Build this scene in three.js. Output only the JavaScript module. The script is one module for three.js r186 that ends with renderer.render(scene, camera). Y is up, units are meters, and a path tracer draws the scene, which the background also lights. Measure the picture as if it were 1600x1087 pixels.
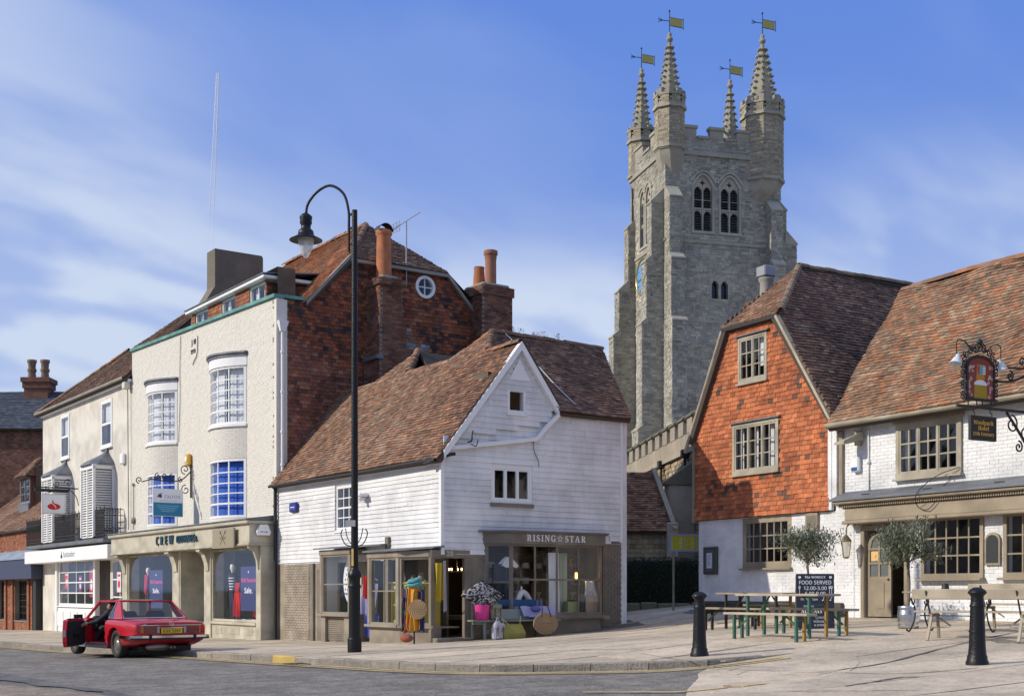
import * as THREE from 'three';
import { FontLoader } from 'three/addons/loaders/FontLoader.js';
import { TextGeometry } from 'three/addons/geometries/TextGeometry.js';
import { MarchingCubes } from 'three/addons/objects/MarchingCubes.js';
import { Brush, Evaluator, SUBTRACTION } from 'three-bvh-csg';

const scene = new THREE.Scene();
// ---------- camera: level, lens shifted upwards so that verticals stay vertical ----------
const HOR = 925, FOC = 2000;
const camera = new THREE.PerspectiveCamera(2 * Math.atan(HOR / FOC) * 180 / Math.PI, 1600 / (2 * HOR), 0.1, 9000);
camera.position.set(0, 1.2, 0);
camera.setViewOffset(1600, 2 * HOR, 0, 0, 1600, 1087);
camera.updateProjectionMatrix();
// ---------- small maths ----------
function mulberry(a) { return () => { a |= 0; a = a + 0x6D2B79F5 | 0; let t = Math.imul(a ^ a >>> 15, 1 | a); t = t + Math.imul(t ^ t >>> 7, 61 | t) ^ t; return ((t ^ t >>> 14) >>> 0) / 4294967296; }; }
const rnd = mulberry(20240);
const R = (a, b) => a + (b - a) * rnd();
const clamp = (x, a, b) => Math.min(b, Math.max(a, x));
const lerp = (a, b, t) => a + (b - a) * t;
const smooth = (a, b, x) => { const t = clamp((x - a) / (b - a), 0, 1); return t * t * (3 - 2 * t); };
function hash2(i, j) { let h = Math.imul(i, 374761393) + Math.imul(j, 668265263); h = Math.imul(h ^ h >>> 13, 1274126177); return ((h ^ h >>> 16) >>> 0) / 4294967296; }
function vnoise(x, y, per = 0) {
  const i = Math.floor(x), j = Math.floor(y), u = x - i, v = y - j, a = u * u * (3 - 2 * u), b = v * v * (3 - 2 * v);
  const w = k => per ? ((k % per) + per) % per : k;
  return lerp(lerp(hash2(w(i), w(j)), hash2(w(i + 1), w(j)), a), lerp(hash2(w(i), w(j + 1)), hash2(w(i + 1), w(j + 1)), a), b);
}
function fbm(x, y, o = 4, per = 0) { let s = 0, a = 0.5, t = 0; for (let k = 0; k < o; k++) { s += a * vnoise(x + k * 17.3 * (per ? 0 : 1), y + k * 9.1 * (per ? 0 : 1), per); t += a; a *= 0.5; x *= 2; y *= 2; per *= 2; } return s / t; }
// ---------- sky: clear blue with thin cirrus, and the sun ----------
const CS = { c: Math.cos(2.4), s: Math.sin(2.4), ox: 41.82, oz: 8.58 };
const SUN = new THREE.Vector3(-0.852, 0.50, 0.161).normalize();
{
  const w = 2048, h = 1024, a = new Float32Array(w * h * 4);
  for (let j = 0; j < h; j++) {
    const el = (j + 0.5) / h * Math.PI - Math.PI / 2, se = Math.sin(el), ce = Math.cos(el);
    for (let i = 0; i < w; i++) {
      const az = (i + 0.5) / w * 2 * Math.PI - Math.PI;          // three.js: u = atan2(z, x) / 2pi + 0.5
      const dx = ce * Math.cos(az), dz = ce * Math.sin(az), dy = se;
      const e = Math.max(0, dy), t = Math.pow(1 - e, 4.2);
      let r = lerp(0.085, 0.36, t), g = lerp(0.20, 0.48, t), b = lerp(0.65, 0.78, t);
      if (dy > -0.02) {   // thin cirrus drawn out in streaks, the same all round the sky
        const k = 1 / (e + 0.16), px = dx * k, pz = dz * k;
        const wx = fbm(px * 0.7 + 5, pz * 0.7 + 3, 4), wz = fbm(px * 0.7 + 31, pz * 0.7 + 17, 4);
        const ax = px * CS.c + pz * CS.s, bx = -px * CS.s + pz * CS.c;
        const big = fbm(px * 0.42 + CS.ox, pz * 0.42 + CS.oz, 3);
        const n1 = fbm(ax * 0.9 + wx * 1.8 + 2.3, bx * 2.1 + wz * 1.8 + 9.7, 6), n2 = fbm(ax * 3.4 + wx * 4 + 40, bx * 9 + wz * 4 + 12, 6);
        const cover = smooth(0.36, 0.66, big);
        let c = cover * (0.30 + 0.62 * smooth(0.39, 0.63, n1 * 0.50 + n2 * 0.50)) + 0.14 * smooth(0.44, 0.7, n1) + 0.16 * smooth(0.38, 0.05, dy);
        c = clamp(c * smooth(-0.02, 0.03, dy), 0, 0.9);
        r = lerp(r, 0.56, c); g = lerp(g, 0.64, c); b = lerp(b, 0.82, c);
      } else { r = 0.16; g = 0.15; b = 0.14; }
      const o = (j * w + i) * 4; a[o] = r * 0.84; a[o + 1] = g * 0.84; a[o + 2] = b * 0.80; a[o + 3] = 1;
    }
  }
  const tex = new THREE.DataTexture(a, w, h, THREE.RGBAFormat, THREE.FloatType);
  tex.mapping = THREE.EquirectangularReflectionMapping; tex.magFilter = THREE.LinearFilter; tex.minFilter = THREE.LinearFilter; tex.needsUpdate = true;
  scene.background = tex; scene.environment = tex;
}
const sun = new THREE.DirectionalLight(new THREE.Color(1, 0.92, 0.78), 2.9);
sun.position.copy(SUN).multiplyScalar(120).add(new THREE.Vector3(0, 0, -40));
sun.target.position.set(0, 0, -40); sun.castShadow = true;
Object.assign(sun.shadow.camera, { left: -80, right: 80, top: 70, bottom: -40, near: 1, far: 320 }); sun.shadow.mapSize.set(4096, 4096);
scene.add(sun, sun.target);
const renderer = new THREE.WebGLRenderer({ antialias: true });
renderer.setSize(1024, 695); renderer.shadowMap.enabled = true;
renderer.toneMapping = THREE.LinearToneMapping; renderer.toneMappingExposure = 1.36;

// ---------- textures: grain and weathering only ----------
function tex(size, fn, metres, srgb = false) {
  const a = new Uint8Array(size * size * 4);
  for (let j = 0; j < size; j++) for (let i = 0; i < size; i++) { const c = fn(i / size, j / size), o = (j * size + i) * 4; for (let k = 0; k < 3; k++) a[o + k] = clamp((Array.isArray(c) ? c[k] : c) * 255, 0, 255); a[o + 3] = 255; }
  const t = new THREE.DataTexture(a, size, size); t.wrapS = t.wrapT = THREE.RepeatWrapping; t.magFilter = THREE.LinearFilter; t.minFilter = THREE.LinearMipmapLinearFilter; t.generateMipmaps = true;
  if (srgb) t.colorSpace = THREE.SRGBColorSpace; t.repeat.set(1 / metres, 1 / metres); t.needsUpdate = true; return t;
}
const T = {
  mottle: tex(512, (u, v) => 0.80 + 0.20 * clamp(0.5 + 1.5 * (fbm(u * 8, v * 8, 6, 8) - 0.5), 0, 1), 2.6, true),
  stain: tex(512, (u, v) => { const n = fbm(u * 6, v * 6, 5, 6), m = fbm(u * 40, v * 10, 4, 0 || 40); return clamp(0.965 + 0.22 * (n - 0.5) + 0.08 * (m - 0.5), 0, 1); }, 3.7, true),
  rough: tex(512, (u, v) => fbm(u * 32, v * 32, 4, 32), 0.7),
  fine: tex(512, (u, v) => fbm(u * 64, v * 64, 3, 64), 0.55),
  wood: tex(512, (u, v) => fbm(u * 6, v * 90, 4, 0) * 0.6 + 0.4 * vnoise(u * 40, v * 40, 40), 0.8),
  chips: tex(1024, (u, v) => { const a = vnoise(u * 256, v * 256, 256), b = fbm(u * 8, v * 8, 4, 8), c = vnoise(u * 128, v * 128, 128); return clamp(0.58 + 0.44 * a * (0.4 + c) + 0.34 * (b - 0.5) + 0.16 * (vnoise(u * 44, v * 44, 44) - 0.5), 0, 1); }, 2.2, true),
  chipsB: tex(1024, (u, v) => vnoise(u * 256, v * 256, 256) * 0.6 + vnoise(u * 128, v * 128, 128) * 0.4, 2.2),
  slabs: tex(1024, (u, v) => { const b = fbm(u * 5, v * 5, 6, 5), s = vnoise(u * 200, v * 200, 200), d = fbm(u * 24 + 3, v * 24, 4, 24); return clamp(0.915 + 0.26 * (b - 0.5) + 0.14 * (s - 0.5) + 0.13 * (d - 0.5) - 0.05 * smooth(0.60, 0.70, fbm(u * 40 + 7, v * 40, 3, 40)), 0, 1); }, 6.3, true),
};
// ---------- materials ----------
const lin = (r, g, b) => new THREE.Color().setRGB(r, g, b);
function mat(c, rough = 0.8, o = {}) {
  const m = new THREE.MeshPhysicalMaterial({ color: Array.isArray(c) ? lin(...c) : new THREE.Color(c), roughness: rough, vertexColors: true, side: THREE.DoubleSide });
  for (const k in o) m[k] = o[k]; return m;
}
const M = {
  glass: mat([1, 1, 1], 0.02, { transmission: 1, thickness: 0, ior: 1.5, vertexColors: false }),
  glassOld: mat([0.96, 0.98, 1], 0.03, { transmission: 1, thickness: 0, ior: 1.62, vertexColors: false }),
  white: mat([0.80, 0.80, 0.79], 0.55, { bumpMap: T.fine, bumpScale: 0.002 }),
  board: mat([0.80, 0.80, 0.80], 0.6, { map: T.stain, bumpMap: T.wood, bumpScale: 0.004 }),
  cream: mat([0.68, 0.645, 0.57], 0.7, { bumpMap: T.fine, bumpScale: 0.002 }),
  creamJoint: mat([0.66, 0.625, 0.55], 0.8),
  whitewash: mat([0.80, 0.80, 0.80], 0.7, { map: T.stain, bumpMap: T.rough, bumpScale: 0.01 }),
  render: mat([0.70, 0.66, 0.58], 0.85, { map: T.stain, bumpMap: T.rough, bumpScale: 0.003 }),
  taupe: mat([0.255, 0.215, 0.165], 0.6, { map: T.mottle, bumpMap: T.fine, bumpScale: 0.003 }),
  pubTaupe: mat([0.36, 0.295, 0.205], 0.55, { map: T.mottle, bumpMap: T.fine, bumpScale: 0.002 }),
  stoneCream: mat([0.60, 0.55, 0.42], 0.5, { map: T.mottle }),
  lead: mat([0.20, 0.215, 0.24], 0.55, { metalness: 0.3, map: T.mottle, bumpMap: T.rough, bumpScale: 0.006 }),
  teal: mat([0.13, 0.36, 0.32], 0.6, { map: T.mottle }),
  mortar: mat([0.30, 0.27, 0.22], 0.95, { map: T.mottle }),
  brick: mat([1, 1, 1], 0.9, { map: T.mottle, bumpMap: T.rough, bumpScale: 0.008 }),
  tile: mat([1, 1, 1], 0.85, { map: T.mottle, bumpMap: T.rough, bumpScale: 0.008 }),
  stone: mat([1, 1, 1], 0.95, { map: T.stain, bumpMap: T.rough, bumpScale: 0.03 }),
  dark: mat([0.018, 0.016, 0.014], 0.9),
  room: mat([0.17, 0.135, 0.10], 0.95, { map: T.mottle }),
  iron: mat([0.007, 0.007, 0.009], 0.42, { map: T.mottle, bumpMap: T.rough, bumpScale: 0.004, specularIntensity: 0.7 }),
  ironFlat: mat([0.015, 0.015, 0.016], 0.6),
  steel: mat([0.55, 0.56, 0.58], 0.28, { metalness: 1 }),
  chrome: mat([0.75, 0.75, 0.77], 0.12, { metalness: 1 }),
  timber: mat([0.33, 0.27, 0.19], 0.8, { map: T.mottle, bumpMap: T.wood, bumpScale: 0.004 }),
  timberPale: mat([0.50, 0.42, 0.30], 0.75, { map: T.mottle, bumpMap: T.wood, bumpScale: 0.004 }),
  brownWood: mat([0.20, 0.075, 0.02], 0.45, { map: T.mottle }),
  green: mat([0.045, 0.15, 0.10], 0.5, { map: T.mottle }),
  ochre: mat([0.36, 0.22, 0.05], 0.6, { map: T.mottle }),
  pot: mat([0.55, 0.20, 0.085], 0.85, { map: T.mottle, bumpMap: T.rough, bumpScale: 0.006 }),
  cement: mat([0.33, 0.31, 0.27], 0.95, { map: T.stain, bumpMap: T.rough, bumpScale: 0.012 }),
  asphalt: mat([0.33, 0.298, 0.25], 0.92, { map: T.chips, bumpMap: T.chipsB, bumpScale: 0.006 }),
  paving: mat([0.64, 0.53, 0.39], 0.9, { map: T.slabs, bumpMap: T.rough, bumpScale: 0.006 }),
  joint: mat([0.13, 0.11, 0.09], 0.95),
  kerb: mat([0.36, 0.315, 0.26], 0.9, { map: T.slabs, bumpMap: T.rough, bumpScale: 0.012 }),
  yellow: mat([0.80, 0.56, 0.16], 0.8, { map: T.mottle }),
  black: mat([0.01, 0.01, 0.011], 0.5),
  rubber: mat([0.018, 0.018, 0.02], 0.75, { bumpMap: T.fine, bumpScale: 0.002 }),
  red: mat([0.46, 0.008, 0.020], 0.4, { clearcoat: 0.7, clearcoatRoughness: 0.08, specularIntensity: 0.5 }),
  cloth: (c) => mat(c, 0.95, { sheen: 0.3, bumpMap: T.fine, bumpScale: 0.002, side: THREE.DoubleSide }),
};
M.taupePale = mat([0.40, 0.335, 0.255], 0.7, { map: T.mottle, bumpMap: T.fine, bumpScale: 0.003 }); M.taupeLight = mat([0.33, 0.28, 0.215], 0.6, { map: T.mottle, bumpMap: T.fine, bumpScale: 0.003 });
M.brick2 = mat([0.24, 0.11, 0.07], 0.9, { map: T.mottle }); M.cementDark = mat([0.20, 0.175, 0.135], 0.95, { map: T.stain, bumpMap: T.rough, bumpScale: 0.02 }); M.steelDull = mat([0.30, 0.30, 0.31], 0.5, { metalness: 0.7 }); M.stoneShade = M.stoneCream; M.glass2 = mat([0.85, 0.9, 0.9], 0.04, { transmission: 0.9, thickness: 0, vertexColors: false });
M.roomLight = mat([0.26, 0.25, 0.24], 0.9); M.pierBrick = mat([0.36, 0.14, 0.07], 0.9, { map: T.mottle, bumpMap: T.rough, bumpScale: 0.01 });
M.mortarRed = mat([0.10, 0.05, 0.035], 0.95); M.whitewashJoint = mat([0.78, 0.78, 0.78], 0.8); M.plinth = mat([0.10, 0.085, 0.065], 0.8, { map: T.mottle, bumpMap: T.rough, bumpScale: 0.01 }); M.pubPale = mat([0.46, 0.41, 0.31], 0.55, { map: T.mottle }); M.brass = mat([0.30, 0.24, 0.13], 0.45, { metalness: 0.6 }); M.gutterStone = mat([0.42, 0.37, 0.27], 0.5, { map: T.mottle });
M.stoneJoint = mat([0.34, 0.315, 0.255], 0.95, { map: T.stain }); M.stoneMerlon = mat([0.40, 0.37, 0.30], 0.95, { map: T.stain, bumpMap: T.rough, bumpScale: 0.03 }); M.stoneWarm = mat([1.08, 1.0, 0.86], 0.95, { map: T.stain, bumpMap: T.rough, bumpScale: 0.03 }); M.spire = mat([0.37, 0.34, 0.255], 0.95, { map: T.stain, bumpMap: T.rough, bumpScale: 0.02 }); M.louvre = mat([0.085, 0.085, 0.09], 0.8); M.gold = mat([0.6, 0.42, 0.12], 0.35, { metalness: 0.8 }); M.ragJoint = mat([0.42, 0.34, 0.23], 0.95, { map: T.stain }); M.ragMerlon = mat([0.44, 0.38, 0.29], 0.95, { map: T.stain, bumpMap: T.rough, bumpScale: 0.03 }); M.mossStone = mat([0.20, 0.185, 0.13], 0.95, { map: T.stain, bumpMap: T.rough, bumpScale: 0.03 });
M.straw = [[0.42, 0.29, 0.155], [0.44, 0.31, 0.17], [0.41, 0.28, 0.15]].map(c => mat(c, 0.9, { map: T.mottle, bumpMap: T.fine, bumpScale: 0.006 }));
M.paneGrey = mat([0.10, 0.11, 0.12], 0.08);
// ---------- mesh builder: collects triangles, one named mesh per build() ----------
const v3 = (x, y, z) => new THREE.Vector3(x, y, z);
class MB {
  constructor() { this.p = []; this.n = []; this.c = []; this.uv = []; this.own = false; this.col = [1, 1, 1]; }
  tri(a, b, c, col = this.col, na, nb, nc, ua, ub, uc) {
    const e1 = [b[0] - a[0], b[1] - a[1], b[2] - a[2]], e2 = [c[0] - a[0], c[1] - a[1], c[2] - a[2]];
    let n = [e1[1] * e2[2] - e1[2] * e2[1], e1[2] * e2[0] - e1[0] * e2[2], e1[0] * e2[1] - e1[1] * e2[0]]; const L = Math.hypot(...n); if (L < 1e-12) return; n = n.map(q => q / L);
    const ax = Math.abs(n[0]), ay = Math.abs(n[1]), az = Math.abs(n[2]);
    let k = 0; for (const q of [a, b, c]) {
      this.p.push(q[0], q[1], q[2]); this.c.push(col[0], col[1], col[2]);
      const nn = [na, nb, nc][k] || n; this.n.push(nn[0], nn[1], nn[2]);
      const u = [ua, ub, uc][k]; if (u) this.uv.push(u[0], u[1]); else if (az >= ax && az >= ay) this.uv.push(q[0], q[1]); else if (ax >= ay) this.uv.push(q[2], q[1]); else this.uv.push(q[0], q[2]);
      k++;
    }
  }
  quad(a, b, c, d, col) { this.tri(a, b, c, col); this.tri(a, c, d, col); return this; }
  quv(a, b, c, d) { this.tri(a, b, c, this.col, 0, 0, 0, [0, 0], [1, 0], [1, 1]); this.tri(a, c, d, this.col, 0, 0, 0, [0, 0], [1, 1], [0, 1]); return this; }
  hex8(q, col, skip = '') {   // q: 8 corners, bit0 = u, bit1 = v, bit2 = n (outwards)
    const F = { f: [4, 5, 7, 6], b: [1, 0, 2, 3], l: [0, 4, 6, 2], r: [5, 1, 3, 7], t: [6, 7, 3, 2], d: [0, 1, 5, 4] };
    for (const k in F) if (!skip.includes(k)) { const [a, b, c, d] = F[k]; this.quad(q[a], q[b], q[c], q[d], col); }
    return this;
  }
  hexa(map, u0, u1, v0, v1, n0, n1, col, skip) { const q = []; for (let k = 0; k < 8; k++) q.push(map(k & 1 ? u1 : u0, k & 2 ? v1 : v0, k & 4 ? n1 : n0)); return this.hex8(q, col, skip); }
  box(x0, x1, y0, y1, z0, z1, col) { return this.hexa((u, v, n) => [u, v, n], x0, x1, y0, y1, z0, z1, col); }
  cbox(x0, x1, y0, y1, z0, z1, b = 0.01, col) {   // chamfered box
    const c = [(x0 + x1) / 2, (y0 + y1) / 2, (z0 + z1) / 2], h = [(x1 - x0) / 2, (y1 - y0) / 2, (z1 - z0) / 2]; b = Math.min(b, h[0] * 0.9, h[1] * 0.9, h[2] * 0.9);
    const P = (s, ax) => s.map((q, i) => c[i] + q * (h[i] - (i === ax ? 0 : b)));
    const S = [-1, 1];
    const face = (pts) => { const m = [0, 0, 0]; pts.forEach(p => p.forEach((q, i) => m[i] += q / pts.length - c[i] / pts.length)); const e1 = pts[1].map((q, i) => q - pts[0][i]), e2 = pts[2].map((q, i) => q - pts[0][i]); const n = [e1[1] * e2[2] - e1[2] * e2[1], e1[2] * e2[0] - e1[0] * e2[2], e1[0] * e2[1] - e1[1] * e2[0]]; if (n[0] * m[0] + n[1] * m[1] + n[2] * m[2] < 0) pts.reverse(); for (let i = 1; i < pts.length - 1; i++) this.tri(pts[0], pts[i], pts[i + 1], col); };
    for (let ax = 0; ax < 3; ax++) for (const s of S) { const i = (ax + 1) % 3, j = (ax + 2) % 3, mk = (a, d) => { const t = [0, 0, 0]; t[ax] = s; t[i] = a; t[j] = d; return P(t, ax); }; face([mk(-1, -1), mk(1, -1), mk(1, 1), mk(-1, 1)]); }
    for (let ax = 0; ax < 3; ax++) { const i = (ax + 1) % 3, j = (ax + 2) % 3; for (const s of S) for (const t of S) { const mk = (e, w) => { const q = [0, 0, 0]; q[ax] = e; q[i] = s; q[j] = t; return P(q, w); }; face([mk(-1, i), mk(1, i), mk(1, j), mk(-1, j)]); } }
    for (const a of S) for (const d of S) for (const e of S) face([P([a, d, e], 0), P([a, d, e], 1), P([a, d, e], 2)]);
    return this;
  }
  beam(a, b, w, h, up = [0, 1, 0], col) {   // bar from a to b, w across, h along up
    const A = v3(...a), B = v3(...b), d = B.clone().sub(A).normalize(); let s = d.clone().cross(v3(...up)); if (s.lengthSq() < 1e-6) s = d.clone().cross(v3(1, 0, 0)); s.normalize(); const t = s.clone().cross(d).normalize();
    const map = (u, v, n) => { const q = (u ? B : A).clone().addScaledVector(s, v * w / 2).addScaledVector(t, n * h / 2); return [q.x, q.y, q.z]; };
    return this.hexa(map, 0, 1, -1, 1, -1, 1, col);
  }
  geo(g, m, col = this.col) {
    g = g.index ? g.toNonIndexed() : g; if (m) g.applyMatrix4(m); const p = g.attributes.position, n = g.attributes.normal, u = g.attributes.uv;
    for (let i = 0; i < p.count; i += 3) { const q = k => [p.getX(i + k), p.getY(i + k), p.getZ(i + k)], w = k => [n.getX(i + k), n.getY(i + k), n.getZ(i + k)], t = k => this.own && u ? [u.getX(i + k), u.getY(i + k)] : null; this.tri(q(0), q(1), q(2), typeof col === 'function' ? col(q(0)) : col, w(0), w(1), w(2), t(0), t(1), t(2)); }
    return this;
  }
  tube(pts, r, seg = 24, rs = 6, col) { const c = new THREE.CatmullRomCurve3(pts.map(p => v3(...p))); return this.geo(new THREE.TubeGeometry(c, seg, r, rs), null, col); }
  cyl(a, b, r0, r1 = r0, rs = 12, col) { const A = v3(...a), B = v3(...b), L = A.distanceTo(B), g = new THREE.CylinderGeometry(r1, r0, L, rs); const q = new THREE.Quaternion().setFromUnitVectors(v3(0, 1, 0), B.clone().sub(A).normalize()); return this.geo(g, new THREE.Matrix4().compose(A.clone().add(B).multiplyScalar(0.5), q, v3(1, 1, 1)), col); }
  lathe(prof, pos = [0, 0, 0], seg = 24, col, m) { const g = new THREE.LatheGeometry(prof.map(p => new THREE.Vector2(p[0], p[1])), seg); if (m) g.applyMatrix4(m); return this.geo(g, new THREE.Matrix4().makeTranslation(...pos), col); }
  ball(pos, r, sx = 1, sy = 1, sz = 1, seg = 12, col) { return this.geo(new THREE.SphereGeometry(r, seg, Math.max(6, seg * 0.7 | 0)), new THREE.Matrix4().makeTranslation(...pos).scale(v3(sx, sy, sz)), col); }
  prism(poly, map, n0, n1, holes = [], col) {   // polygon in (u, v), extruded from n0 to n1
    const sh = poly.map(p => new THREE.Vector2(...p)); if (THREE.ShapeUtils.isClockWise(sh)) sh.reverse();
    const hs = holes.map(h => { const q = h.map(p => new THREE.Vector2(...p)); if (!THREE.ShapeUtils.isClockWise(q)) q.reverse(); return q; });
    const all = [...sh, ...hs.flat()]; for (const f of THREE.ShapeUtils.triangulateShape(sh, hs)) { const [a, b, c] = f.map(i => all[i]); this.tri(map(a.x, a.y, n1), map(b.x, b.y, n1), map(c.x, c.y, n1), col); this.tri(map(a.x, a.y, n0), map(c.x, c.y, n0), map(b.x, b.y, n0), col); }
    for (const ring of [sh, ...hs]) ring.forEach((p, i) => { const q = ring[(i + 1) % ring.length]; this.quad(map(p.x, p.y, n0), map(q.x, q.y, n0), map(q.x, q.y, n1), map(p.x, p.y, n1), col); });
    return this;
  }
  build(name, material, parent, kind) {
    const o = parent.off || [0, 0, 0], p = new Float32Array(this.p); for (let i = 0; i < p.length; i += 3) { p[i] -= o[0]; p[i + 1] -= o[1]; p[i + 2] -= o[2]; }
    const g = new THREE.BufferGeometry(); g.setAttribute('position', new THREE.BufferAttribute(p, 3)); g.setAttribute('normal', new THREE.Float32BufferAttribute(this.n, 3)); g.setAttribute('color', new THREE.Float32BufferAttribute(this.c, 3)); g.setAttribute('uv', new THREE.Float32BufferAttribute(this.uv, 2));
    const m = new THREE.Mesh(g, material); m.name = parent === scene ? numbered(name) : name; m.castShadow = m.receiveShadow = true; m.off = o; if (kind) m.userData.kind = kind; parent.add(m); return m;
  }
}
const used = new Map();
function numbered(n) { const k = used.get(n) || 0; used.set(n, k + 1); return k ? n + '_' + String(k).padStart(3, '0') : n; }
// ---------- frames: X to the right along a facade, Z out of it ----------
class Frame { constructor(x, d, th) { this.x = x; this.z = -d; this.th = th; this.c = Math.cos(th); this.s = Math.sin(th); } w(X, y, Z) { return [this.x + X * this.c + Z * this.s, y, this.z - X * this.s + Z * this.c]; } }
const W0 = new Frame(0, 0, 0), ROW = new Frame(-1.69, 30.8, Math.atan2(-1, 0.7)), PUB = new Frame(7.67, 30.5, Math.atan2(-1, 0.575));
function thing(name, label, category, fr, b = [0, 0, 0], group) {
  const g = new THREE.Group(); g.name = numbered(name); g.position.set(...fr.w(...b)); g.rotation.y = fr.th; g.userData = { label, category }; if (group) g.userData.group = group; g.off = b; g.fr = fr; scene.add(g); return g;
}
function copyOf(t, label, fr, b, turn) { const c = t.clone(); c.name = numbered(t.name.replace(/_\d\d\d$/, '')); c.userData = { ...t.userData, label }; c.position.set(...fr.w(...b)); c.rotation.y = turn ?? fr.th; scene.add(c); return c; }
// planes: map(u, v, n) in frame coordinates
const PL = (o, U, S) => { const N = v3(...U).cross(v3(...S)).normalize().toArray(); return (u, v, n = 0) => [0, 1, 2].map(i => o[i] + u * U[i] + v * S[i] + n * N[i]); };
const FRONT = PL([0, 0, 0], [1, 0, 0], [0, 1, 0]);
const front = z => PL([0, 0, z], [1, 0, 0], [0, 1, 0]);
const rightSide = x => PL([x, 0, 0], [0, 0, -1], [0, 1, 0]);   // u = -Z, seen from the right
const leftSide = x => PL([x, 0, 0], [0, 0, 1], [0, 1, 0]);
const rect = (u0, u1, v0, v1) => [[u0, v0], [u1, v0], [u1, v1], [u0, v1]];
function spansAt(poly, v) { const xs = []; poly.forEach((p, i) => { const q = poly[(i + 1) % poly.length]; if ((p[1] > v) !== (q[1] > v)) xs.push(p[0] + (v - p[1]) / (q[1] - p[1]) * (q[0] - p[0])); }); xs.sort((a, b) => a - b); const r = []; for (let i = 0; i + 1 < xs.length; i += 2) r.push([xs[i], xs[i + 1]]); return r; }
function cut(spans, holes) { let r = spans; for (const [a, b] of holes) { const o = []; for (const [s, e] of r) { if (b <= s || a >= e) o.push([s, e]); else { if (a > s) o.push([s, a]); if (b < e) o.push([b, e]); } } r = o; } return r; }
// lay bricks, stones or tiles over a polygon; each piece is real geometry with its own tone. take(piece) may keep a piece for itself
function lay(mb, map, poly, holes, o) {
  let v0 = Infinity, v1 = -Infinity; poly.forEach(p => { v0 = Math.min(v0, p[1]); v1 = Math.max(v1, p[1]); });
  let row = 0; const { w, h, gap = 0.008, th = 0.012, tilt = 0, jit = 0.003, tone, wj = 0, sag = 0 } = o;
  for (let v = v0; v < v1 - h * 0.3; row++) {
    const hh = h * (1 + (o.hj || 0) * (rnd() - 0.5)), vt = Math.min(v + hh, v1), vm = (v + vt) / 2; let sp = spansAt(poly, vm); for (const H of holes) sp = cut(sp, spansAt(H, vm));
    for (const [a, b] of sp) {
      let u = Math.floor(a / w) * w + (row % 2 ? w / 2 : 0) - w * (0.1 + 0.0 * rnd());
      while (u < b) {
        const ww = w * (1 + wj * (rnd() - 0.5)), s = Math.max(u, a) + gap / 2, e = Math.min(u + ww, b) - gap / 2; u += ww; if (e - s < 0.025) continue;
        const um = (s + e) / 2, t = th + jit * (rnd() - 0.5) * 2, col = tone(um, vm), dv = sag ? (rnd() - 0.5) * sag : 0, rot = (o.rot || 0) * (rnd() - 0.5);
        const q = []; for (let k = 0; k < 8; k++) { const uu = k & 1 ? e : s, top = k & 2; q.push(map(uu, (top ? vt - (tilt ? -0.02 : gap / 2) : v + gap / 2) + dv + (k & 1 ? rot : -rot), k & 4 ? (top ? t - tilt : t + (k & 1 ? rot : -rot) * 0.3) : (tilt ? -0.02 : -0.004))); }
        if (o.take && o.take(q, col, um, vm)) continue;
        mb.hex8(q, col, tilt ? 'bt' : 'b');
      }
    }
    v = vt;
  }
  return mb;
}
const toneOf = (cols, patch = 0.5, pv = 0.18, seed = 0) => (u, v) => { const n = fbm(u * patch + seed, v * patch + seed * 2, 3), k = clamp(Math.floor((rnd() * 0.62 + n * 0.62 - 0.12) * cols.length), 0, cols.length - 1), c = cols[k], b = 1 + (rnd() - 0.5) * 2 * pv; return [c[0] * b, c[1] * b, c[2] * b]; };
function wall(parent, name, m, map, poly, holes, th = 0.22, n1 = 0) { return new MB().prism(poly, map, n1 - th, n1, holes).build(name, m, parent); }
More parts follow.
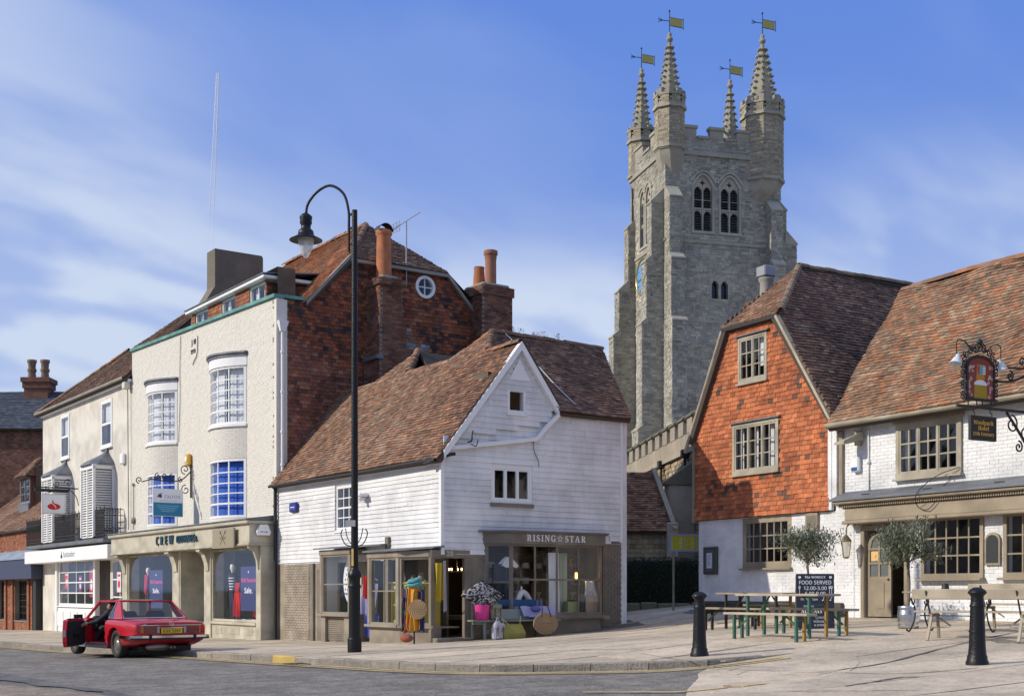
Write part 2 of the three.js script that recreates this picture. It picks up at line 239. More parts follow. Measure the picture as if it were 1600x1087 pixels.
// a window: frame with glazing bars, each pane its own sheet of glass
function windowIn(parent, map, u0, u1, v0, v1, o = {}) {
  const { lights = 1, cols = 2, rows = 3, fw = 0.06, bar = 0.028, m = M.white, n = -0.06, depth = 0.07, sill = true, sillOut = 0.05, room = 1.6, glass = M.glassOld, name = 'window', stile = 0.045, transom = null, roomMat = M.room, sillMat } = o;
  const mb = new MB(); const hx = (a, b, c, d, e, f) => { const k = o.facets || 1; for (let i = 0; i < k; i++) mb.hexa(map, lerp(a, b, i / k), lerp(a, b, (i + 1) / k), c, d, e, f); };
  hx(u0, u1, v1 - fw, v1, n - depth, n + 0.01); hx(u0, u1, v0, v0 + fw * 1.15, n - depth, n + 0.01);
  mb.hexa(map, u0, u0 + fw, v0 + fw * 1.15, v1 - fw, n - depth, n + 0.008); mb.hexa(map, u1 - fw, u1, v0 + fw * 1.15, v1 - fw, n - depth, n + 0.008);
  const iu0 = u0 + fw, iu1 = u1 - fw, iv0 = v0 + fw * 1.15, iv1 = v1 - fw, panes = [];
  for (let L = 0; L < lights; L++) {
    let a = lerp(iu0, iu1, L / lights), b = lerp(iu0, iu1, (L + 1) / lights);
    if (lights > 1) { // casement
      if (L) { mb.hexa(map, a - stile / 2, a + stile / 2, iv0, iv1, n - depth, n + 0.006); }
      const s = stile; mb.hexa(map, a, a + s, iv0, iv1, n - depth * 0.7, n - 0.006); mb.hexa(map, b - s, b, iv0, iv1, n - depth * 0.7, n - 0.006); mb.hexa(map, a + s, b - s, iv0, iv0 + s, n - depth * 0.7, n - 0.006); mb.hexa(map, a + s, b - s, iv1 - s, iv1, n - depth * 0.7, n - 0.006);
      a += s; b -= s;
    }
    const w0 = lights > 1 ? iv0 + stile : iv0, w1 = lights > 1 ? iv1 - stile : iv1;
    const us = [], vs = []; for (let i = 0; i <= cols; i++) us.push(lerp(a, b, i / cols)); for (let j = 0; j <= rows; j++) vs.push(lerp(w0, w1, j / rows));
    if (o.vsplit) { vs.length = 0; o.vsplit.forEach(f => vs.push(lerp(w0, w1, f))); }
    for (let i = 1; i < cols; i++) mb.hexa(map, us[i] - bar / 2, us[i] + bar / 2, w0, w1, n - depth * 0.55, n - 0.012);
    for (let j = 1; j < vs.length - 1; j++) { const t = o.meet === j ? bar * 1.6 : bar; for (let i = 0; i < cols; i++) mb.hexa(map, us[i], us[i + 1], vs[j] - t / 2, vs[j] + t / 2, n - depth * 0.5, n - (o.meet === j ? 0.004 : 0.014)); }
    for (let i = 0; i < cols; i++) for (let j = 0; j + 1 < vs.length; j++) panes.push([us[i], us[i + 1], vs[j], vs[j + 1]]);
  }
  const f = mb.build(name, m, parent);
  for (const [a, b, c, d] of panes) { const t = () => (rnd() - 0.5) * 0.006, pn = n - depth * 0.4; new MB().quad(map(a, c, pn + t()), map(b, c, pn + t()), map(b, d, pn + t()), map(a, d, pn + t())).build('pane', glass, f); }
  if (sill) new MB().hexa(map, u0 - 0.04, u1 + 0.04, v0 - 0.05, v0 - 0.002, n - depth, sillOut).build('sill', sillMat || m, f);
  if (room) { const k = room * 1.7, e = 0.4; const q = new MB(); q.quad(map(u0 - e, v0 - e, -k), map(u1 + e, v0 - e, -k), map(u1 + e, v1 + e, -k), map(u0 - e, v1 + e, -k)); const g0 = n - depth - 0.14; for (const [a, b, c, d] of [[u0 - e, v0 - e, u1 + e, v0 - e], [u1 + e, v0 - e, u1 + e, v1 + e], [u1 + e, v1 + e, u0 - e, v1 + e], [u0 - e, v1 + e, u0 - e, v0 - e]]) q.quad(map(a, b, g0), map(c, d, g0), map(c, d, -k), map(a, b, -k)); q.build('room_lining', roomMat, f); }
  if (o.curtain) { const c = new MB(), cn = n - depth - (o.curtainN || 0.06), fold = 0.02; for (const [a, b] of o.curtain) { const A = lerp(u0, u1, a), B = lerp(u0, u1, b), N = Math.max(4, Math.round((B - A) / 0.05)); for (let i = 0; i < N; i++) { const w = x => cn - fold * (0.5 + 0.5 * Math.sin(x * 38 + a * 9)) - 0.01; const x0 = lerp(A, B, i / N), x1 = lerp(A, B, (i + 1) / N); c.quad(map(x0, v0 + (o.curtainLow || 0.05), w(x0)), map(x1, v0 + (o.curtainLow || 0.05), w(x1)), map(x1, v1 - 0.03, w(x1)), map(x0, v1 - 0.03, w(x0))); } } c.build('curtain', o.curtainMat || M.curtain, f); }
  return f;
}
M.curtain = mat([0.78, 0.78, 0.80], 0.95, { transmission: 0.15, thickness: 0 });
M.blind = mat([0.03, 0.12, 0.52], 0.8);
// roof: sagging sheet of boards below, every tile above it
function tiledSlope(parent, map, poly, o = {}) {
  const sag = (u, v, n) => map(u, v, n + (o.wave || 0.03) * (fbm(u * 0.35 + (o.seed || 0), v * 0.5 + 7, 2) - 0.5) * 2);
  new MB().prism(poly, map, -0.16, -0.05).build('roof_deck', M.mortarDark, parent);
  const mb = lay(new MB(), sag, poly, o.holes || [], { w: o.w || 0.17, h: o.h || 0.105, gap: 0.007, th: o.th || 0.028, tilt: 0.026, jit: 0.007, sag: 0.012, rot: 0.009, tone: o.tone });
  mb.build(o.name || 'roof_tiles', M.tile, parent, 'stuff'); return sag;
}
M.mortarDark = mat([0.07, 0.055, 0.045], 0.95);
function ridge(parent, a, b, r = 0.11, cols, name = 'ridge_tile', L = 0.33) {   // half-round ridge or hip tiles, each its own mesh
  const A = v3(...a), B = v3(...b), n = Math.max(1, Math.round(A.distanceTo(B) / L)), d = B.clone().sub(A).normalize();
  let s = d.clone().cross(v3(0, 1, 0)).normalize(); const up = s.clone().cross(d).normalize();
  for (let i = 0; i < n; i++) {
    const mb = new MB(), c = cols[Math.floor(rnd() * cols.length)], bb = R(0.8, 1.15), col = c.map(x => x * bb), rr = r * R(0.94, 1.06), lift = R(-0.012, 0.012), K = 6;
    const P = (t, k, q) => { const an = Math.PI * (k / K) * 1.1 - 0.05 * Math.PI, z = A.clone().lerp(B, t).addScaledVector(s, Math.cos(an) * q).addScaledVector(up, Math.sin(an) * q + lift - 0.03); return z.toArray(); };
    const t0 = (i + 0.02) / n, t1 = (i + 1.03) / n, q0 = rr, q1 = rr * 0.93;
    for (let k = 0; k < K; k++) { mb.quad(P(t0, k, q0), P(t1, k, q1), P(t1, k + 1, q1), P(t0, k + 1, q0), col); mb.quad(P(t0, k, q0), P(t0, k + 1, q0), P(t0, k + 1, q0 - 0.02), P(t0, k, q0 - 0.02), col); }
    mb.build(name, M.tile, parent);
  }
}
function canvasMat(w, h, draw, o = {}) { const c = document.createElement('canvas'); c.width = w; c.height = h; draw(c.getContext('2d'), w, h); const t = new THREE.CanvasTexture(c); t.colorSpace = THREE.SRGBColorSpace; t.magFilter = THREE.LinearFilter; return mat([1, 1, 1], o.rough ?? 0.6, { map: t, ...o }); }
function printOn(parent, name, map, u0, u1, v0, v1, n, m) { return new MB().quv(map(u0, v0, n), map(u1, v0, n), map(u1, v1, n), map(u0, v1, n)).build(name, m, parent); }
const fontSerif = await new FontLoader().loadAsync('fonts/droid/droid_serif_bold.typeface.json');
const fontSans = await new FontLoader().loadAsync('fonts/droid/droid_sans_bold.typeface.json');
function letters(parent, str, font, size, map, u, v, n, m, depth = 0.03, stretch = 1, track = 0) {   // each raised letter is a part
  let x = u; for (const ch of str) { if (ch === ' ') { x += size * 0.38 * stretch; continue; } const g = new TextGeometry(ch, { font, size, depth, curveSegments: 4 }); g.computeBoundingBox(); const b = g.boundingBox, p = g.attributes.position; const mb = new MB(); for (let i = 0; i < p.count; i += 3) { const q = k => map(x + (p.getX(i + k) - b.min.x) * stretch, v + p.getY(i + k), n + p.getZ(i + k)); mb.tri(q(0), q(1), q(2)); } mb.build('letter', m, parent); x += (b.max.x - b.min.x) * stretch + size * 0.16 + track; } return x;
}
function scroll(mb, map, u, v, r, turns, dir, rad, start = 0, n = 0) { const pts = []; const N = 18; for (let i = 0; i <= N; i++) { const t = i / N, a = start + dir * t * turns * 2 * Math.PI, q = r * (1 - 0.85 * t); pts.push(map(u + Math.cos(a) * q, v + Math.sin(a) * q, n)); } mb.tube(pts, rad, 22, 5); return pts[0]; }
// ---------- ground heights: thin-plate surface through surveyed points (x, distance, y) ----------
const GP = [[-1.69, 30.8, 0], [-6.9, 38.2, -0.23], [-14.7, 49.2, -0.42], [-21.8, 59.4, -0.57], [-27, 66, -0.75], [-3.1, 26, -0.02], [-7, 28.6, -0.11], [-16, 40, -0.32], [-1, 20.9, 0.03], [3, 20.5, 0.155], [6.26, 17.2, 0.23], [4.9, 23, 0.42], [7.67, 30.5, 0.6], [5.05, 35.1, 0.72], [2.89, 34, 0.28], [10.35, 25.9, 0.6], [9.3, 19.5, 0.42], [3.9, 38, 0.62], [0.5, 30, 0.12], [0, 8, 0], [-14, 8, -0.3], [12, 8, 0.2], [-40, 90, -1.0], [14, 60, 1.0], [30, 30, 1.0], [-45, 40, -0.8]];
const pavY = (() => {
  const n = GP.length, N = n + 3, A = [], phi = r2 => r2 < 1e-9 ? 0 : r2 * Math.log(r2) * 0.5;
  for (let i = 0; i < N; i++) A.push(new Array(N + 1).fill(0));
  for (let i = 0; i < n; i++) { for (let j = 0; j < n; j++) A[i][j] = phi((GP[i][0] - GP[j][0]) ** 2 + (GP[i][1] - GP[j][1]) ** 2); A[i][i] += 2; A[i][n] = A[n][i] = 1; A[i][n + 1] = A[n + 1][i] = GP[i][0]; A[i][n + 2] = A[n + 2][i] = GP[i][1]; A[i][N] = GP[i][2]; }
  for (let c = 0; c < N; c++) { let p = c; for (let r = c + 1; r < N; r++) if (Math.abs(A[r][c]) > Math.abs(A[p][c])) p = r; [A[c], A[p]] = [A[p], A[c]]; for (let r = 0; r < N; r++) if (r !== c) { const f = A[r][c] / A[c][c]; if (f) for (let k = c; k <= N; k++) A[r][k] -= f * A[c][k]; } }
  const s = A.map((r, i) => r[N] / r[i]);
  return (x, z) => { const d = -z; let y = s[n] + s[n + 1] * x + s[n + 2] * d; for (let i = 0; i < n; i++) y += s[i] * phi((x - GP[i][0]) ** 2 + (d - GP[i][1]) ** 2); return clamp(y, -1.3, 1.2); };
})();
const roadY = (x, z) => pavY(x, z) - 0.12 * clamp((4.7 - x) / 2.6, 0.06, 1);
const gy = (fr, X, Z) => { const p = fr.w(X, 0, Z); return pavY(p[0], p[2]); };

// =====================================================================================
// THE SETTING
// =====================================================================================
const XZ = p => [p[0], -p[1]];
const KERB = [[-62, 104], [-16, 39.6], [-6.4, 27.4], [-2.9, 23.0], [-1.5, 21.3], [-0.3, 20.45], [1.6, 20.0], [3.3, 19.75], [4.7, 20.3]];
const PAVE = [...KERB, [5.1, 19.7], [5.12, 19.0], [4.95, 18.2], [4.7, 17.5], [4.45, 16.9], [4.1, 16.35], [3.65, 15.85], [3.1, 15.45], [2.6, 15.1], [2.3, 14.6], [2.1, 13.8], [2.0, 12], [1.9, 0.6], [46, 0.6], [46, 104]];
{ // wide country ground, far beyond the street
  const g = new MB(); const N = 40, S = 4000; g.quad([-S, -1.9, S], [S, -1.9, S], [S, -1.9, -S], [-S, -1.9, -S]);
  const o = g.build('ground', mat([0.11, 0.12, 0.07], 0.95, { map: T.mottle }), scene, 'structure');
}
{ // carriageway
  const g = new MB(); const xs = [], zs = []; for (let x = -70; x <= 48; x += x > -20 && x < 10 ? 0.75 : 3) xs.push(x); for (let d = -6; d <= 110; d += d < 46 ? 0.75 : 4) zs.push(-d);
  const P = (x, z) => [x, roadY(x, z) + 0.012 * (fbm(x * 0.5 + 9, z * 0.5, 3) - 0.5), z];
  for (let i = 0; i + 1 < xs.length; i++) for (let j = 0; j + 1 < zs.length; j++) g.quad(P(xs[i], zs[j]), P(xs[i + 1], zs[j]), P(xs[i + 1], zs[j + 1]), P(xs[i], zs[j + 1]));
  const o = g.build('road', M.asphalt, scene, 'structure');
  // older pale dressing and a dark seam at the near left
  const strip = (name, pts, m, up) => { const q = new MB(); const sh = pts.map(p => new THREE.Vector2(...p)); for (const f of THREE.ShapeUtils.triangulateShape(sh, [])) { const t = f.map(i => [pts[i][0], roadY(...XZ(pts[i])) + up, -pts[i][1]]); q.tri(...t); } q.build(name, m, o); };
  const edge = (a, b, n, amp, seed) => { const r = []; for (let i = 0; i <= n; i++) { const t = i / n; r.push([lerp(a[0], b[0], t) + amp * (fbm(t * 22, seed, 3) - 0.5), lerp(a[1], b[1], t) + amp * (fbm(t * 22, seed + 5, 3) - 0.5)]); } return r; };
  strip('dark_patch', [...edge([-9.6, 23.6], [-4.2, 16.2], 16, 0.35, 1), [-4.6, 14.0], ...edge([-5.8, 18.2], [-9.2, 22.0], 12, 0.3, 4)], mat([0.22, 0.21, 0.20], 0.9, { map: T.chips, bumpMap: T.chipsB, bumpScale: 0.006 }), 0.016);
  strip('pale_surface', [...edge([-9.9, 22.3], [-5.4, 17.2], 14, 0.3, 9), [-4, 12], [-14, 9], [-18, 18]], mat([0.46, 0.36, 0.275], 0.92, { map: T.chips, bumpMap: T.chipsB, bumpScale: 0.006 }), 0.022);
}
{ // pavement and forecourt
  const inPoly = PAVE.map(p => [p[0], p[1]]);
  const base = new MB(); const sh = inPoly.map(p => new THREE.Vector2(...p));
  // clip the outline by convex cells (Sutherland-Hodgman)
  const clip = (poly, rc) => { let out = poly; for (let k = 0; k < rc.length && out.length; k++) { const a = rc[k], b = rc[(k + 1) % rc.length], ins = p => (b[0] - a[0]) * (p[1] - a[1]) - (b[1] - a[1]) * (p[0] - a[0]) >= -1e-9, n = []; for (let i = 0; i < out.length; i++) { const p = out[i], q = out[(i + 1) % out.length], ip = ins(p), iq = ins(q); if (ip) n.push(p); if (ip !== iq) { const d1 = (b[0] - a[0]) * (p[1] - a[1]) - (b[1] - a[1]) * (p[0] - a[0]), d2 = (b[0] - a[0]) * (q[1] - a[1]) - (b[1] - a[1]) * (q[0] - a[0]), t = d1 / (d1 - d2); n.push([lerp(p[0], q[0], t), lerp(p[1], q[1], t)]); } } out = n; } return out; };
  const inset = 0.16;
  const addPoly = (mb, pl, f, col) => { if (pl.length < 3) return; const s = pl.map(p => new THREE.Vector2(...p)); for (const t of THREE.ShapeUtils.triangulateShape(s, [])) mb.tri(...t.map(i => { const p = pl[i]; return [p[0], f(p[0], -p[1]), -p[1]]; }), col); };
  for (let x = -64; x < 46; x += 4) for (let d = 0; d < 104; d += 4) addPoly(base, clip(inPoly, [[x, d], [x + 4, d], [x + 4, d + 4], [x, d + 4]]), (a, b) => pavY(a, b) - 0.05);
  const pave = base.build('pavement', M.joint, scene, 'structure');
  // large slabs, laid square to the side street
  const ux = [0.8192, 0.5735], uy = [-0.5735, 0.8192]; let count = 0; const rest = new MB();
  const variants = [0, 1, 2, 3].map(k => { const m = M.paving.clone(); m.color = lin(0.64 * (0.93 + k * 0.05), 0.53 * (0.93 + k * 0.048), 0.39 * (0.93 + k * 0.045)); return m; });
  const cells = [];
  for (let i = -14; i < 22; i++) for (let j = -34; j < 40; j++) { const off = hash2(j, 7) * 2.4; const c = (a, b) => { const s = a * 2.9 + off, t = b * 1.35; return [-1.69 + ux[0] * s + uy[0] * t, 30.8 + ux[1] * s + uy[1] * t]; }; const q = [c(i, j), c(i + 1, j), c(i + 1, j + 1), c(i, j + 1)]; const mx = (q[0][0] + q[2][0]) / 2, md = (q[0][1] + q[2][1]) / 2; cells.push({ q, mx, md, i, j }); }
  cells.sort((a, b) => a.md - b.md);
  for (const { q, mx, md, i, j } of cells) {
    if (md < 3 || md > 95 || mx < -60 || mx > 44) continue;
    const sc = q.map(p => [lerp(mx, p[0], 0.9975), lerp(md, p[1], 0.9955)]); const pl = clip(inPoly, sc); if (pl.length < 3) continue;
    const vis = Math.abs(mx) < md * 0.47 + 2.5 && md > 11 && md < 48; const tiltx = (hash2(i, j) - 0.5) * 0.004, tiltz = (hash2(j, i) - 0.5) * 0.004, lift = (hash2(i + 50, j) - 0.5) * 0.008;
    const f = (a, b) => pavY(a, b) + lift + tiltx * (a - mx) + tiltz * (b + md);
    const mb = vis && count < 290 ? new MB() : rest; // split a slab into four so that it follows the ground
    const mids = [0, 1, 2, 3].map(k => [(sc[k][0] + sc[(k + 1) % 4][0]) / 2, (sc[k][1] + sc[(k + 1) % 4][1]) / 2]);
    for (let k = 0; k < 4; k++) addPoly(mb, clip(inPoly, [sc[k], mids[k], [mx, md], mids[(k + 3) % 4]]), f);
    for (let k = 0; k < pl.length; k++) { const a = pl[k], b = pl[(k + 1) % pl.length]; mb.quad([a[0], f(a[0], -a[1]) - 0.03, -a[1]], [b[0], f(b[0], -b[1]) - 0.03, -b[1]], [b[0], f(b[0], -b[1]), -b[1]], [a[0], f(a[0], -a[1]), -a[1]]); }
    if (mb !== rest) { mb.build('paving_slab', variants[Math.floor(hash2(i * 3, j * 5) * 4)], pave); count++; }
  }
  if (rest.p.length) rest.build('far_paving', M.paving, pave, 'stuff');
  // open joints and cracks across the forecourt, the shadow in their gaps painted as thin dark strips
  const onGround = (u, v) => { let d = 20; for (let k = 0; k < 12; k++) { const x = (u - 800) / FOC * d; d = (1.2 - pavY(x, -d)) * FOC / (v - HOR); } return [(u - 800) / FOC * d, d]; };
  [[[1000, 1015.6], [1180, 1012], [1400, 1008.5], [1530, 1006], 0.02], [[1262, 1054], [1320, 1046], [1371, 1039], [1454, 1027], [1600, 1014], 0.03], [[1318, 1073], [1345, 1069], [1410, 1059], [1440, 1058], 0.035], [[1136, 1049], [1172, 1042], [1230, 1045], 0.02], [[1206, 1081], [1340, 1080], [1442, 1079], 0.02], [[800, 1018], [900, 1015.5], [1010, 1010], 0.022], [[560, 1021], [690, 1014], [800, 1011], 0.02]].forEach((c, ci) => { const w = c.pop(), cur = new THREE.CatmullRomCurve3(c.map(p => { const g = onGround(...p); return v3(g[0], 0, g[1]); })), pts = cur.getSpacedPoints(46), mb = new MB(); const Q = (i, s) => { const p = pts[i], n = pts[Math.min(i + 1, 46)].clone().sub(pts[Math.max(0, i - 1)]).normalize(), ww = w * (0.25 + 1.5 * Math.pow(fbm(i * 0.35 + ci * 9, 3.3, 3), 2)) * (i === 0 || i === 46 ? 0.1 : 1), x = p.x - n.z * ww * s + 0.05 * (fbm(i * 0.4, ci * 3.7, 3) - 0.5), d = p.z + n.x * ww * s + 0.05 * (fbm(i * 0.4 + 50, ci * 3.7, 3) - 0.5); return [x, pavY(x, -d) + 0.010, -d]; }; for (let i = 0; i < 46; i++) mb.quad(Q(i, -1), Q(i + 1, -1), Q(i + 1, 1), Q(i, 1)); mb.build('paving_crack_shadow', M.joint, pave); });
  // kerbstones, one by one
  const yellow = [];
  const walk = (pts, L) => { const r = []; let acc = 0, k = 0, p = pts[0]; const tot = pts.slice(1).reduce((s, q, i) => s + Math.hypot(q[0] - pts[i][0], q[1] - pts[i][1]), 0); for (let s = 0; s <= tot; s += L) { let rem = s, i = 0; while (i < pts.length - 2) { const l = Math.hypot(pts[i + 1][0] - pts[i][0], pts[i + 1][1] - pts[i][1]); if (rem <= l) break; rem -= l; i++; } const l = Math.hypot(pts[i + 1][0] - pts[i][0], pts[i + 1][1] - pts[i][1]), t = rem / l; r.push([lerp(pts[i][0], pts[i + 1][0], t), lerp(pts[i][1], pts[i + 1][1], t)]); } return r; };
  const curve = new THREE.CatmullRomCurve3(KERB.map(p => v3(p[0], 0, p[1]))), kp = curve.getSpacedPoints(700).map(p => [p.x, p.z]);
  const ks = walk(kp, 0.91); const off = (a, b, o) => { const dx = b[0] - a[0], dd = b[1] - a[1], l = Math.hypot(dx, dd); return [dd / l * o, -dx / l * o]; };   // towards the road
  let stones = 0;
  for (let i = ks.length - 2; i >= 0; i--) {
    const a = ks[i], b = ks[i + 1]; const o = off(a, b, 1); const s = -1; // road lies to the lower-left
    const rd = [o[0] * s, o[1] * s]; const P = (p, k, y) => [p[0] + rd[0] * k, y, -(p[1] + rd[1] * k)];
    const sgn = roadSide(a, b); const A = (t, k, y) => { const p = [lerp(a[0], b[0], t), lerp(a[1], b[1], t)]; return [p[0] + o[0] * k * sgn, y, -(p[1] + o[1] * k * sgn)]; };
    if (stones > 110) break; const mb = new MB(), dl = R(-0.006, 0.006), w0 = -0.15, w1 = 0.02 + R(-0.006, 0.006), e = 0.006, kb = R(0.82, 1.08), col = [kb, kb, kb];
    const top = t => { const q = A(t, 0, 0); return pavY(q[0], q[2]) + 0.012 + dl; }, bot = t => { const q = A(t, 0.05, 0); return roadY(q[0], q[2]) - 0.05; }, ch = 0.018;
    const T0 = e, T1 = 1 - e; const prof = t => [A(t, w0, bot(t)), A(t, w0, top(t)), A(t, w1 - ch, top(t)), A(t, w1, top(t) - ch), A(t, w1 + 0.015, bot(t))]; const p0 = prof(T0), p1 = prof(T1);
    for (let k = 0; k < 4; k++) mb.quad(p0[k], p1[k], p1[k + 1], p0[k + 1], col); mb.tri(p0[0], p0[1], p0[2], col); mb.tri(p0[0], p0[2], p0[3], col); mb.tri(p0[0], p0[3], p0[4], col); mb.tri(p1[0], p1[1], p1[2], col); mb.tri(p1[0], p1[2], p1[3], col); mb.tri(p1[0], p1[3], p1[4], col);
    const yel = Math.abs(a[0] + 4.75) < 0.42; mb.build('kerbstone', yel ? M.yellow : M.kerb, pave); stones++;
  }
  function roadSide(a, b) { const o = off(a, b, 0.3), m = [(a[0] + b[0]) / 2, (a[1] + b[1]) / 2]; const test = [m[0] + o[0], m[1] + o[1]]; let ins = false; for (let i = 0, j = PAVE.length - 1; i < PAVE.length; j = i++) { const A = PAVE[i], B = PAVE[j]; if ((A[1] > test[1]) !== (B[1] > test[1]) && test[0] < (B[0] - A[0]) * (test[1] - A[1]) / (B[1] - A[1]) + A[0]) ins = !ins; } return ins ? -1 : 1; }
  // worn concrete apron where the kerb drops
  { const ap = [[3.2, 19.72], [4.0, 19.95], [4.7, 20.3], [5.1, 19.7], [5.12, 19.0], [4.95, 18.2], [4.7, 17.5], [4.45, 16.9], [4.1, 16.35], [3.65, 15.85], [3.1, 15.45], [2.6, 15.1], [2.3, 14.6], [2.05, 13.4], [1.95, 14.6], [2.1, 15.4], [2.25, 16.3], [2.35, 17.0], [2.6, 17.8], [2.7, 18.5], [2.95, 19.2]].map(([x, d], i) => i > 12 ? [x + 0.18 * (fbm(i * 1.7, 3, 2) - 0.5), d] : [x, d]); const q = new MB(), sh = ap.map(p => new THREE.Vector2(...p)); const rec = (a, b, c, k) => { if (k) { const m = (p, r) => [(p[0] + r[0]) / 2, (p[1] + r[1]) / 2], ab = m(a, b), bc = m(b, c), ca = m(c, a); rec(a, ab, ca, k - 1); rec(ab, b, bc, k - 1); rec(ca, bc, c, k - 1); rec(ab, bc, ca, k - 1); } else q.tri(...[a, b, c].map(p => [p[0], roadY(p[0], -p[1]) + 0.014, -p[1]])); }; for (const f of THREE.ShapeUtils.triangulateShape(sh, [])) rec(...f.map(i => ap[i]), 2); q.build('concrete_apron', M.paving, scene.getObjectByName('road')); }
  // double yellow lines
  const road = scene.getObjectByName('road'); const kk = walk(kp, 0.4);
  for (const o0 of [0.28, 0.50]) { const mb = new MB(); for (let i = 0; i + 1 < kk.length; i++) { const a = kk[i], b = kk[i + 1]; if (a[1] > 60 || a[0] > 4.0) continue; const s = roadSide(a, b), o = off(a, b, 1), i2 = Math.min(i + 2, kk.length - 1), o2 = i2 > i + 1 ? off(b, kk[i2], 1) : o; const Q = (p, oo, k) => { const x = p[0] + oo[0] * s * k, z = -(p[1] + oo[1] * s * k); return [x, roadY(x, z) + 0.024, z]; }; mb.quad(Q(a, o, o0), Q(b, o2, o0), Q(b, o2, o0 + 0.085), Q(a, o, o0 + 0.085)); } mb.build('yellow_line', M.yellow, road); }
  { const pts = walk([[0.9, 16.3], [2.2, 15.9], [3.4, 16.2]], 0.3); const mb = new MB(); for (let i = 0; i + 1 < pts.length; i++) { const Q = (p, k) => [p[0], roadY(p[0], -p[1] - k) + 0.024, -p[1] - k]; mb.quad(Q(pts[i], 0), Q(pts[i + 1], 0), Q(pts[i + 1], 0.08), Q(pts[i], 0.08)); } mb.build('yellow_line', M.yellow, road); }
}

// =====================================================================================
// WHITE WEATHERBOARDED SHOP
// =====================================================================================
const TONE = {
  rsRoof: toneOf([[0.15, 0.085, 0.055], [0.25, 0.125, 0.072], [0.32, 0.16, 0.09], [0.36, 0.20, 0.12], [0.32, 0.22, 0.15], [0.44, 0.31, 0.21]], 0.35, 0.26, 3),
  darkRoof: toneOf([[0.11, 0.075, 0.055], [0.17, 0.10, 0.07], [0.22, 0.125, 0.085], [0.27, 0.16, 0.11], [0.33, 0.24, 0.18]], 0.6, 0.25, 8),
  hung: toneOf([[0.055, 0.036, 0.033], [0.13, 0.055, 0.036], [0.28, 0.085, 0.038], [0.32, 0.095, 0.042], [0.38, 0.15, 0.07]], 1.5, 0.3, 5),
  orange: toneOf([[0.15, 0.08, 0.055], [0.40, 0.12, 0.05], [0.52, 0.155, 0.058], [0.57, 0.175, 0.064], [0.60, 0.20, 0.08], [0.50, 0.15, 0.06]], 1.8, 0.2, 11),
  crewRoof: toneOf([[0.22, 0.10, 0.055], [0.40, 0.15, 0.066], [0.48, 0.20, 0.088], [0.36, 0.20, 0.12], [0.30, 0.19, 0.13]], 0.5, 0.2, 15),
  pubRoof: toneOf([[0.17, 0.11, 0.07], [0.27, 0.17, 0.105], [0.33, 0.20, 0.12], [0.42, 0.19, 0.095], [0.38, 0.26, 0.165], [0.46, 0.19, 0.085]], 0.4, 0.26, 21),
  brick: toneOf([[0.10, 0.05, 0.038], [0.17, 0.07, 0.045], [0.24, 0.095, 0.055], [0.28, 0.13, 0.08], [0.22, 0.13, 0.10]], 0.8, 0.2, 31),
  redBrick: toneOf([[0.26, 0.085, 0.04], [0.36, 0.12, 0.055], [0.42, 0.16, 0.075], [0.30, 0.11, 0.06]], 0.8, 0.15, 37),
  stone: (() => { const t = toneOf([[0.33, 0.31, 0.26], [0.43, 0.405, 0.335], [0.50, 0.47, 0.38], [0.42, 0.40, 0.35], [0.54, 0.49, 0.38]], 0.25, 0.18, 41); return (u, v) => { const k = 0.72 + 0.5 * fbm(u * 1.1 + 3, v * 0.16, 4), c = t(u, v); return c.map(q => q * k); }; })(),
  rag: toneOf([[0.30, 0.23, 0.14], [0.42, 0.33, 0.20], [0.50, 0.41, 0.27], [0.36, 0.31, 0.24]], 0.8, 0.18, 47),
  plain: (u, v) => { const b = 0.95 + 0.07 * rnd() + 0.05 * (fbm(u * 0.7, v * 0.7, 2) - 0.5); return [b, b, b]; },
};
const RIDGE = [[0.38, 0.17, 0.085], [0.30, 0.15, 0.09], [0.34, 0.21, 0.14], [0.24, 0.14, 0.09]];
function boards(parent, map, poly, holes, h, m, o = {}) {   // lapped boards; every board is a part
  let v0 = Infinity, v1 = -Infinity; poly.forEach(p => { v0 = Math.min(v0, p[1]); v1 = Math.max(v1, p[1]); });
  for (let v = v0, r = 0; v < v1 - 0.02; v += h, r++) {
    const vm = v + h * 0.4; let sp = spansAt(poly, vm); for (const H of holes) sp = cut(sp, spansAt(H, vm));
    for (const [a, b] of sp) {
      const cuts = [a]; let c = a + R(1.2, 3.4); while (c < b - 0.8) { cuts.push(c); c += R(1.8, 4); } cuts.push(b);
      for (let q = 0; q + 1 < cuts.length; q++) {
        const mb = new MB(), s = cuts[q] + 0.002, e = cuts[q + 1] - 0.002, n = Math.max(1, Math.round((e - s) / 0.35)), g = R(0.94, 1.0), col = [g, g, g], dz = R(-0.004, 0.004), seed = R(0, 99), dv0 = R(-0.008, 0.008);
        const B = i => { const u = lerp(s, e, i / n), w = (fbm(u * 1.6 + seed, r * 3.1, 3) - 0.5); return [u, v + dv0 + w * (o.wob ?? 0.03), 0.030 + dz + w * 0.012]; };
        for (let i = 0; i < n; i++) { const [u0, w0, n0] = B(i), [u1, w1, n1] = B(i + 1), t = v + h + 0.02; mb.hex8([map(u0, w0, 0), map(u1, w1, 0), map(u0, t, 0), map(u1, t, 0), map(u0, w0, n0), map(u1, w1, n1), map(u0, t, 0.008), map(u1, t, 0.008)], col, 'bt' + (i ? 'l' : '') + (i < n - 1 ? 'r' : '')); }
        mb.build('weatherboard', m, parent);
      }
    }
  }
}
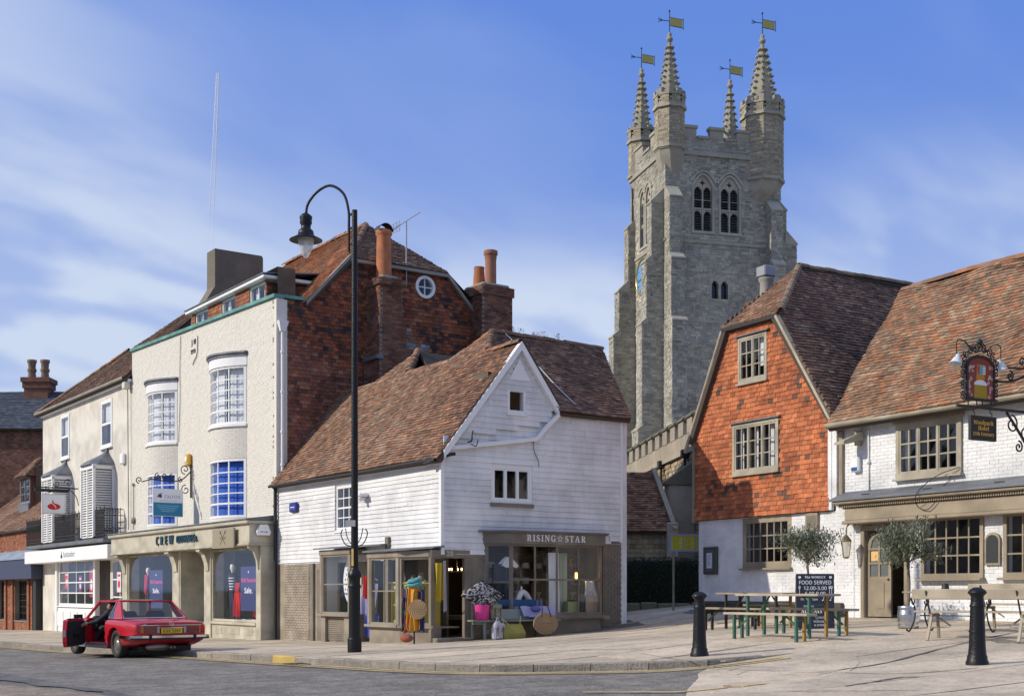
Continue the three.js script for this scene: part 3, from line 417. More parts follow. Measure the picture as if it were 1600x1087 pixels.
{
  const sh = thing('weatherboarded_shop', 'white weatherboarded corner shop with steep tiled roof and taupe shopfront', 'shop', ROW, [-4.5, 0, -2.8]);
  const L = -9.43, SIDE = rightSide(0), jade = M.taupe;
  // front wall
  const wf = rect(-5.56, -4.45, 2.88, 4.12);
  wall(sh, 'front_wall', M.board, FRONT, rect(L, -0.02, 2.02, 4.35), [wf], 0.2, -0.004);
  boards(sh, FRONT, rect(L, -0.05, 2.06, 4.36), [wf], 0.118, M.board);
  windowIn(sh, FRONT, -5.56, -4.45, 2.88, 4.12, { cols: 3, rows: 4, meet: 2, m: M.white, n: -0.03, fw: 0.08 });
  // corner board and eaves board
  new MB().cbox(-0.075, 0.035, 2.1, 4.40, -0.06, 0.045, 0.008).build('corner_board', M.white, sh);
  new MB().box(L, 0.02, 4.30, 4.40, 0.0, 0.06).build('eaves_board', M.white, sh);
  { const g = new MB(); g.tube([[L, 4.36, 0.24], [-7, 4.35, 0.25], [-4, 4.345, 0.25], [-0.2, 4.37, 0.25], [0.1, 4.36, 0.25]], 0.045, 30, 7); g.build('gutter', M.ironFlat, sh); }
  // side wall with its gable
  const gable = [[0, 2.1], [1.25, 2.1], [1.25, 2.44], [5.35, 2.44], [5.6, 2.44], [5.6, 5.86], [3.42, 5.86], [2.24, 7.36], [0, 4.55]];
  const w1 = rect(1.88, 2.44, 5.66, 6.28), w2 = rect(1.43, 2.67, 3.42, 4.34);
  wall(sh, 'side_wall', M.board, SIDE, gable, [w1, w2], 0.2, -0.004);
  boards(sh, SIDE, [[0.04, 2.12], [1.25, 2.12], [1.25, 2.62], [5.2, 2.62], [5.2, 2.5], [5.57, 2.5], [5.57, 5.86], [0.04, 5.30 - 0.35], [0.04, 4.6]], [w2], 0.142, M.board, { wob: 0.012 });
  boards(sh, (u, v, n) => SIDE(u, v, n + 0.05), [[0.75, 4.98], [3.2, 5.5], [3.3, 5.9], [2.95, 6.3], [2.24, 7.22], [0.4, 4.95]], [w1, [[2.0, 6.62], [2.5, 6.62], [2.24, 7.0]]], 0.142, M.board, { wob: 0.01 });
  windowIn(sh, SIDE, 1.88, 2.44, 5.66, 6.28, { cols: 1, rows: 1, fw: 0.07, n: 0.06, depth: 0.12, m: M.white, sillOut: 0.12, glass: M.glass, room: 0.5 });
  windowIn(sh, SIDE, 1.43, 2.67, 3.42, 4.34, { lights: 3, cols: 1, rows: 1, fw: 0.07, n: 0.0, m: M.white, sill: false, curtain: [[0.02, 0.16]], glass: M.glassOld });
  new MB().box(0, 0.07, 3.32, 3.41, -2.70, -1.40).build('window_sill', M.taupe, sh);
  { const b = new MB(); // slanting moulding below the gable, and barge boards
    b.beam([0.07, 4.66, -0.1], [0.10, 5.06, -2.75], 0.10, 0.10); b.beam([0.10, 5.06, -2.75], [0.12, 5.34, -3.0], 0.09, 0.1); b.beam([0.12, 5.34, -3.0], [0.14, 5.72, -3.42], 0.09, 0.10); b.build('moulding', M.white, sh);
    new MB().hex8([[0.05, 4.38, 0.05], [0.05, 7.24, -2.24], [0.05, 4.60, 0.05], [0.05, 7.46, -2.24], [0.19, 4.38, 0.05], [0.19, 7.24, -2.24], [0.19, 4.60, 0.05], [0.19, 7.46, -2.24]]).build('barge_board', M.white, sh);
    new MB().hex8([[0.05, 7.24, -2.24], [0.05, 5.68, -3.42], [0.05, 7.46, -2.24], [0.05, 5.90, -3.42], [0.19, 7.24, -2.24], [0.19, 5.68, -3.42], [0.19, 7.46, -2.24], [0.19, 5.90, -3.42]]).build('barge_board', M.white, sh);
    new MB().prism([[1.93, 6.5], [2.57, 6.5], [2.24, 7.05]], (u, v, n) => SIDE(u, v, n), 0.04, 0.085).build('gable_panel', M.white, sh);
    new MB().box(0.03, 0.09, 5.78, 5.88, -5.62, -3.4).build('eaves_board', M.white, sh);
    new MB().cbox(-0.02, 0.05, 2.5, 5.84, -5.63, -5.55, 0.008).build('corner_board', M.white, sh); }
  // roof
  const ang = PL([0, 4.40, 0.24], [1, 0, 0], [0, 0.7784, -0.6279]);
  tiledSlope(sh, ang, [[L, 0], [0.17, 0], [0.17, 3.93], [-1.34, 3.93], [-1.9, 4.72], [-3.2, 3.93], [-5.45, 3.93], [-5.9, 4.88], [-7.3, 3.93], [L, 3.93]], { tone: TONE.rsRoof, wave: 0.07, seed: 2, h: 0.1, w: 0.165, name: 'front_roof_tiles' });
  const sr = PL([0.24, 5.80, 0], [0, 0, -1], [-0.6826, 0.7308, 0]);
  tiledSlope(sh, sr, [[3.42, 0], [5.78, 0], [6.5, 3.13], [2.73, 3.13], [2.24, 2.3], [2.2, 1.5]], { tone: TONE.darkRoof, wave: 0.05, seed: 12, name: 'side_roof_tiles', th: 0.032 });
  ridge(sh, [0.15, 7.49, -2.24], [-1.4, 7.46, -2.26], 0.1, RIDGE); ridge(sh, [-1.34, 7.50, -2.25], [-1.9, 8.13, -2.74], 0.1, RIDGE, 'hip_tile', 0.1); ridge(sh, [-3.2, 7.46, -2.26], [-1.95, 8.10, -2.74], 0.09, RIDGE, 'hip_tile', 0.3);
  ridge(sh, [-3.2, 7.46, -2.26], [-5.4, 7.47, -2.26], 0.1, RIDGE); ridge(sh, [-5.45, 7.50, -2.26], [-5.9, 8.26, -2.84], 0.1, RIDGE, 'hip_tile', 0.1); ridge(sh, [-1.9, 8.13, -2.74], [-1.9, 8.06, -6.5], 0.1, [[0.2, 0.12, 0.08], [0.26, 0.16, 0.11]], 'ridge_tile');
  { const b = new MB(); // hidden rear slopes and walls close the volume
    b.hexa(PL([0, 7.42, -2.28], [-1, 0, 0], [0, -0.80, -0.60]), -0.1, 9.4, 0, 2.0, -0.12, -0.02); b.hexa(PL([-1.9, 8.0, 0], [0, 0, 1], [-0.6826, -0.7308, 0]), -6.5, -2.8, 0, 2.9, -0.12, -0.02); b.hexa(PL([-5.9, 8.1, 0], [0, 0, -1], [0.6826, -0.7308, 0]), 2.85, 6.5, 0, 2.2, -0.12, -0.02);
    b.hexa(PL([-5.9, 8.1, 0], [0, 0, 1], [-0.6826, -0.7308, 0]), -6.5, -2.9, 0, 2.6, -0.12, -0.02); b.build('rear_roof', M.mortarDark, sh);
    const d = new MB(); d.prism([[L, -0.6], [0, -0.6], [0, 5.8], [-1.9, 7.9], [-3.7, 6], [-5.9, 7.9], [L, 5.5]], (u, v, n) => [u, v, -5.6 - 0.1 * 0 + n - (u < -0.1 ? 0.25 : 0)], -0.2, 0); d.build('rear_wall', M.board, sh); }
  { const p = new MB(); const rr = mulberry(5); for (let i = 0; i < 9; i++) { const z = -3.3 - rr() * 1.7, x = -1.9 + (rr() - 0.5) * 0.1; for (let k = 0; k < 14; k++) { const a = rr() * 6.28, l = rr() * 0.10, y = 8.14 + rr() * 0.16 * (1 - l * 3); const c = [x + Math.cos(a) * l, y, z + Math.sin(a) * l], s = 0.035; p.tri([c[0] - s, c[1], c[2]], [c[0] + s, c[1] + s * 0.4, c[2] + s], [c[0], c[1] + s * 1.6, c[2] - s]); } } p.build('ridge_weeds', mat([0.06, 0.10, 0.025], 0.9), sh, 'stuff'); }
  // a cable down the side roof, one across the wall, and two small brackets
  { const c = new MB(); c.tube([sr(3.1, 3.1, 0.06), sr(3.5, 2.0, 0.05), sr(3.75, 1.0, 0.05), sr(4.0, 0.3, 0.05)], 0.012, 24, 5); c.build('roof_cable', M.white, sh); const d = new MB(); d.tube([[0.06, 5.1, -2.7], [0.05, 4.8, -2.7], [0.05, 4.5, -2.85], [0.05, 4.36, -2.86]], 0.008, 20, 5); d.build('wall_cable', M.ironFlat, sh);
    const e = new MB(); e.tube([[0.2, 4.83, -0.62], [0.3, 4.86, -0.66], [0.32, 4.99, -0.66], [0.3, 5.1, -0.7]], 0.02, 16, 6); e.tube([[0.2, 4.80, -0.70], [0.28, 4.74, -0.8], [0.3, 4.9, -0.85]], 0.012, 16, 6); e.build('wall_bracket', M.ironFlat, sh); 
    const f = new MB(); f.tube([[-0.35, 4.3, 0.27], [0.05, 4.36, 0.2], [0.17, 4.5, -0.1], [0.2, 4.53, -0.25]], 0.045, 18, 7); f.build('gutter_bend', M.ironFlat, sh); }
  // alarm box and small camera
  { const a = new MB(); a.cbox(-8.32, -7.82, 3.53, 3.82, 0.02, 0.12, 0.04); const o = a.build('alarm_box', mat([0.02, 0.03, 0.18], 0.4), sh); printOn(o, 'alarm_print', FRONT, -8.25, -7.89, 3.6, 3.75, 0.122, canvasMat(128, 64, (c, w, h) => { c.fillStyle = '#27348f'; c.fillRect(0, 0, w, h); c.fillStyle = '#c5cbee'; c.fillRect(14, 26, 100, 12); }));
    const k = new MB(); k.cbox(-3.95, -3.6, 3.72, 3.80, 0.02, 0.30, 0.02); k.cyl([-3.75, 3.70, 0.04], [-3.75, 3.62, 0.26], 0.05, 0.06, 10); k.build('security_camera', M.white, sh); }
  // ---- ground floor ----
  const base = y => y; const y0 = -0.6;
  { // painted brick of the front ground floor
    const poly = rect(L, -5.66, y0, 2.04); wall(sh, 'ground_wall', M.taupePale, FRONT, [[L, y0], [-5.72, y0], [-5.72, 2.03], [L, 2.03]], [], 0.2, -0.012);
    const mb = lay(new MB(), FRONT, rect(-8.9, -7.2, y0, 2.02), [], { w: 0.225, h: 0.075, gap: 0.01, th: 0.004, jit: 0.003, tone: TONE.plain }); mb.build('painted_bricks', M.taupePale, sh, 'stuff');
    new MB().cbox(-7.05, -6.85, y0, 2.02, -0.05, 0.06, 0.01).build('pilaster', M.taupe, sh); new MB().cbox(-6.75, -6.0, y0, 1.85, -0.08, -0.01, 0.01).build('door', M.taupe, sh);
  }
  // bay shop windows: box bays with lead roofs
  const bay = (u0, u1, z, base, top, cant, cols, rows, sillY) => {
    const fp = front(z); const g = new MB();
    g.cbox(u0, u0 + 0.13, sillY, top, z - 0.16, z, 0.01); g.cbox(u1 - 0.13, u1, sillY, top, z - 0.16, z, 0.01); g.cbox(u0, u1, top, top + 0.14, 0, z + 0.02, 0.01); g.cbox(u0 - 0.05, u1 + (cant ? 0.0 : 0.05), sillY - 0.07, sillY, -0.02, z + 0.07, 0.01); g.build('bay_frame', M.taupeLight, sh);
    windowIn(sh, fp, u0 + 0.13, u1 - 0.13, sillY, top, { cols, rows, m: M.taupeLight, n: -0.03, sill: false, room: 0, glass: M.glass, fw: 0.045, bar: 0.032 });
  };
  // bay by the lamp post

  bay(-5.5, -3.72, 0.52, y0, 2.2, false, 1, 2, 0.62);
  { const r = new MB(); r.box(-5.44, -5.2, y0, 0.56, 0, 0.5); r.build('bay_pier', M.taupeLight, sh); new MB().box(-4.1, -3.72, y0, 0.56, 0, 0.5).build('bay_pier', M.taupeLight, sh); const g = new MB(); g.box(-5.2, -4.1, y0, 0.55, 0.1, 0.40); g.build('stall_riser', M.taupe, sh); for (let i = 0; i < 12; i++) new MB().box(-5.18, -4.12, -0.08 + i * 0.052, -0.05 + i * 0.052, 0.40, 0.425).build('grille_slat', M.taupeLight, sh); }
  { // left flank of that bay, back wall of the display
    const g = new MB(); g.box(-5.5, -5.44, 0.62, 2.2, 0.0, 0.36); g.box(-5.5, -3.72, 0.6, 2.2, -0.7, -0.62); g.build('display_back', mat([0.62, 0.60, 0.55], 0.9), sh);
    const fl = new MB(); fl.quad([-3.725, 0.66, 0.02], [-3.725, 0.66, 0.38], [-3.725, 2.18, 0.38], [-3.725, 2.18, 0.02]); fl.build('pane', M.glass, sh); }
  const leadRoof = (pts, name = 'lead_roof') => { const g = new MB(); g.prism(pts, (u, v, n) => [u, 2.36 + n + (0.62 - v) * 0.10, v], 0, 0.035); g.build(name, M.lead, sh); };
  leadRoof([[-5.66, -0.02], [-2.5, -0.02], [-2.5, 0.30], [-3.6, 0.64], [-5.66, 0.64]]);
  // bay next to the door, with a canted flank towards the corner
  bay(-2.42, -0.84, 0.72, y0, 2.05, true, 2, 2, 0.40);
  const cantMap = PL([-0.84, 0, 0.72], [0.8718, 0, -0.49], [0, 1, 0]);
  windowIn(sh, cantMap, 0.02, 0.95, 0.40, 2.05, { cols: 1, rows: 2, m: M.taupeLight, n: -0.03, sill: false, room: 0, glass: M.glass, fw: 0.05, vsplit: [0, 0.62, 1] });
  { const g = new MB(); g.cbox(-2.42, -0.84, y0, 0.36, 0.05, 0.66, 0.012); g.build('stall_riser', M.taupeLight, sh); } { const g = new MB(); g.hexa(cantMap, 0, 0.97, y0, 0.36, -0.4, -0.05); g.hexa(cantMap, 0, 0.98, 0.33, 0.398, -0.3, 0.06); g.hexa(cantMap, 0, 0.98, 2.05, 2.2, -0.4, 0.02); g.build('stall_riser', M.taupeLight, sh); }
  { const g = new MB(); g.prism([[-2.5, -0.02], [0.1, -0.02], [0.1, 0.30], [-0.72, 0.82], [-2.5, 0.82]], (u, v, n) => [u, 2.20 + n + (0.8 - v) * 0.10, v], 0, 0.04); g.build('lead_roof', M.lead, sh); new MB().cbox(-2.62, -2.45, y0, 2.62, -0.05, 0.10, 0.01).build('pilaster', M.taupe, sh); }
  // recessed doorway between the bays
  { const g = new MB(); g.box(-3.72, -2.5, y0, 2.36, -0.85, -0.80); g.box(-3.72, -3.66, y0, 2.36, -0.8, 0.0); g.build('recess', M.taupe, sh); const d = new MB(); d.cbox(-3.5, -2.7, y0, 2.0, -0.8, -0.76, 0.01); d.build('door', M.taupe, sh); new MB().box(-3.72, -2.42, 2.2, 2.38, -0.2, -0.02).build('lintel', M.taupe, sh); }
  // display shelves and goods in the corner bay
  { const g = new MB(); g.box(-2.35, -0.4, 0.32, 0.36, -0.75, 0.3); g.box(-2.4, -1.0, y0, 2.4, -0.82, -0.76); g.build('display_floor', mat([0.36, 0.30, 0.2], 0.8), sh); }
  // entrance door opening towards the corner
  const u0 = -0.2;
  { const g = new MB(); g.cbox(-0.10, 0.02, y0, 2.20, 0.20, 0.32, 0.012); g.cbox(-0.10, 0.02, y0, 2.20, -0.80, -0.64, 0.012); g.cbox(-0.10, 0.03, 2.02, 2.22, -0.80, 0.32, 0.012); g.build('door_frame', M.taupe, sh);
    letters(sh, '28', fontSerif, 0.12, SIDE, 0.12, 2.07, 0.032, mat([0.6, 0.55, 0.4], 0.5), 0.01);
    const s = new MB(); s.cbox(-0.3, 0.22, -0.3, 0.10, -0.74, 0.28, 0.02); s.build('doorstep', M.kerb, sh);
    const t = new MB(); t.box(-2.9, -0.10, y0, 0.095, -3.4, -0.8); t.build('shop_floor', M.room, sh); }
  // side wall, ground floor (painted brick) with the wide shop window
  const sw = rect(1.36, 4.98, 0.62, 2.42); const gp = [[0.78, y0], [5.62, y0], [5.62, 2.62], [5.22, 2.62], [5.22, 2.44], [0.78, 2.44]];
  wall(sh, 'ground_wall', M.taupe, SIDE, gp, [sw], 0.22, -0.012);
  lay(new MB(), SIDE, gp, [sw], { w: 0.225, h: 0.075, gap: 0.008, th: 0.003, jit: 0.003, tone: TONE.plain }).build('painted_bricks', M.taupe, sh, 'stuff');
  // canted bay: short left light, four lights in front
  const P0 = [0.02, 1.2], P1 = [0.42, 1.75], P2 = [0.42, 4.62], P3 = [0.02, 4.95];
  const cm = (a, b) => { const dx = b[0] - a[0], du = b[1] - a[1], l = Math.hypot(dx, du); return [PL([a[0], 0, -a[1]], [dx / l, 0, -du / l], [0, 1, 0]), l]; };
  const [mA, lA] = cm(P0, P1), [mB, lB] = cm(P1, P2), [mC, lC] = cm(P2, P3);
  const bo = { m: M.taupe, n: -0.02, depth: 0.07, sill: false, room: 0, glass: M.glass, fw: 0.06, bar: 0.05, rows: 2, vsplit: [0, 0.46, 1] };
  windowIn(sh, mA, 0, lA, 0.62, 2.40, { ...bo, cols: 1 }); windowIn(sh, mB, 0, lB, 0.62, 2.40, { ...bo, cols: 4, vsplit: [0, 0.50, 1] }); windowIn(sh, mC, 0, lC, 0.62, 2.40, { ...bo, cols: 1 });
  { const s = new MB(), out = 0.07; s.prism([[P0[0] - 0.02, P0[1] - out], [P1[0] + out, P1[1] - 0.03], [P2[0] + out, P2[1] + 0.03], [P3[0] - 0.02, P3[1] + out]], (u, v, n) => [u, n, -v], 0.54, 0.62); s.build('sill', M.taupe, sh);
    const r = new MB(); r.prism([[0.0, P0[1]], [P1[0] - 0.06, P1[1] + 0.02], [P2[0] - 0.06, P2[1] - 0.02], [0.0, P3[1]]], (u, v, n) => [u, n, -v], y0, 0.54); r.build('stall_riser', M.taupe, sh);
    const f = new MB(); f.prism([[0.0, P0[1] - 0.05], [P1[0] + 0.06, P1[1] - 0.04], [P2[0] + 0.06, P2[1] + 0.06], [0.0, P3[1] + 0.06]], (u, v, n) => [u, n, -v], 2.40, 2.68); f.build('fascia', M.taupe, sh);
    const t = new MB(); t.prism([[0.0, P0[1] - 0.2], [P1[0] + 0.13, P1[1] - 0.1], [P2[0] + 0.13, P2[1] + 0.13], [0.0, P3[1] + 0.16]], (u, v, n) => [u, n, -v], 2.68, 2.725); t.build('lead_roof', M.lead, sh);
    const d = new MB(); d.box(-2.2, 0.40, 0.50, 0.60, -4.9, -1.3); d.build('display_floor', mat([0.30, 0.25, 0.18], 0.8), sh);
    const c = new MB(); c.box(-3.4, -0.24, 2.43, 2.5, -5.4, -0.8); c.build('shop_ceiling', M.room, sh);
    const b = new MB(); b.box(-3.5, -3.4, y0, 2.5, -5.4, 0); b.box(-3.5, -0.2, y0, 2.5, -5.45, -5.35); b.build('shop_back', M.room, sh);
    // lettering
    const ivory = mat([0.78, 0.76, 0.72], 0.5); let x = letters(sh, 'RISING', fontSerif, 0.165, PL([P1[0] + 0.06, 0, -P1[1]], [0, 0, -1], [0, 1, 0]), 0.42, 2.465, 0.004, ivory, 0.012, 0.92, 0.012);
    const star = []; for (let i = 0; i < 10; i++) { const a = Math.PI / 2 + i * Math.PI / 5, q = i % 2 ? 0.04 : 0.098; star.push([Math.cos(a) * q, Math.sin(a) * q]); } const inner = star.map(p => [p[0] * 0.66, p[1] * 0.66]); const sm = PL([P1[0] + 0.064, 2.545, -P1[1] - x - 0.10], [0, 0, -1], [0, 1, 0]); new MB().prism(star, sm, 0, 0.012, [inner]).build('star', ivory, sh);
    letters(sh, 'STAR', fontSerif, 0.165, PL([P1[0] + 0.06, 0, -P1[1]], [0, 0, -1], [0, 1, 0]), x + 0.26, 2.465, 0.004, ivory, 0.012, 0.92, 0.012); }
}


// =====================================================================================
// CREAM BRICK SHOP WITH BOW WINDOWS
// =====================================================================================
{
  const CR = -9.45, CL = -22.6, y0 = -0.9;
  const sh = thing('cream_brick_shop', 'three-storey cream painted brick shop with curved bow windows and tile-hung side', 'shop', ROW, [-16, -0.3, -3]);
  const SIDE = rightSide(CR), top = u => lerp(10.08, 10.45, (u - CR) / (CL - CR));
  const bows = [[-20.3, -17.7], [-14.3, -11.62]];
  const holes = bows.map(([a, b]) => rect(a, b, 3.3, 8.55));
  const poly = [[CL, 2.9], [CR, 2.9], [CR, top(CR)], [CL, top(CL)]];
  const shopHole = rect(CL + 0.3, CR - 0.2, y0, 2.9);
  wall(sh, 'front_wall', M.creamJoint, FRONT, poly, holes, 0.24, -0.006);
  lay(new MB(), FRONT, poly, holes, { w: 0.225, h: 0.078, gap: 0.005, th: 0.002, jit: 0.003, wj: 0.12, tone: TONE.plain }).build('painted_bricks', M.cream, sh, 'stuff');
  new MB().box(CR - 0.13, CR + 0.034, 3.4, 10.07, -0.05, 0.0075).build('corner_strip', M.cream, sh);
  { const c = new MB(); c.hex8([[CL, top(CL), -0.3], [CR + 0.05, top(CR), -0.3], [CL, top(CL) + 0.1, -0.3], [CR + 0.05, top(CR) + 0.1, -0.3], [CL, top(CL), 0.09], [CR + 0.05, top(CR), 0.09], [CL, top(CL) + 0.1, 0.09], [CR + 0.05, top(CR) + 0.1, 0.09]]); c.build('coping', M.teal, sh); const d = new MB(); d.box(CR - 0.25, CR + 0.09, 10.081, 10.178, -1.12, -0.301); d.build('coping', M.teal, sh); }
  bows.forEach(([a, b], bi) => {
    const uc = (a + b) / 2, hw = (b - a) / 2, s = 0.58; const bow = (u, v, n = 0) => { const t = clamp((u - uc) / hw, -1, 1); return [u, v, s * (1 - t * t) + n]; };
    const N = 14, seg = (mb, v0, v1, n0, n1, e = 0) => { for (let i = 0; i < N; i++) mb.hexa(bow, lerp(a - e, b + e, i / N), lerp(a - e, b + e, (i + 1) / N), v0, v1, n0, n1); return mb; };
    // brick apron between the storeys
    seg(new MB(), 5.42, 6.50, -0.2, -0.006).build('bow_wall', M.creamJoint, sh); lay(new MB(), bow, rect(a, b, 5.44, 6.44), [], { w: 0.225, h: 0.078, gap: 0.005, th: 0.002, jit: 0.003, tone: TONE.plain }).build('bow_bricks', M.cream, sh, 'stuff');
    seg(new MB(), 3.25, 3.55, -0.2, 0.0).build('bow_wall', M.cream, sh);
    seg(new MB(), 6.44, 6.52, -0.15, 0.07, 0.03).build('bow_sill', M.white, sh);
    seg(new MB(), 8.36, 8.74, -0.6, 0.03, 0.02).build('bow_hood', M.white, sh); seg(seg(new MB(), 8.74, 8.80, -0.7, 0.12, 0.07), 8.66, 8.735, -0.4, 0.07, 0.04).build('hood_moulding', M.lead, sh);
    const cr = [[0.04, 0.2], [0.3, 0.5], [0.62, 0.8]];
    windowIn(sh, bow, a + 0.03, b - 0.03, 6.52, 8.36, { cols: 5, rows: 5, vsplit: [0, 0.22, 0.41, 0.60, 0.80, 1], facets: 10, n: -0.02, m: M.white, sill: false, room: 0, bar: 0.035, fw: 0.07, meet: 1, curtain: [[0.03, 0.26], [0.30, 0.66], [0.72, 0.97]], curtainN: 0.12, glass: M.glassOld });
    windowIn(sh, bow, a + 0.03, b - 0.03, 3.56, 5.42, { cols: 5, rows: 5, vsplit: [0, 0.22, 0.41, 0.60, 0.80, 1], facets: 10, n: -0.02, m: M.white, sill: false, room: 0, bar: 0.035, fw: 0.07, meet: 1, curtain: [[0.02, 0.98]], curtainMat: M.blind, curtainN: 0.12, glass: M.glassOld });
    const rm = new MB(); for (const [p, q] of [[3.4, 5.6], [6.3, 8.6]]) { rm.box(a - 0.2, b + 0.2, p, q, -1.6, -1.5); } rm.box(a - 0.2, b + 0.2, 5.5, 6.4, -1.5, -0.25); rm.box(a - 0.2, b + 0.2, 8.5, 8.6, -1.5, -0.25); rm.box(a - 0.2, b + 0.2, 3.3, 3.4, -1.5, -0.25); rm.box(a - 0.25, a - 0.2, 3.3, 8.6, -1.5, -0.25); rm.box(b + 0.2, b + 0.25, 3.3, 8.6, -1.5, -0.25); rm.build('room_lining', M.room, sh);
  });
  // date mark and shield line, crack-like cable
  { const ink = mat([0.06, 0.055, 0.05], 0.8); letters(sh, 'JM', fontSerif, 0.17, FRONT, -16.35, 9.72, 0.012, ink, 0.01, 1, 0.08); letters(sh, '1934', fontSerif, 0.14, FRONT, -16.42, 9.42, 0.012, ink, 0.01, 1, 0); const s = new MB(); s.tube([[-15.75, 9.95, 0.03], [-15.75, 9.6, 0.03], [-15.82, 9.3, 0.03], [-16.05, 9.15, 0.03], [-16.2, 9.02, 0.03]], 0.014, 20, 5); s.build('date_scroll', ink, sh); const c = new MB(); c.tube([[-17.35, 10.2, 0.03], [-17.42, 9.0, 0.03], [-17.4, 8.0, 0.03], [-17.55, 6.5, 0.03]], 0.012, 30, 5); c.build('wall_cable', M.cement, sh); }
  // side: return of the painted front, then tile hanging
  const sp = [[0, y0], [8.4, y0], [8.4, 9.2], [6.66, 10.9], [5.91, 11.7], [2.57, 11.76], [1.0, 10.05], [0, 10.05]];
  const oc = [5.22, 11.09], ring = []; for (let i = 0; i < 24; i++) ring.push([oc[0] + Math.cos(i / 12 * Math.PI) * 0.33, oc[1] + Math.sin(i / 12 * Math.PI) * 0.33]);
  wall(sh, 'side_wall', M.mortar, SIDE, sp, [ring], 0.24, -0.006);
  const patch = (u, v) => { const p = fbm(u * 0.9 + 3, v * 0.9, 3); if (u > 4.1 && u < 6.9 && v > 8.9 && v < 10.25 && p > 0.38) { const g = R(0.22, 0.42), w = rnd(); return w < 0.6 ? [g * 1.03, g * 0.95, g * 0.92] : [0.34, 0.16, 0.10]; } if (v < 8.6 + p * 1.2 - u * 0.5) { const c = TONE.brick(u, v); return [c[0] * 1.15, c[1] * 1.1, c[2] * 1.1]; } return TONE.hung(u, v); };
  lay(new MB(), SIDE, [[0.36, 3.6], [8.4, 3.6], [8.4, 9.2], [6.66, 10.9], [5.91, 11.7], [2.57, 11.76], [1.0, 10.05], [0.36, 10.05]], [ring], { w: 0.175, h: 0.115, gap: 0.006, th: 0.022, tilt: 0.016, jit: 0.006, sag: 0.01, rot: 0.006, tone: patch }).build('hung_tiles', M.tile, sh, 'stuff');
  new MB().hexa(SIDE, 0.0, 0.35, y0, 10.04, -0.02, 0.03).build('corner_return', M.cream, sh);
  { const f = new MB(), g = new MB(); const rr = (r0, r1, n0, n1, mb) => { for (let i = 0; i < 32; i++) { const a = i / 16 * Math.PI, b = (i + 1) / 16 * Math.PI, P = (t, r, n) => SIDE(oc[0] + Math.cos(t) * r, oc[1] + Math.sin(t) * r, n); mb.hex8([P(a, r0, n0), P(b, r0, n0), P(a, r1, n0), P(b, r1, n0), P(a, r0, n1), P(b, r0, n1), P(a, r1, n1), P(b, r1, n1)]); } }; rr(0.27, 0.37, -0.08, 0.06, f); f.hexa(SIDE, oc[0] - 0.27, oc[0] + 0.27, oc[1] - 0.016, oc[1] + 0.016, -0.04, 0.0); f.hexa(SIDE, oc[0] - 0.016, oc[0] + 0.016, oc[1] - 0.27, oc[1] + 0.27, -0.04, 0.003); const w = f.build('round_window', M.white, sh);
    for (let k = 0; k < 4; k++) { const q = new MB(); for (let i = 0; i < 6; i++) { const a = (k + i / 6) * Math.PI / 2, b = (k + (i + 1) / 6) * Math.PI / 2; q.tri(SIDE(oc[0], oc[1], -0.02), SIDE(oc[0] + Math.cos(a) * 0.27, oc[1] + Math.sin(a) * 0.27, -0.02), SIDE(oc[0] + Math.cos(b) * 0.27, oc[1] + Math.sin(b) * 0.27, -0.02)); } q.build('pane', M.glassOld, w); } const d = new MB(); d.hexa(SIDE, oc[0] - 0.5, oc[0] + 0.5, oc[1] - 0.5, oc[1] + 0.5, -0.9, -0.88); d.build('room_lining', M.room, w); }
  // white rainwater pipe with hopper
  { const p = new MB(); p.cyl([CR + 0.1, 9.05, -0.16], [CR + 0.1, 4.7, -0.16], 0.05, 0.05, 10); p.tube([[CR + 0.1, 4.72, -0.16], [CR + 0.12, 4.5, -0.10], [CR + 0.16, 4.38, 0.02]], 0.05, 10, 8); for (const y of [8.4, 7.2, 6.0, 5.0]) p.cyl([CR + 0.1, y, -0.16], [CR + 0.1, y + 0.07, -0.16], 0.066, 0.066, 10); p.build('downpipe', M.white, sh); const h = new MB(); h.hex8([[CR + 0.04, 9.05, -0.24], [CR + 0.16, 9.05, -0.24], [CR + 0.01, 9.36, -0.32], [CR + 0.22, 9.36, -0.32], [CR + 0.04, 9.05, -0.08], [CR + 0.16, 9.05, -0.08], [CR + 0.01, 9.36, 0.0], [CR + 0.22, 9.36, 0.0]]); h.build('rain_hopper', M.white, sh); const b = new MB(); b.cyl([CR + 0.16, 4.38, 0.10], [CR + 0.16, y0, 0.10], 0.055, 0.055, 10); b.build('black_downpipe', M.ironFlat, sh); }
  // main roof
  const fp = PL([0, 10.0, -0.85], [1, 0, 0], [0, 0.718, -0.696]);
  tiledSlope(sh, fp, [[-21.9, 0], [CR + 0.13, 0], [CR + 0.13, 2.40], [-11.4, 4.667], [-17.8, 4.667]], { tone: TONE.crewRoof, wave: 0.06, seed: 31, name: 'front_roof_tiles' });
  const hp = PL([CR + 0.18, 11.62, 0], [0, 0, -1], [-0.760, 0.650, 0]);
  tiledSlope(sh, hp, [[2.42, 0], [6.05, 0], [4.22, 2.68]], { tone: TONE.darkRoof, wave: 0.04, seed: 36, name: 'hip_roof_tiles' });
  ridge(sh, [CR + 0.10, 11.75, -2.5], [-11.4, 13.42, -4.12], 0.11, [[0.2, 0.12, 0.08], [0.28, 0.16, 0.10]], 'hip_tile', 0.13); ridge(sh, [-11.4, 13.42, -4.12], [-17.8, 13.40, -4.12], 0.11, RIDGE);
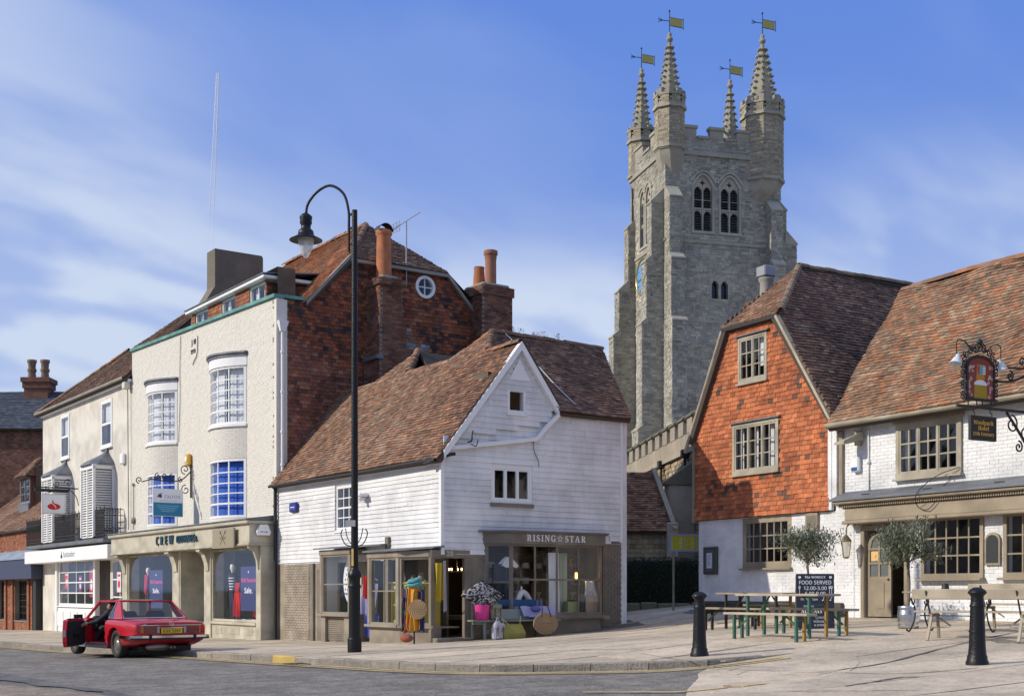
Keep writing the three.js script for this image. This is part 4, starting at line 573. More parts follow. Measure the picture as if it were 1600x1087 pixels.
  { const r = new MB(); r.hex8([[CL + 1, 9.8, -8.3], [CR + 0.1, 9.8, -8.3], [-17.8, 13.3, -4.15], [-11.4, 13.3, -4.15], [CL + 1, 9.95, -8.2], [CR + 0.1, 9.95, -8.2], [-17.8, 13.38, -4.13], [-11.4, 13.38, -4.13]]); r.tri([CR + 0.1, 9.9, -8.3], [CR + 0.15, 11.62, -6.05], [-11.4, 13.35, -4.2]); r.tri([-21.9, 9.95, -0.85], [-17.8, 13.35, -4.15], [-21.9, 9.95, -8.3]); r.build('rear_roof', M.mortarDark, sh); new MB().box(CL + 0.05, CR - 0.3, y0, 9.8, -8.4, -8.2).build('rear_wall', M.brick2, sh); new MB().box(CL, CL + 0.2, y0, 10.3, -8.4, -0.25).build('party_wall', M.brick2, sh); new MB().box(CL + 0.2, CR - 0.25, 9.75, 9.85, -0.9, -0.25).build('parapet_gutter', M.lead, sh);
    const v = new MB(); v.hexa(SIDE, 2.45, 6.0, 11.50, 11.60, -0.05, 0.17); v.build('eaves_board', M.cement, sh);
    new MB().hex8([SIDE(0.95, 9.95, 0), SIDE(2.5, 11.64, 0), SIDE(0.95, 10.08, 0), SIDE(2.5, 11.77, 0), SIDE(0.95, 9.95, 0.14), SIDE(2.5, 11.64, 0.14), SIDE(0.95, 10.08, 0.14), SIDE(2.5, 11.77, 0.14)]).build('verge', M.cement, sh);
    new MB().hex8([SIDE(5.95, 11.60, 0), SIDE(7.6, 9.9, 0), SIDE(5.95, 11.74, 0), SIDE(7.6, 10.04, 0), SIDE(5.95, 11.60, 0.14), SIDE(7.6, 9.9, 0.14), SIDE(5.95, 11.74, 0.14), SIDE(7.6, 10.04, 0.14)]).build('verge', M.cement, sh); }
  // long dormer behind the parapet
  { const dz = -0.5, D = front(dz), ws = [[-17.3, -16.1], [-14.88, -13.7], [-12.56, -11.36]];
    const dp = rect(-17.6, -11.24, 9.9, 11.05), dh = ws.map(([a, b]) => rect(a, b, 10.02, 11.03)); wall(sh, 'dormer_wall', M.mortar, D, dp, dh, 0.15, -0.006); lay(new MB(), D, dp, dh, { w: 0.24, h: 0.14, gap: 0.008, th: 0.022, tilt: 0.016, jit: 0.005, tone: TONE.redBrick }).build('dormer_tiles', M.tile, sh, 'stuff');
    for (const [a, b] of ws) windowIn(sh, D, a, b, 10.02, 11.03, { cols: 2, rows: 2, m: M.white, n: -0.03, sill: false, room: 0.5, curtain: [[0.05, 0.3], [0.6, 0.95]] });
    new MB().cbox(-17.8, -11.06, 11.05, 11.16, -2.4, -0.30, 0.02).build('dormer_fascia', M.white, sh); new MB().hexa(PL([0, 11.165, -0.27], [1, 0, 0], [0, 0.12, -0.99]), -17.83, -11.03, 0, 2.5, 0, 0.035).build('dormer_roof', M.lead, sh);
    const ck = new MB(); ck.prism([[0.5, 9.9], [0.95, 10.0], [2.0, 10.96], [0.5, 10.96]], rightSide(-11.24), -0.1, -0.004); ck.build('dormer_cheek', M.mortar, sh); lay(new MB(), rightSide(-11.24), [[0.5, 9.9], [0.95, 10.0], [2.0, 10.96], [0.5, 10.96]], [], { w: 0.2, h: 0.12, gap: 0.008, th: 0.02, tilt: 0.014, tone: TONE.hung }).build('cheek_tiles', M.tile, sh, 'stuff'); new MB().prism([[0.5, 9.9], [0.95, 10.0], [2.0, 10.96], [0.5, 10.96]], rightSide(-17.5), -0.1, 0).build('dormer_cheek', M.mortar, sh); }
  // tall rendered chimney at the left end
  { const c = new MB(); c.prism([[1.27, 13.5], [3.07, 13.5], [3.12, 13.42], [3.12, 9.9], [0.55, 9.9], [0.7, 11.2], [1.27, 12.15]], rightSide(-17.42), -0.75, 0); c.build('rendered_chimney', M.cementDark, sh); }
  // brick stack on the side wall with a tall clay pot
  { const st = new MB(), bk = (x0, x1, z0, z1, ya, yb, nm) => { const c = new MB(); c.box(x0, x1, ya, yb, z0, z1); c.build(nm || 'chimney_core', M.mortar, sh); const t = { w: 0.225, h: 0.075, gap: 0.011, th: 0.012, jit: 0.004, tone: TONE.brick }; const m = new MB(); lay(m, PL([x0, 0, z1], [1, 0, 0], [0, 1, 0]), rect(0, x1 - x0, ya, yb), [], t); lay(m, PL([x1, 0, z1], [0, 0, -1], [0, 1, 0]), rect(0, z1 - z0, ya, yb), [], t); lay(m, PL([x0, 0, z0], [0, 0, 1], [0, 1, 0]), rect(0, z1 - z0, ya, yb), [], t); m.build('chimney_bricks', M.brick, sh, 'stuff'); };
    bk(CR, CR + 0.98, -4.2, -3.0, 6.2, 8.75); bk(CR, CR + 0.9, -4.0, -3.05, 8.75, 9.75); bk(CR, CR + 0.84, -3.9, -3.1, 9.75, 10.75); bk(CR, CR + 0.94, -3.98, -3.02, 10.75, 10.95);
    new MB().cbox(CR + 0.12, CR + 0.78, 10.95, 11.08, -3.78, -3.2, 0.04).build('flaunching', M.cement, sh); new MB().lathe([[0.245, 0], [0.235, 0.9], [0.222, 1.32], [0.26, 1.34], [0.26, 1.45], [0.225, 1.47], [0.21, 1.5], [0.19, 1.3], [0.19, 0.2]], [CR + 0.45, 11.06, -3.45], 20).build('chimney_pot', M.pot, sh); new MB().geo(new THREE.CylinderGeometry(0.24, 0.24, 0.36, 14, 1, true, 0, Math.PI).rotateZ(Math.PI / 2).rotateX(-Math.PI / 2 + Math.PI / 2).translate(CR + 0.45, 12.5, -3.45)).build('pot_cowl', M.ironFlat, sh);
    new MB().box(CR + 0.1, CR + 1.05, 8.4, 8.52, -3.1, -2.88).build('lead_flashing', M.lead, sh);
    // rear stack with two pots
    bk(-10.0, -8.75, -8.2, -7.0, 7.0, 11.0); bk(-10.05, -8.7, -8.25, -6.95, 11.0, 11.3); new MB().cbox(-9.95, -8.8, 11.3, 11.42, -8.15, -7.05, 0.05).build('flaunching', M.cement, sh);
    new MB().lathe([[0.22, 0], [0.17, 0.62], [0.185, 0.66], [0.17, 0.7], [0.13, 0.6], [0.13, 0.05]], [-9.62, 11.4, -7.45], 18).build('chimney_pot', M.pot, sh); new MB().lathe([[0.19, 0], [0.185, 0.85], [0.2, 0.9], [0.2, 1.02], [0.235, 1.03], [0.235, 1.16], [0.19, 1.18], [0.15, 1.0], [0.15, 0.1]], [-9.15, 11.4, -7.6], 18).build('chimney_pot', mat([0.34, 0.15, 0.09], 0.85, { map: T.stain }), sh); }
  // aerial
  { const a = new MB(), x = CR + 0.12, z = -4.46; a.cyl([x, 11.0, z], [x, 13.05, z], 0.022, 0.022, 8); a.build('aerial_mast', M.steelDull, sh); const b = new MB(); b.beam([x - 0.1, 12.75, z + 0.45], [x + 0.15, 13.4, z - 0.42], 0.025, 0.025); for (let i = 0; i < 9; i++) { const t = 0.3 + i * 0.08, c = [lerp(x - 0.1, x + 0.15, t), lerp(12.75, 13.4, t), lerp(z + 0.45, z - 0.42, t)]; b.beam([c[0] - 0.16, c[1], c[2]], [c[0] + 0.16, c[1], c[2]], 0.014, 0.014); } for (let i = 0; i < 4; i++) { b.beam([x - 0.3, 12.66 + i * 0.09, z + 0.42], [x + 0.3, 12.66 + i * 0.09, z + 0.42], 0.012, 0.012); } for (let i = 0; i < 4; i++) b.beam([x - 0.3 + i * 0.2, 12.64, z + 0.42], [x - 0.3 + i * 0.2, 12.96, z + 0.42], 0.012, 0.012); b.build('tv_aerial', M.steelDull, sh); }
  // ---- shopfront ----
  const S = M.stoneCream, zf = 0.9, zs = 0.45;
  new MB().cbox(CL + 0.1, CR - 0.05, 2.66, 3.24, 0.0, zf - 0.06, 0.012).build('fascia', S, sh); new MB().cbox(CL, CR + 0.02, 3.24, 3.36, 0, zf + 0.05, 0.03).build('cornice', S, sh); new MB().hex8([[CL, 3.362, 0], [CR + 0.04, 3.362, 0], [CL, 3.52, 0], [CR + 0.04, 3.52, 0], [CL, 3.362, zf + 0.07], [CR + 0.04, 3.362, zf + 0.07], [CL, 3.40, zf + 0.07], [CR + 0.04, 3.40, zf + 0.07]]).build('lead_capping', M.lead, sh); new MB().cbox(CL + 0.08, CR - 0.03, 2.60, 2.67, 0, zf - 0.02, 0.015).build('fascia_moulding', S, sh);
  new MB().cbox(-14.0, -13.94, 2.62, 3.22, zf - 0.06, zf - 0.045, 0.003).build('fascia_joint', S, sh);
  const px = [[-22.35, -21.75], [-16.95, -16.3], [-14.0, -13.45], [-9.85, -9.5]];
  for (const [a, b] of px) { new MB().cbox(a, b, y0, 2.6, 0.0, zs + 0.03, 0.015).build('pilaster', S, sh); const c = new MB(); c.prism([[zs + 0.03, 1.95], [zs + 0.07, 1.9], [zs + 0.10, 2.15], [zs + 0.2, 2.42], [zf - 0.08, 2.52], [zf - 0.08, 2.6], [zs + 0.03, 2.6]], (u, v, n) => [n, v, u], a + 0.14, b - 0.1); c.build('console_bracket', S, sh); }
  const ZS = front(zs); const so = { cols: 1, rows: 1, m: S, n: -0.03, fw: 0.06, sill: false, room: 0, glass: M.glass };
  windowIn(sh, ZS, -21.75, -16.95, 0.24, 2.56, { ...so }); windowIn(sh, ZS, -13.45, -9.85, 0.28, 2.56, { ...so });
  for (const [a, b, n] of [[-21.75, -16.95, 4], [-13.45, -9.85, 3]]) { new MB().box(a, b, y0, 0.2, 0.05, zs - 0.02).build('stall_riser', S, sh); new MB().cbox(a, b, 0.18, 0.27, 0.02, zs + 0.06, 0.015).build('sill', S, sh); for (let i = 0; i < n; i++) { const u = lerp(a, b, (i + 0.5) / n), w = i % 2 ? 0.42 : 0.24; const p = new MB(); p.cbox(u - w, u + w, -0.12, 0.1, zs - 0.04, zs - 0.005, 0.01); p.build('riser_panel', S, sh); } }
  // return window at the corner
  { const RW = rightSide(CR - 0.06); windowIn(sh, RW, -0.42, -0.04, 0.3, 2.02, { ...so, fw: 0.05 }); windowIn(sh, RW, -0.42, -0.04, 2.1, 2.5, { ...so, fw: 0.05 }); new MB().box(CR - 0.3, CR - 0.06, y0, 0.26, 0.02, 0.42).build('stall_riser', S, sh); }
  // shop interior: floor, ceiling, back wall with shelves
  { const g = new MB(); g.box(CL + 0.3, CR - 0.1, 0.1, 0.2, -3.4, 0.4); g.build('display_floor', mat([0.28, 0.25, 0.2], 0.7), sh); const b = new MB(); b.box(CL + 0.3, CR - 0.1, y0, 3.2, -3.6, -3.4); b.build('shop_back', mat([0.22, 0.22, 0.22], 0.9), sh); const c = new MB(); c.box(CL + 0.3, CR - 0.1, 2.7, 2.8, -3.4, 0.0); c.build('shop_ceiling', mat([0.3, 0.3, 0.3], 0.9), sh); new MB().box(CL + 0.25, CL + 0.3, y0, 3, -3.6, 0.4).build('shop_side', M.room, sh); new MB().box(CR - 0.1, CR - 0.07, y0, 3.0, -3.6, -0.02).build('shop_side', M.room, sh);
    const d = new MB(); d.cbox(-15.95, -14.35, -0.35, 2.45, -0.62, -0.56, 0.01); d.build('entrance_door', M.glass2, sh); new MB().box(-16.3, -16.22, y0, 2.6, -0.6, zs).build('entrance_side', S, sh); new MB().box(-14.08, -14.0, y0, 2.6, -0.6, zs).build('entrance_side', S, sh); new MB().box(-16.3, -14, -0.6, -0.28, -0.6, zs).build('doorstep', M.kerb, sh); }
  // lettering
  { const ink = mat([0.012, 0.055, 0.085], 0.4); const F = front(zf - 0.058); let x = letters(sh, 'CREW', fontSans, 0.30, F, -17.45, 2.83, 0, ink, 0.05, 1.0, 0.17); const y = letters(sh, 'CLOTHING', fontSans, 0.24, F, x + 0.1, 2.85, 0, ink, 0.05, 0.86, -0.01); letters(sh, 'Co.', fontSans, 0.24, F, y + 0.04, 2.85, 0, ink, 0.05, 0.9, -0.01); }
  { const o = new MB(); o.cbox(-12.05, -10.35, 2.55, 3.16, zf + 0.02, zf + 0.08, 0.01); const b = o.build('hanging_board', mat([0.30, 0.26, 0.19], 0.6), sh); printOn(b, 'board_print', front(zf + 0.083), -11.98, -10.42, 2.6, 3.12, 0, canvasMat(512, 180, (c, w, h) => { c.fillStyle = '#958a72'; c.fillRect(0, 0, w, h); c.strokeStyle = '#2d2b26'; c.lineWidth = 12; c.beginPath(); c.moveTo(190, 20); c.lineTo(322, 160); c.moveTo(322, 20); c.lineTo(190, 160); c.stroke(); c.lineWidth = 26; c.beginPath(); c.moveTo(182, 14); c.lineTo(206, 40); c.moveTo(330, 14); c.lineTo(306, 40); c.stroke(); c.fillStyle = '#2d2b26'; c.font = 'bold 44px sans-serif'; c.textAlign = 'center'; c.fillText('C R E W', 256, 106); })); }
  { const a = new MB(); a.prism([[0.24, 2.9], [0.62, 2.9], [0.66, 3.0], [0.55, 3.22], [0.31, 3.22], [0.2, 3.0]].map(p => [-p[0], p[1]]), rightSide(CR + 0.0), 0.0, 0.09); const b = a.build('alarm_box', M.white, sh); printOn(b, 'alarm_print', rightSide(CR + 0.092), -0.6, -0.26, 2.92, 3.08, 0, canvasMat(160, 64, (c, w, h) => { c.fillStyle = '#f2f2f0'; c.fillRect(0, 0, w, h); c.fillStyle = '#1c2f7a'; c.font = 'bold 34px sans-serif'; c.textAlign = 'center'; c.fillText('SECOM', 80, 44); })); }
  // yellow alarm, small boxes
  { const a = new MB(); a.cbox(-16.65, -16.3, 5.55, 5.98, 0.01, 0.16, 0.05); const b = a.build('alarm_box', mat([0.62, 0.36, 0.03], 0.45), sh); new MB().cyl([-16.47, 5.8, 0.16], [-16.47, 5.8, 0.18], 0.1, 0.1, 14).build('alarm_face', M.white, b); const c = new MB(); c.cyl([-22.3, 5.3, 0.05], [-22.3, 3.6, 0.05], 0.018, 0.018, 6); c.ball([-22.3, 5.32, 0.06], 0.06); c.ball([-22.3, 3.95, 0.07], 0.13, 1, 1, 0.6); c.build('conduit', M.cement, sh); }
}
// hanging estate sign on its scrolled bracket
{
  const X = -16.3, t = thing('hanging_sign', 'white and teal hanging sign on black scrolled iron bracket above the cream shopfront', 'sign', ROW, [X, 3.8, 0]);
  const Q = leftSide(X), QR = rightSide(X); const b = new MB(); b.beam([X, 5.6, 0.05], [X, 4.45, 0.05], 0.05, 0.05); b.tube([[X, 5.35, 0.06], [X, 5.05, 0.4], [X, 4.98, 0.9], [X, 5.02, 1.4], [X, 4.92, 1.78]], 0.022, 30, 6);
  const mp = (u, v, n = 0) => [X + n, v, u]; for (const [u, v, r, d] of [[0.26, 5.42, 0.17, 1], [0.24, 4.72, 0.17, -1], [0.98, 5.14, 0.11, 1], [1.22, 5.14, 0.11, -1], [1.86, 4.98, 0.12, 1], [0.42, 5.05, 0.10, -1], [0.72, 5.12, 0.12, -1]]) scroll(b, mp, u, v, r, 1.3, d, 0.018, d > 0 ? -1.57 : 1.57);
  b.build('bracket', M.ironFlat, t);
  for (const z of [0.5, 1.25]) new MB().tube([[X, 4.98, z], [X, 4.7, z]], 0.012, 4, 5).build('hook', M.ironFlat, t);
  new MB().cbox(X - 0.025, X + 0.025, 3.78, 4.72, 0.34, 1.40, 0.006).build('board', M.white, t);
  const pm = canvasMat(512, 460, (c, w, h) => { c.fillStyle = '#e9e9ec'; c.fillRect(0, 0, w, h); c.fillStyle = '#2b83a6'; c.fillRect(0, 230, w, 230); c.fillStyle = '#2f4f74'; c.font = '70px serif'; c.fillText('FALCON', 190, 150); c.fillStyle = '#2d7f8d'; c.beginPath(); c.moveTo(60, 160); c.quadraticCurveTo(70, 60, 170, 70); c.quadraticCurveTo(110, 90, 150, 120); c.quadraticCurveTo(90, 120, 60, 160); c.fill(); c.fillStyle = '#2f3f66'; c.beginPath(); c.arc(120, 120, 30, 0, 7); c.fill(); c.fillStyle = '#8b93a5'; for (let i = 0; i < 22; i++) c.fillRect(110 + i * 14, 192, 9, 10); c.fillStyle = '#bfe0ea'; for (let r = 0; r < 4; r++) for (let i = 0; i < 30 - r * 4; i++) c.fillRect(60 + r * 26 + i * 13, 280 + r * 32, 8, 9); });
  printOn(t, 'sign_face', rightSide(X + 0.027), -1.38, -0.36, 3.80, 4.70, 0, pm); printOn(t, 'sign_face', leftSide(X - 0.027), 0.36, 1.38, 3.80, 4.70, 0, pm);
}

// =====================================================================================
// CREAM RENDERED BANK WITH BALCONY, AND THE BUILDINGS BEYOND IT
// =====================================================================================
{
  const L = -35.2, RR = -22.62, y0 = -1.1;
  const sh = thing('rendered_bank', 'cream rendered bank with iron balcony, louvred bays and white fascia', 'bank', ROW, [-29, -0.5, -3]);
  const ws = [[-32.2, -30.92, 7.08, 9.05], [-26.4, -25.0, 7.05, 8.98]], hs = ws.map(w => rect(...w));
  const low = [[-32.1, -27.0, 0.6, 2.62], [-25.1, -23.2, 0.2, 2.5], [-26.6, -25.25, y0, 2.5]];
  wall(sh, 'front_wall', M.render, FRONT, [[L, y0], [RR, y0], [RR, 9.42], [L, 9.42]], [...hs, ...low.slice(0, 2).map(w => rect(...w)), rect(-26.6, -25.25, y0 + 0.1, 2.5)], 0.24, 0);
  ws.forEach(w => { windowIn(sh, FRONT, ...w, { cols: 1, rows: 2, meet: 1, m: M.white, n: 0.02, fw: 0.13, sillOut: 0.12, bar: 0.06, curtain: [[0.1, 0.9]], curtainLow: 1.1 }); });
  new MB().cbox(L, RR, 9.30, 9.42, 0, 0.16, 0.02).build('cornice', M.white, sh); new MB().tube([[L - 0.1, 9.44, 0.34], [-28, 9.44, 0.34], [RR, 9.44, 0.34]], 0.06, 10, 7).build('gutter', M.cement, sh);
  const sl = PL([0, 9.44, 0.34], [1, 0, 0], [0, 0.695, -0.719]); tiledSlope(sh, sl, [[L - 0.15, 0], [RR, 0], [RR, 5.6], [-25.5, 5.0], [-29, 3.25]], { tone: TONE.darkRoof, seed: 52, w: 0.19, h: 0.13 });
  { const r = new MB(); r.tri([L - 0.15, 9.4, 0.34], [-29, 11.65, -2.0], [L - 0.15, 9.4, -7]); r.tri([-29, 11.65, -2.0], [-25.5, 12.9, -3.3], [L - 0.15, 9.4, -7]); r.quad([-25.5, 12.85, -3.3], [RR, 13.3, -3.7], [RR, 9.4, -7.5], [L, 9.4, -7.2]); r.build('rear_roof', M.mortarDark, sh); new MB().box(L, L + 0.2, y0, 9.4, -7, -0.24).build('end_wall', M.render, sh); new MB().box(L, RR, y0, 9.4, -7.2, -7).build('rear_wall', M.render, sh); }
  ridge(sh, [L - 0.1, 9.5, 0.3], [-29, 11.75, -2.0], 0.1, RIDGE, 'hip_tile', 0.4);
  // louvred bays with swept lead hoods
  for (const [a, b] of [[-32.15, -30.55], [-26.35, -24.75]]) {
    const z = 0.82, ya = 3.4, yb = 6.2; const f = new MB(); for (const [x, q] of [[a, z], [b, z], [a, 0.06], [b, 0.06]]) f.box(x - 0.05, x + 0.05, ya, yb, q - 0.06, q + 0.04); f.box(a - 0.05, b + 0.05, yb - 0.1, yb + 0.06, 0, z + 0.05); f.box((a + b) / 2 - 0.05, (a + b) / 2 + 0.05, ya, yb - 0.1, z - 0.05, z + 0.03); f.build('bay_frame', M.white, sh);
    for (let i = 0; i < 27; i++) { const y = ya + 0.03 + i * 0.10; const s = new MB(); s.hex8([[a + 0.05, y, z - 0.06], [b - 0.05, y, z - 0.06], [a + 0.05, y + 0.02, z - 0.06], [b - 0.05, y + 0.02, z - 0.06], [a + 0.05, y - 0.055, z + 0.015], [b - 0.05, y - 0.055, z + 0.015], [a + 0.05, y - 0.035, z + 0.015], [b - 0.05, y - 0.035, z + 0.015]]); s.build('louvre', M.white, sh); const t = new MB(); t.hex8([[b - 0.05, y, 0.12], [b - 0.05, y, z - 0.07], [b - 0.05, y + 0.02, 0.12], [b - 0.05, y + 0.02, z - 0.07], [b + 0.03, y - 0.055, 0.12], [b + 0.03, y - 0.055, z - 0.07], [b + 0.03, y - 0.035, 0.12], [b + 0.03, y - 0.035, z - 0.07]]); t.build('louvre', M.white, sh); }
    const bx = new MB(); bx.box(a + 0.06, b - 0.12, ya, yb - 0.1, 0.01, z - 0.09); bx.build('bay_lining', M.cement, sh);
    const h = new MB(), prof = t => [(1 - t) ** 1.0 * (0.5 + 0.5 * Math.cos(t * Math.PI) ** 1) * 0.35 + 0.65 * (Math.cos(t * Math.PI * 0.5) ** 1.6), 0.95 * (t < 0.75 ? t * 0.8 : 0.6 + (t - 0.75) * 1.6)], N = 10, cx = (a + b) / 2; const ringAt = t => { const [r, y] = prof(t), hw = ((b - a) / 2 + 0.1) * r, zz = (z + 0.14) * r; return [[cx - hw, yb + 0.06 + y, 0], [cx - hw, yb + 0.06 + y, zz * 0.72], [cx - hw * 0.72, yb + 0.06 + y, zz], [cx + hw * 0.72, yb + 0.06 + y, zz], [cx + hw, yb + 0.06 + y, zz * 0.72], [cx + hw, yb + 0.06 + y, 0]]; };
    for (let i = 0; i < N; i++) { const A = ringAt(i / N), B = ringAt((i + 1) / N); for (let k = 0; k < 5; k++) h.quad(A[k], A[k + 1], B[k + 1], B[k]); } h.build('lead_hood', M.lead, sh);
  }
  // balcony: slab, scroll frieze and each baluster
  { new MB().cbox(L + 0.1, -23.5, 3.14, 3.3, 0, 0.85, 0.03).build('balcony_slab', M.lead, sh); const r = new MB(), z = 0.76, xr = -23.6; for (const y of [3.42, 3.56, 4.2, 4.44]) { r.beam([L + 0.1, y, z], [xr, y, z], 0.035, 0.03); r.beam([xr, y, z], [xr, y, 0.02], 0.035, 0.03); } r.build('balcony_rail', M.ironFlat, sh);
    for (let i = 0; i <= 96; i++) { const x = lerp(L + 0.1, xr, i / 96); new MB().beam([x, 3.3, z], [x, i % 4 ? 4.44 : 4.56, z], 0.022, 0.022, [0, 0, 1]).build('baluster', M.ironFlat, sh); if (i % 4 === 2) { const q = new MB(); scroll(q, (u, v, n = 0) => [u, v, z + n], x, 4.32, 0.10, 1.1, i % 8 === 2 ? 1 : -1, 0.014); q.build('scroll', M.ironFlat, sh); } } for (let i = 1; i < 7; i++) { const q = lerp(z, 0.02, i / 7); new MB().beam([xr, 3.3, q], [xr, 4.5, q], 0.022, 0.022, [1, 0, 0]).build('baluster', M.ironFlat, sh); if (i % 2) { const w = new MB(); scroll(w, (u, v, n = 0) => [xr + n, v, u], q, 4.32, 0.09, 1.1, 1, 0.014); scroll(w, (u, v, n = 0) => [xr + n, v, u], q, 3.7, 0.10, 1.1, -1, 0.014); w.build('scroll', M.ironFlat, sh); } } }
  new MB().cbox(L - 0.1, -23.1, 2.5, 3.05, 0, 0.80, 0.012).build('fascia', M.white, sh); printOn(sh, 'fascia_print', front(0.803), -30.4, -26.2, 2.56, 3.0, 0, canvasMat(1024, 110, (c, w, h) => { c.fillStyle = '#eeeef0'; c.fillRect(0, 0, w, h); c.fillStyle = '#3a3a42'; c.font = 'bold 78px serif'; c.fillText('Santander', 330, 82); c.beginPath(); c.ellipse(270, 72, 36, 22, 0, 0, 7); c.fill(); c.beginPath(); c.moveTo(262, 60); c.quadraticCurveTo(250, 30, 278, 10); c.quadraticCurveTo(282, 40, 290, 60); c.fill(); }));
  // shopfront
  windowIn(sh, front(0.12), -32.1, -27.0, 0.6, 2.62, { cols: 4, rows: 4, m: M.white, n: 0, fw: 0.1, bar: 0.05, room: 2.2, glass: M.glass, sillOut: 0.1, roomMat: M.roomLight }); windowIn(sh, FRONT, -25.1, -23.2, 0.2, 2.5, { cols: 2, rows: 3, m: M.white, n: -0.02, fw: 0.09, bar: 0.05, room: 1.4, glass: M.glass, roomMat: M.roomLight });
  new MB().cbox(-32.4, -26.8, y0, 0.52, 0, 0.16, 0.02).build('stall_riser', M.white, sh); for (let i = 0; i < 5; i++) new MB().cbox(-32.2 + i * 1.08, -31.3 + i * 1.08, -0.3, 0.36, 0.16, 0.19, 0.02).build('riser_panel', M.white, sh); for (const x of [-32.4, -26.85]) new MB().cbox(x, x + 0.26, y0, 2.5, 0, 0.22, 0.02).build('pilaster', M.white, sh);
  { const d = new MB(); d.cbox(-26.55, -25.3, -0.45, 2.46, -0.5, -0.42, 0.02); d.cbox(-26.4, -25.95, 0.6, 2.2, -0.44, -0.39, 0.02); d.cbox(-25.85, -25.4, 0.6, 2.2, -0.44, -0.39, 0.02); d.cbox(-26.4, -25.4, -0.35, 0.4, -0.44, -0.39, 0.02); d.build('wooden_door', M.brownWood, sh); new MB().box(-26.7, -26.6, y0, 2.6, -0.5, 0.05).build('door_jamb', M.brownWood, sh); new MB().box(-26.8, -25.2, -0.9, -0.45, -0.5, 0.4).build('doorstep', M.kerb, sh); }
  { const p = (u0, u1, v0, v1, bg, fg) => printOn(sh, 'window_poster', front(0.04), u0, u1, v0, v1, 0, canvasMat(64, 96, (c, w, h) => { c.fillStyle = bg; c.fillRect(0, 0, w, h); c.fillStyle = fg; c.fillRect(10, 12, 44, 10); c.beginPath(); c.arc(32, 58, 18, 0, 7); c.fill(); })); p(-31.5, -30.9, 1.35, 2.1, '#c8181c', '#f0c8c0'); p(-29.4, -29.0, 1.2, 1.9, '#7c2c6e', '#e4d8ea'); p(-27.9, -27.4, 1.0, 2.3, '#b01c34', '#f2e0e0'); p(-24.3, -23.8, 1.2, 2.0, '#d8d0d0', '#c02040'); }
  { const a = new MB(); a.cbox(-23.7, -23.3, 6.2, 6.62, 0, 0.14, 0.04); a.build('alarm_box', M.white, sh); const d = new MB(); d.cyl([RR - 0.15, 9.3, 0.12], [RR - 0.15, 3.6, 0.08], 0.02, 0.02, 6); d.build('cable', M.cement, sh); new MB().cbox(RR - 0.3, RR - 0.02, 9.02, 9.3, 0.05, 0.3, 0.03).build('rain_hopper', M.render, sh); }
}
{ // bank's hanging sign
  const X = -29.3, t = thing('bank_hanging_sign', 'square white hanging sign with a red flame emblem in front of the louvred bays', 'sign', ROW, [X, 4.5, 0]);
  const b = new MB(); b.beam([X, 5.62, 0.1], [X, 5.62, 1.95], 0.05, 0.05); b.cyl([X, 5.5, 0.5], [X, 5.5, 1.9], 0.07, 0.07, 8); scroll(b, (u, v, n = 0) => [X + n, v, u], 0.5, 5.85, 0.18, 1.2, 1, 0.02); scroll(b, (u, v, n = 0) => [X + n, v, u], 1.0, 5.8, 0.14, 1.2, -1, 0.02); b.tube([[X, 4.9, 0.08], [X, 5.3, 0.2], [X, 5.6, 0.5]], 0.02, 10, 5); b.build('bracket', M.ironFlat, t); new MB().cbox(X - 0.03, X + 0.03, 4.5, 5.36, 0.62, 1.62, 0.01).build('board', M.white, t);
  const m = canvasMat(256, 220, (c, w, h) => { c.fillStyle = '#d9d9da'; c.fillRect(0, 0, w, h); c.fillStyle = '#f1f1f2'; c.fillRect(10, 10, w - 20, h - 20); c.fillStyle = '#d2211c'; c.beginPath(); c.ellipse(128, 140, 72, 36, 0, 0, 7); c.fill(); c.strokeStyle = '#f1f1f2'; c.lineWidth = 9; c.beginPath(); c.moveTo(120, 60); c.quadraticCurveTo(96, 96, 132, 124); c.quadraticCurveTo(150, 140, 150, 158); c.stroke(); c.fillStyle = '#d2211c'; c.beginPath(); c.moveTo(124, 52); c.quadraticCurveTo(110, 80, 142, 110); c.quadraticCurveTo(166, 132, 156, 150); c.quadraticCurveTo(150, 120, 120, 108); c.quadraticCurveTo(94, 90, 124, 52); c.fill(); });
  printOn(t, 'sign_face', rightSide(X + 0.033), -1.6, -0.64, 4.52, 5.34, 0, m); printOn(t, 'sign_face', leftSide(X - 0.033), 0.64, 1.6, 4.52, 5.34, 0, m);
}
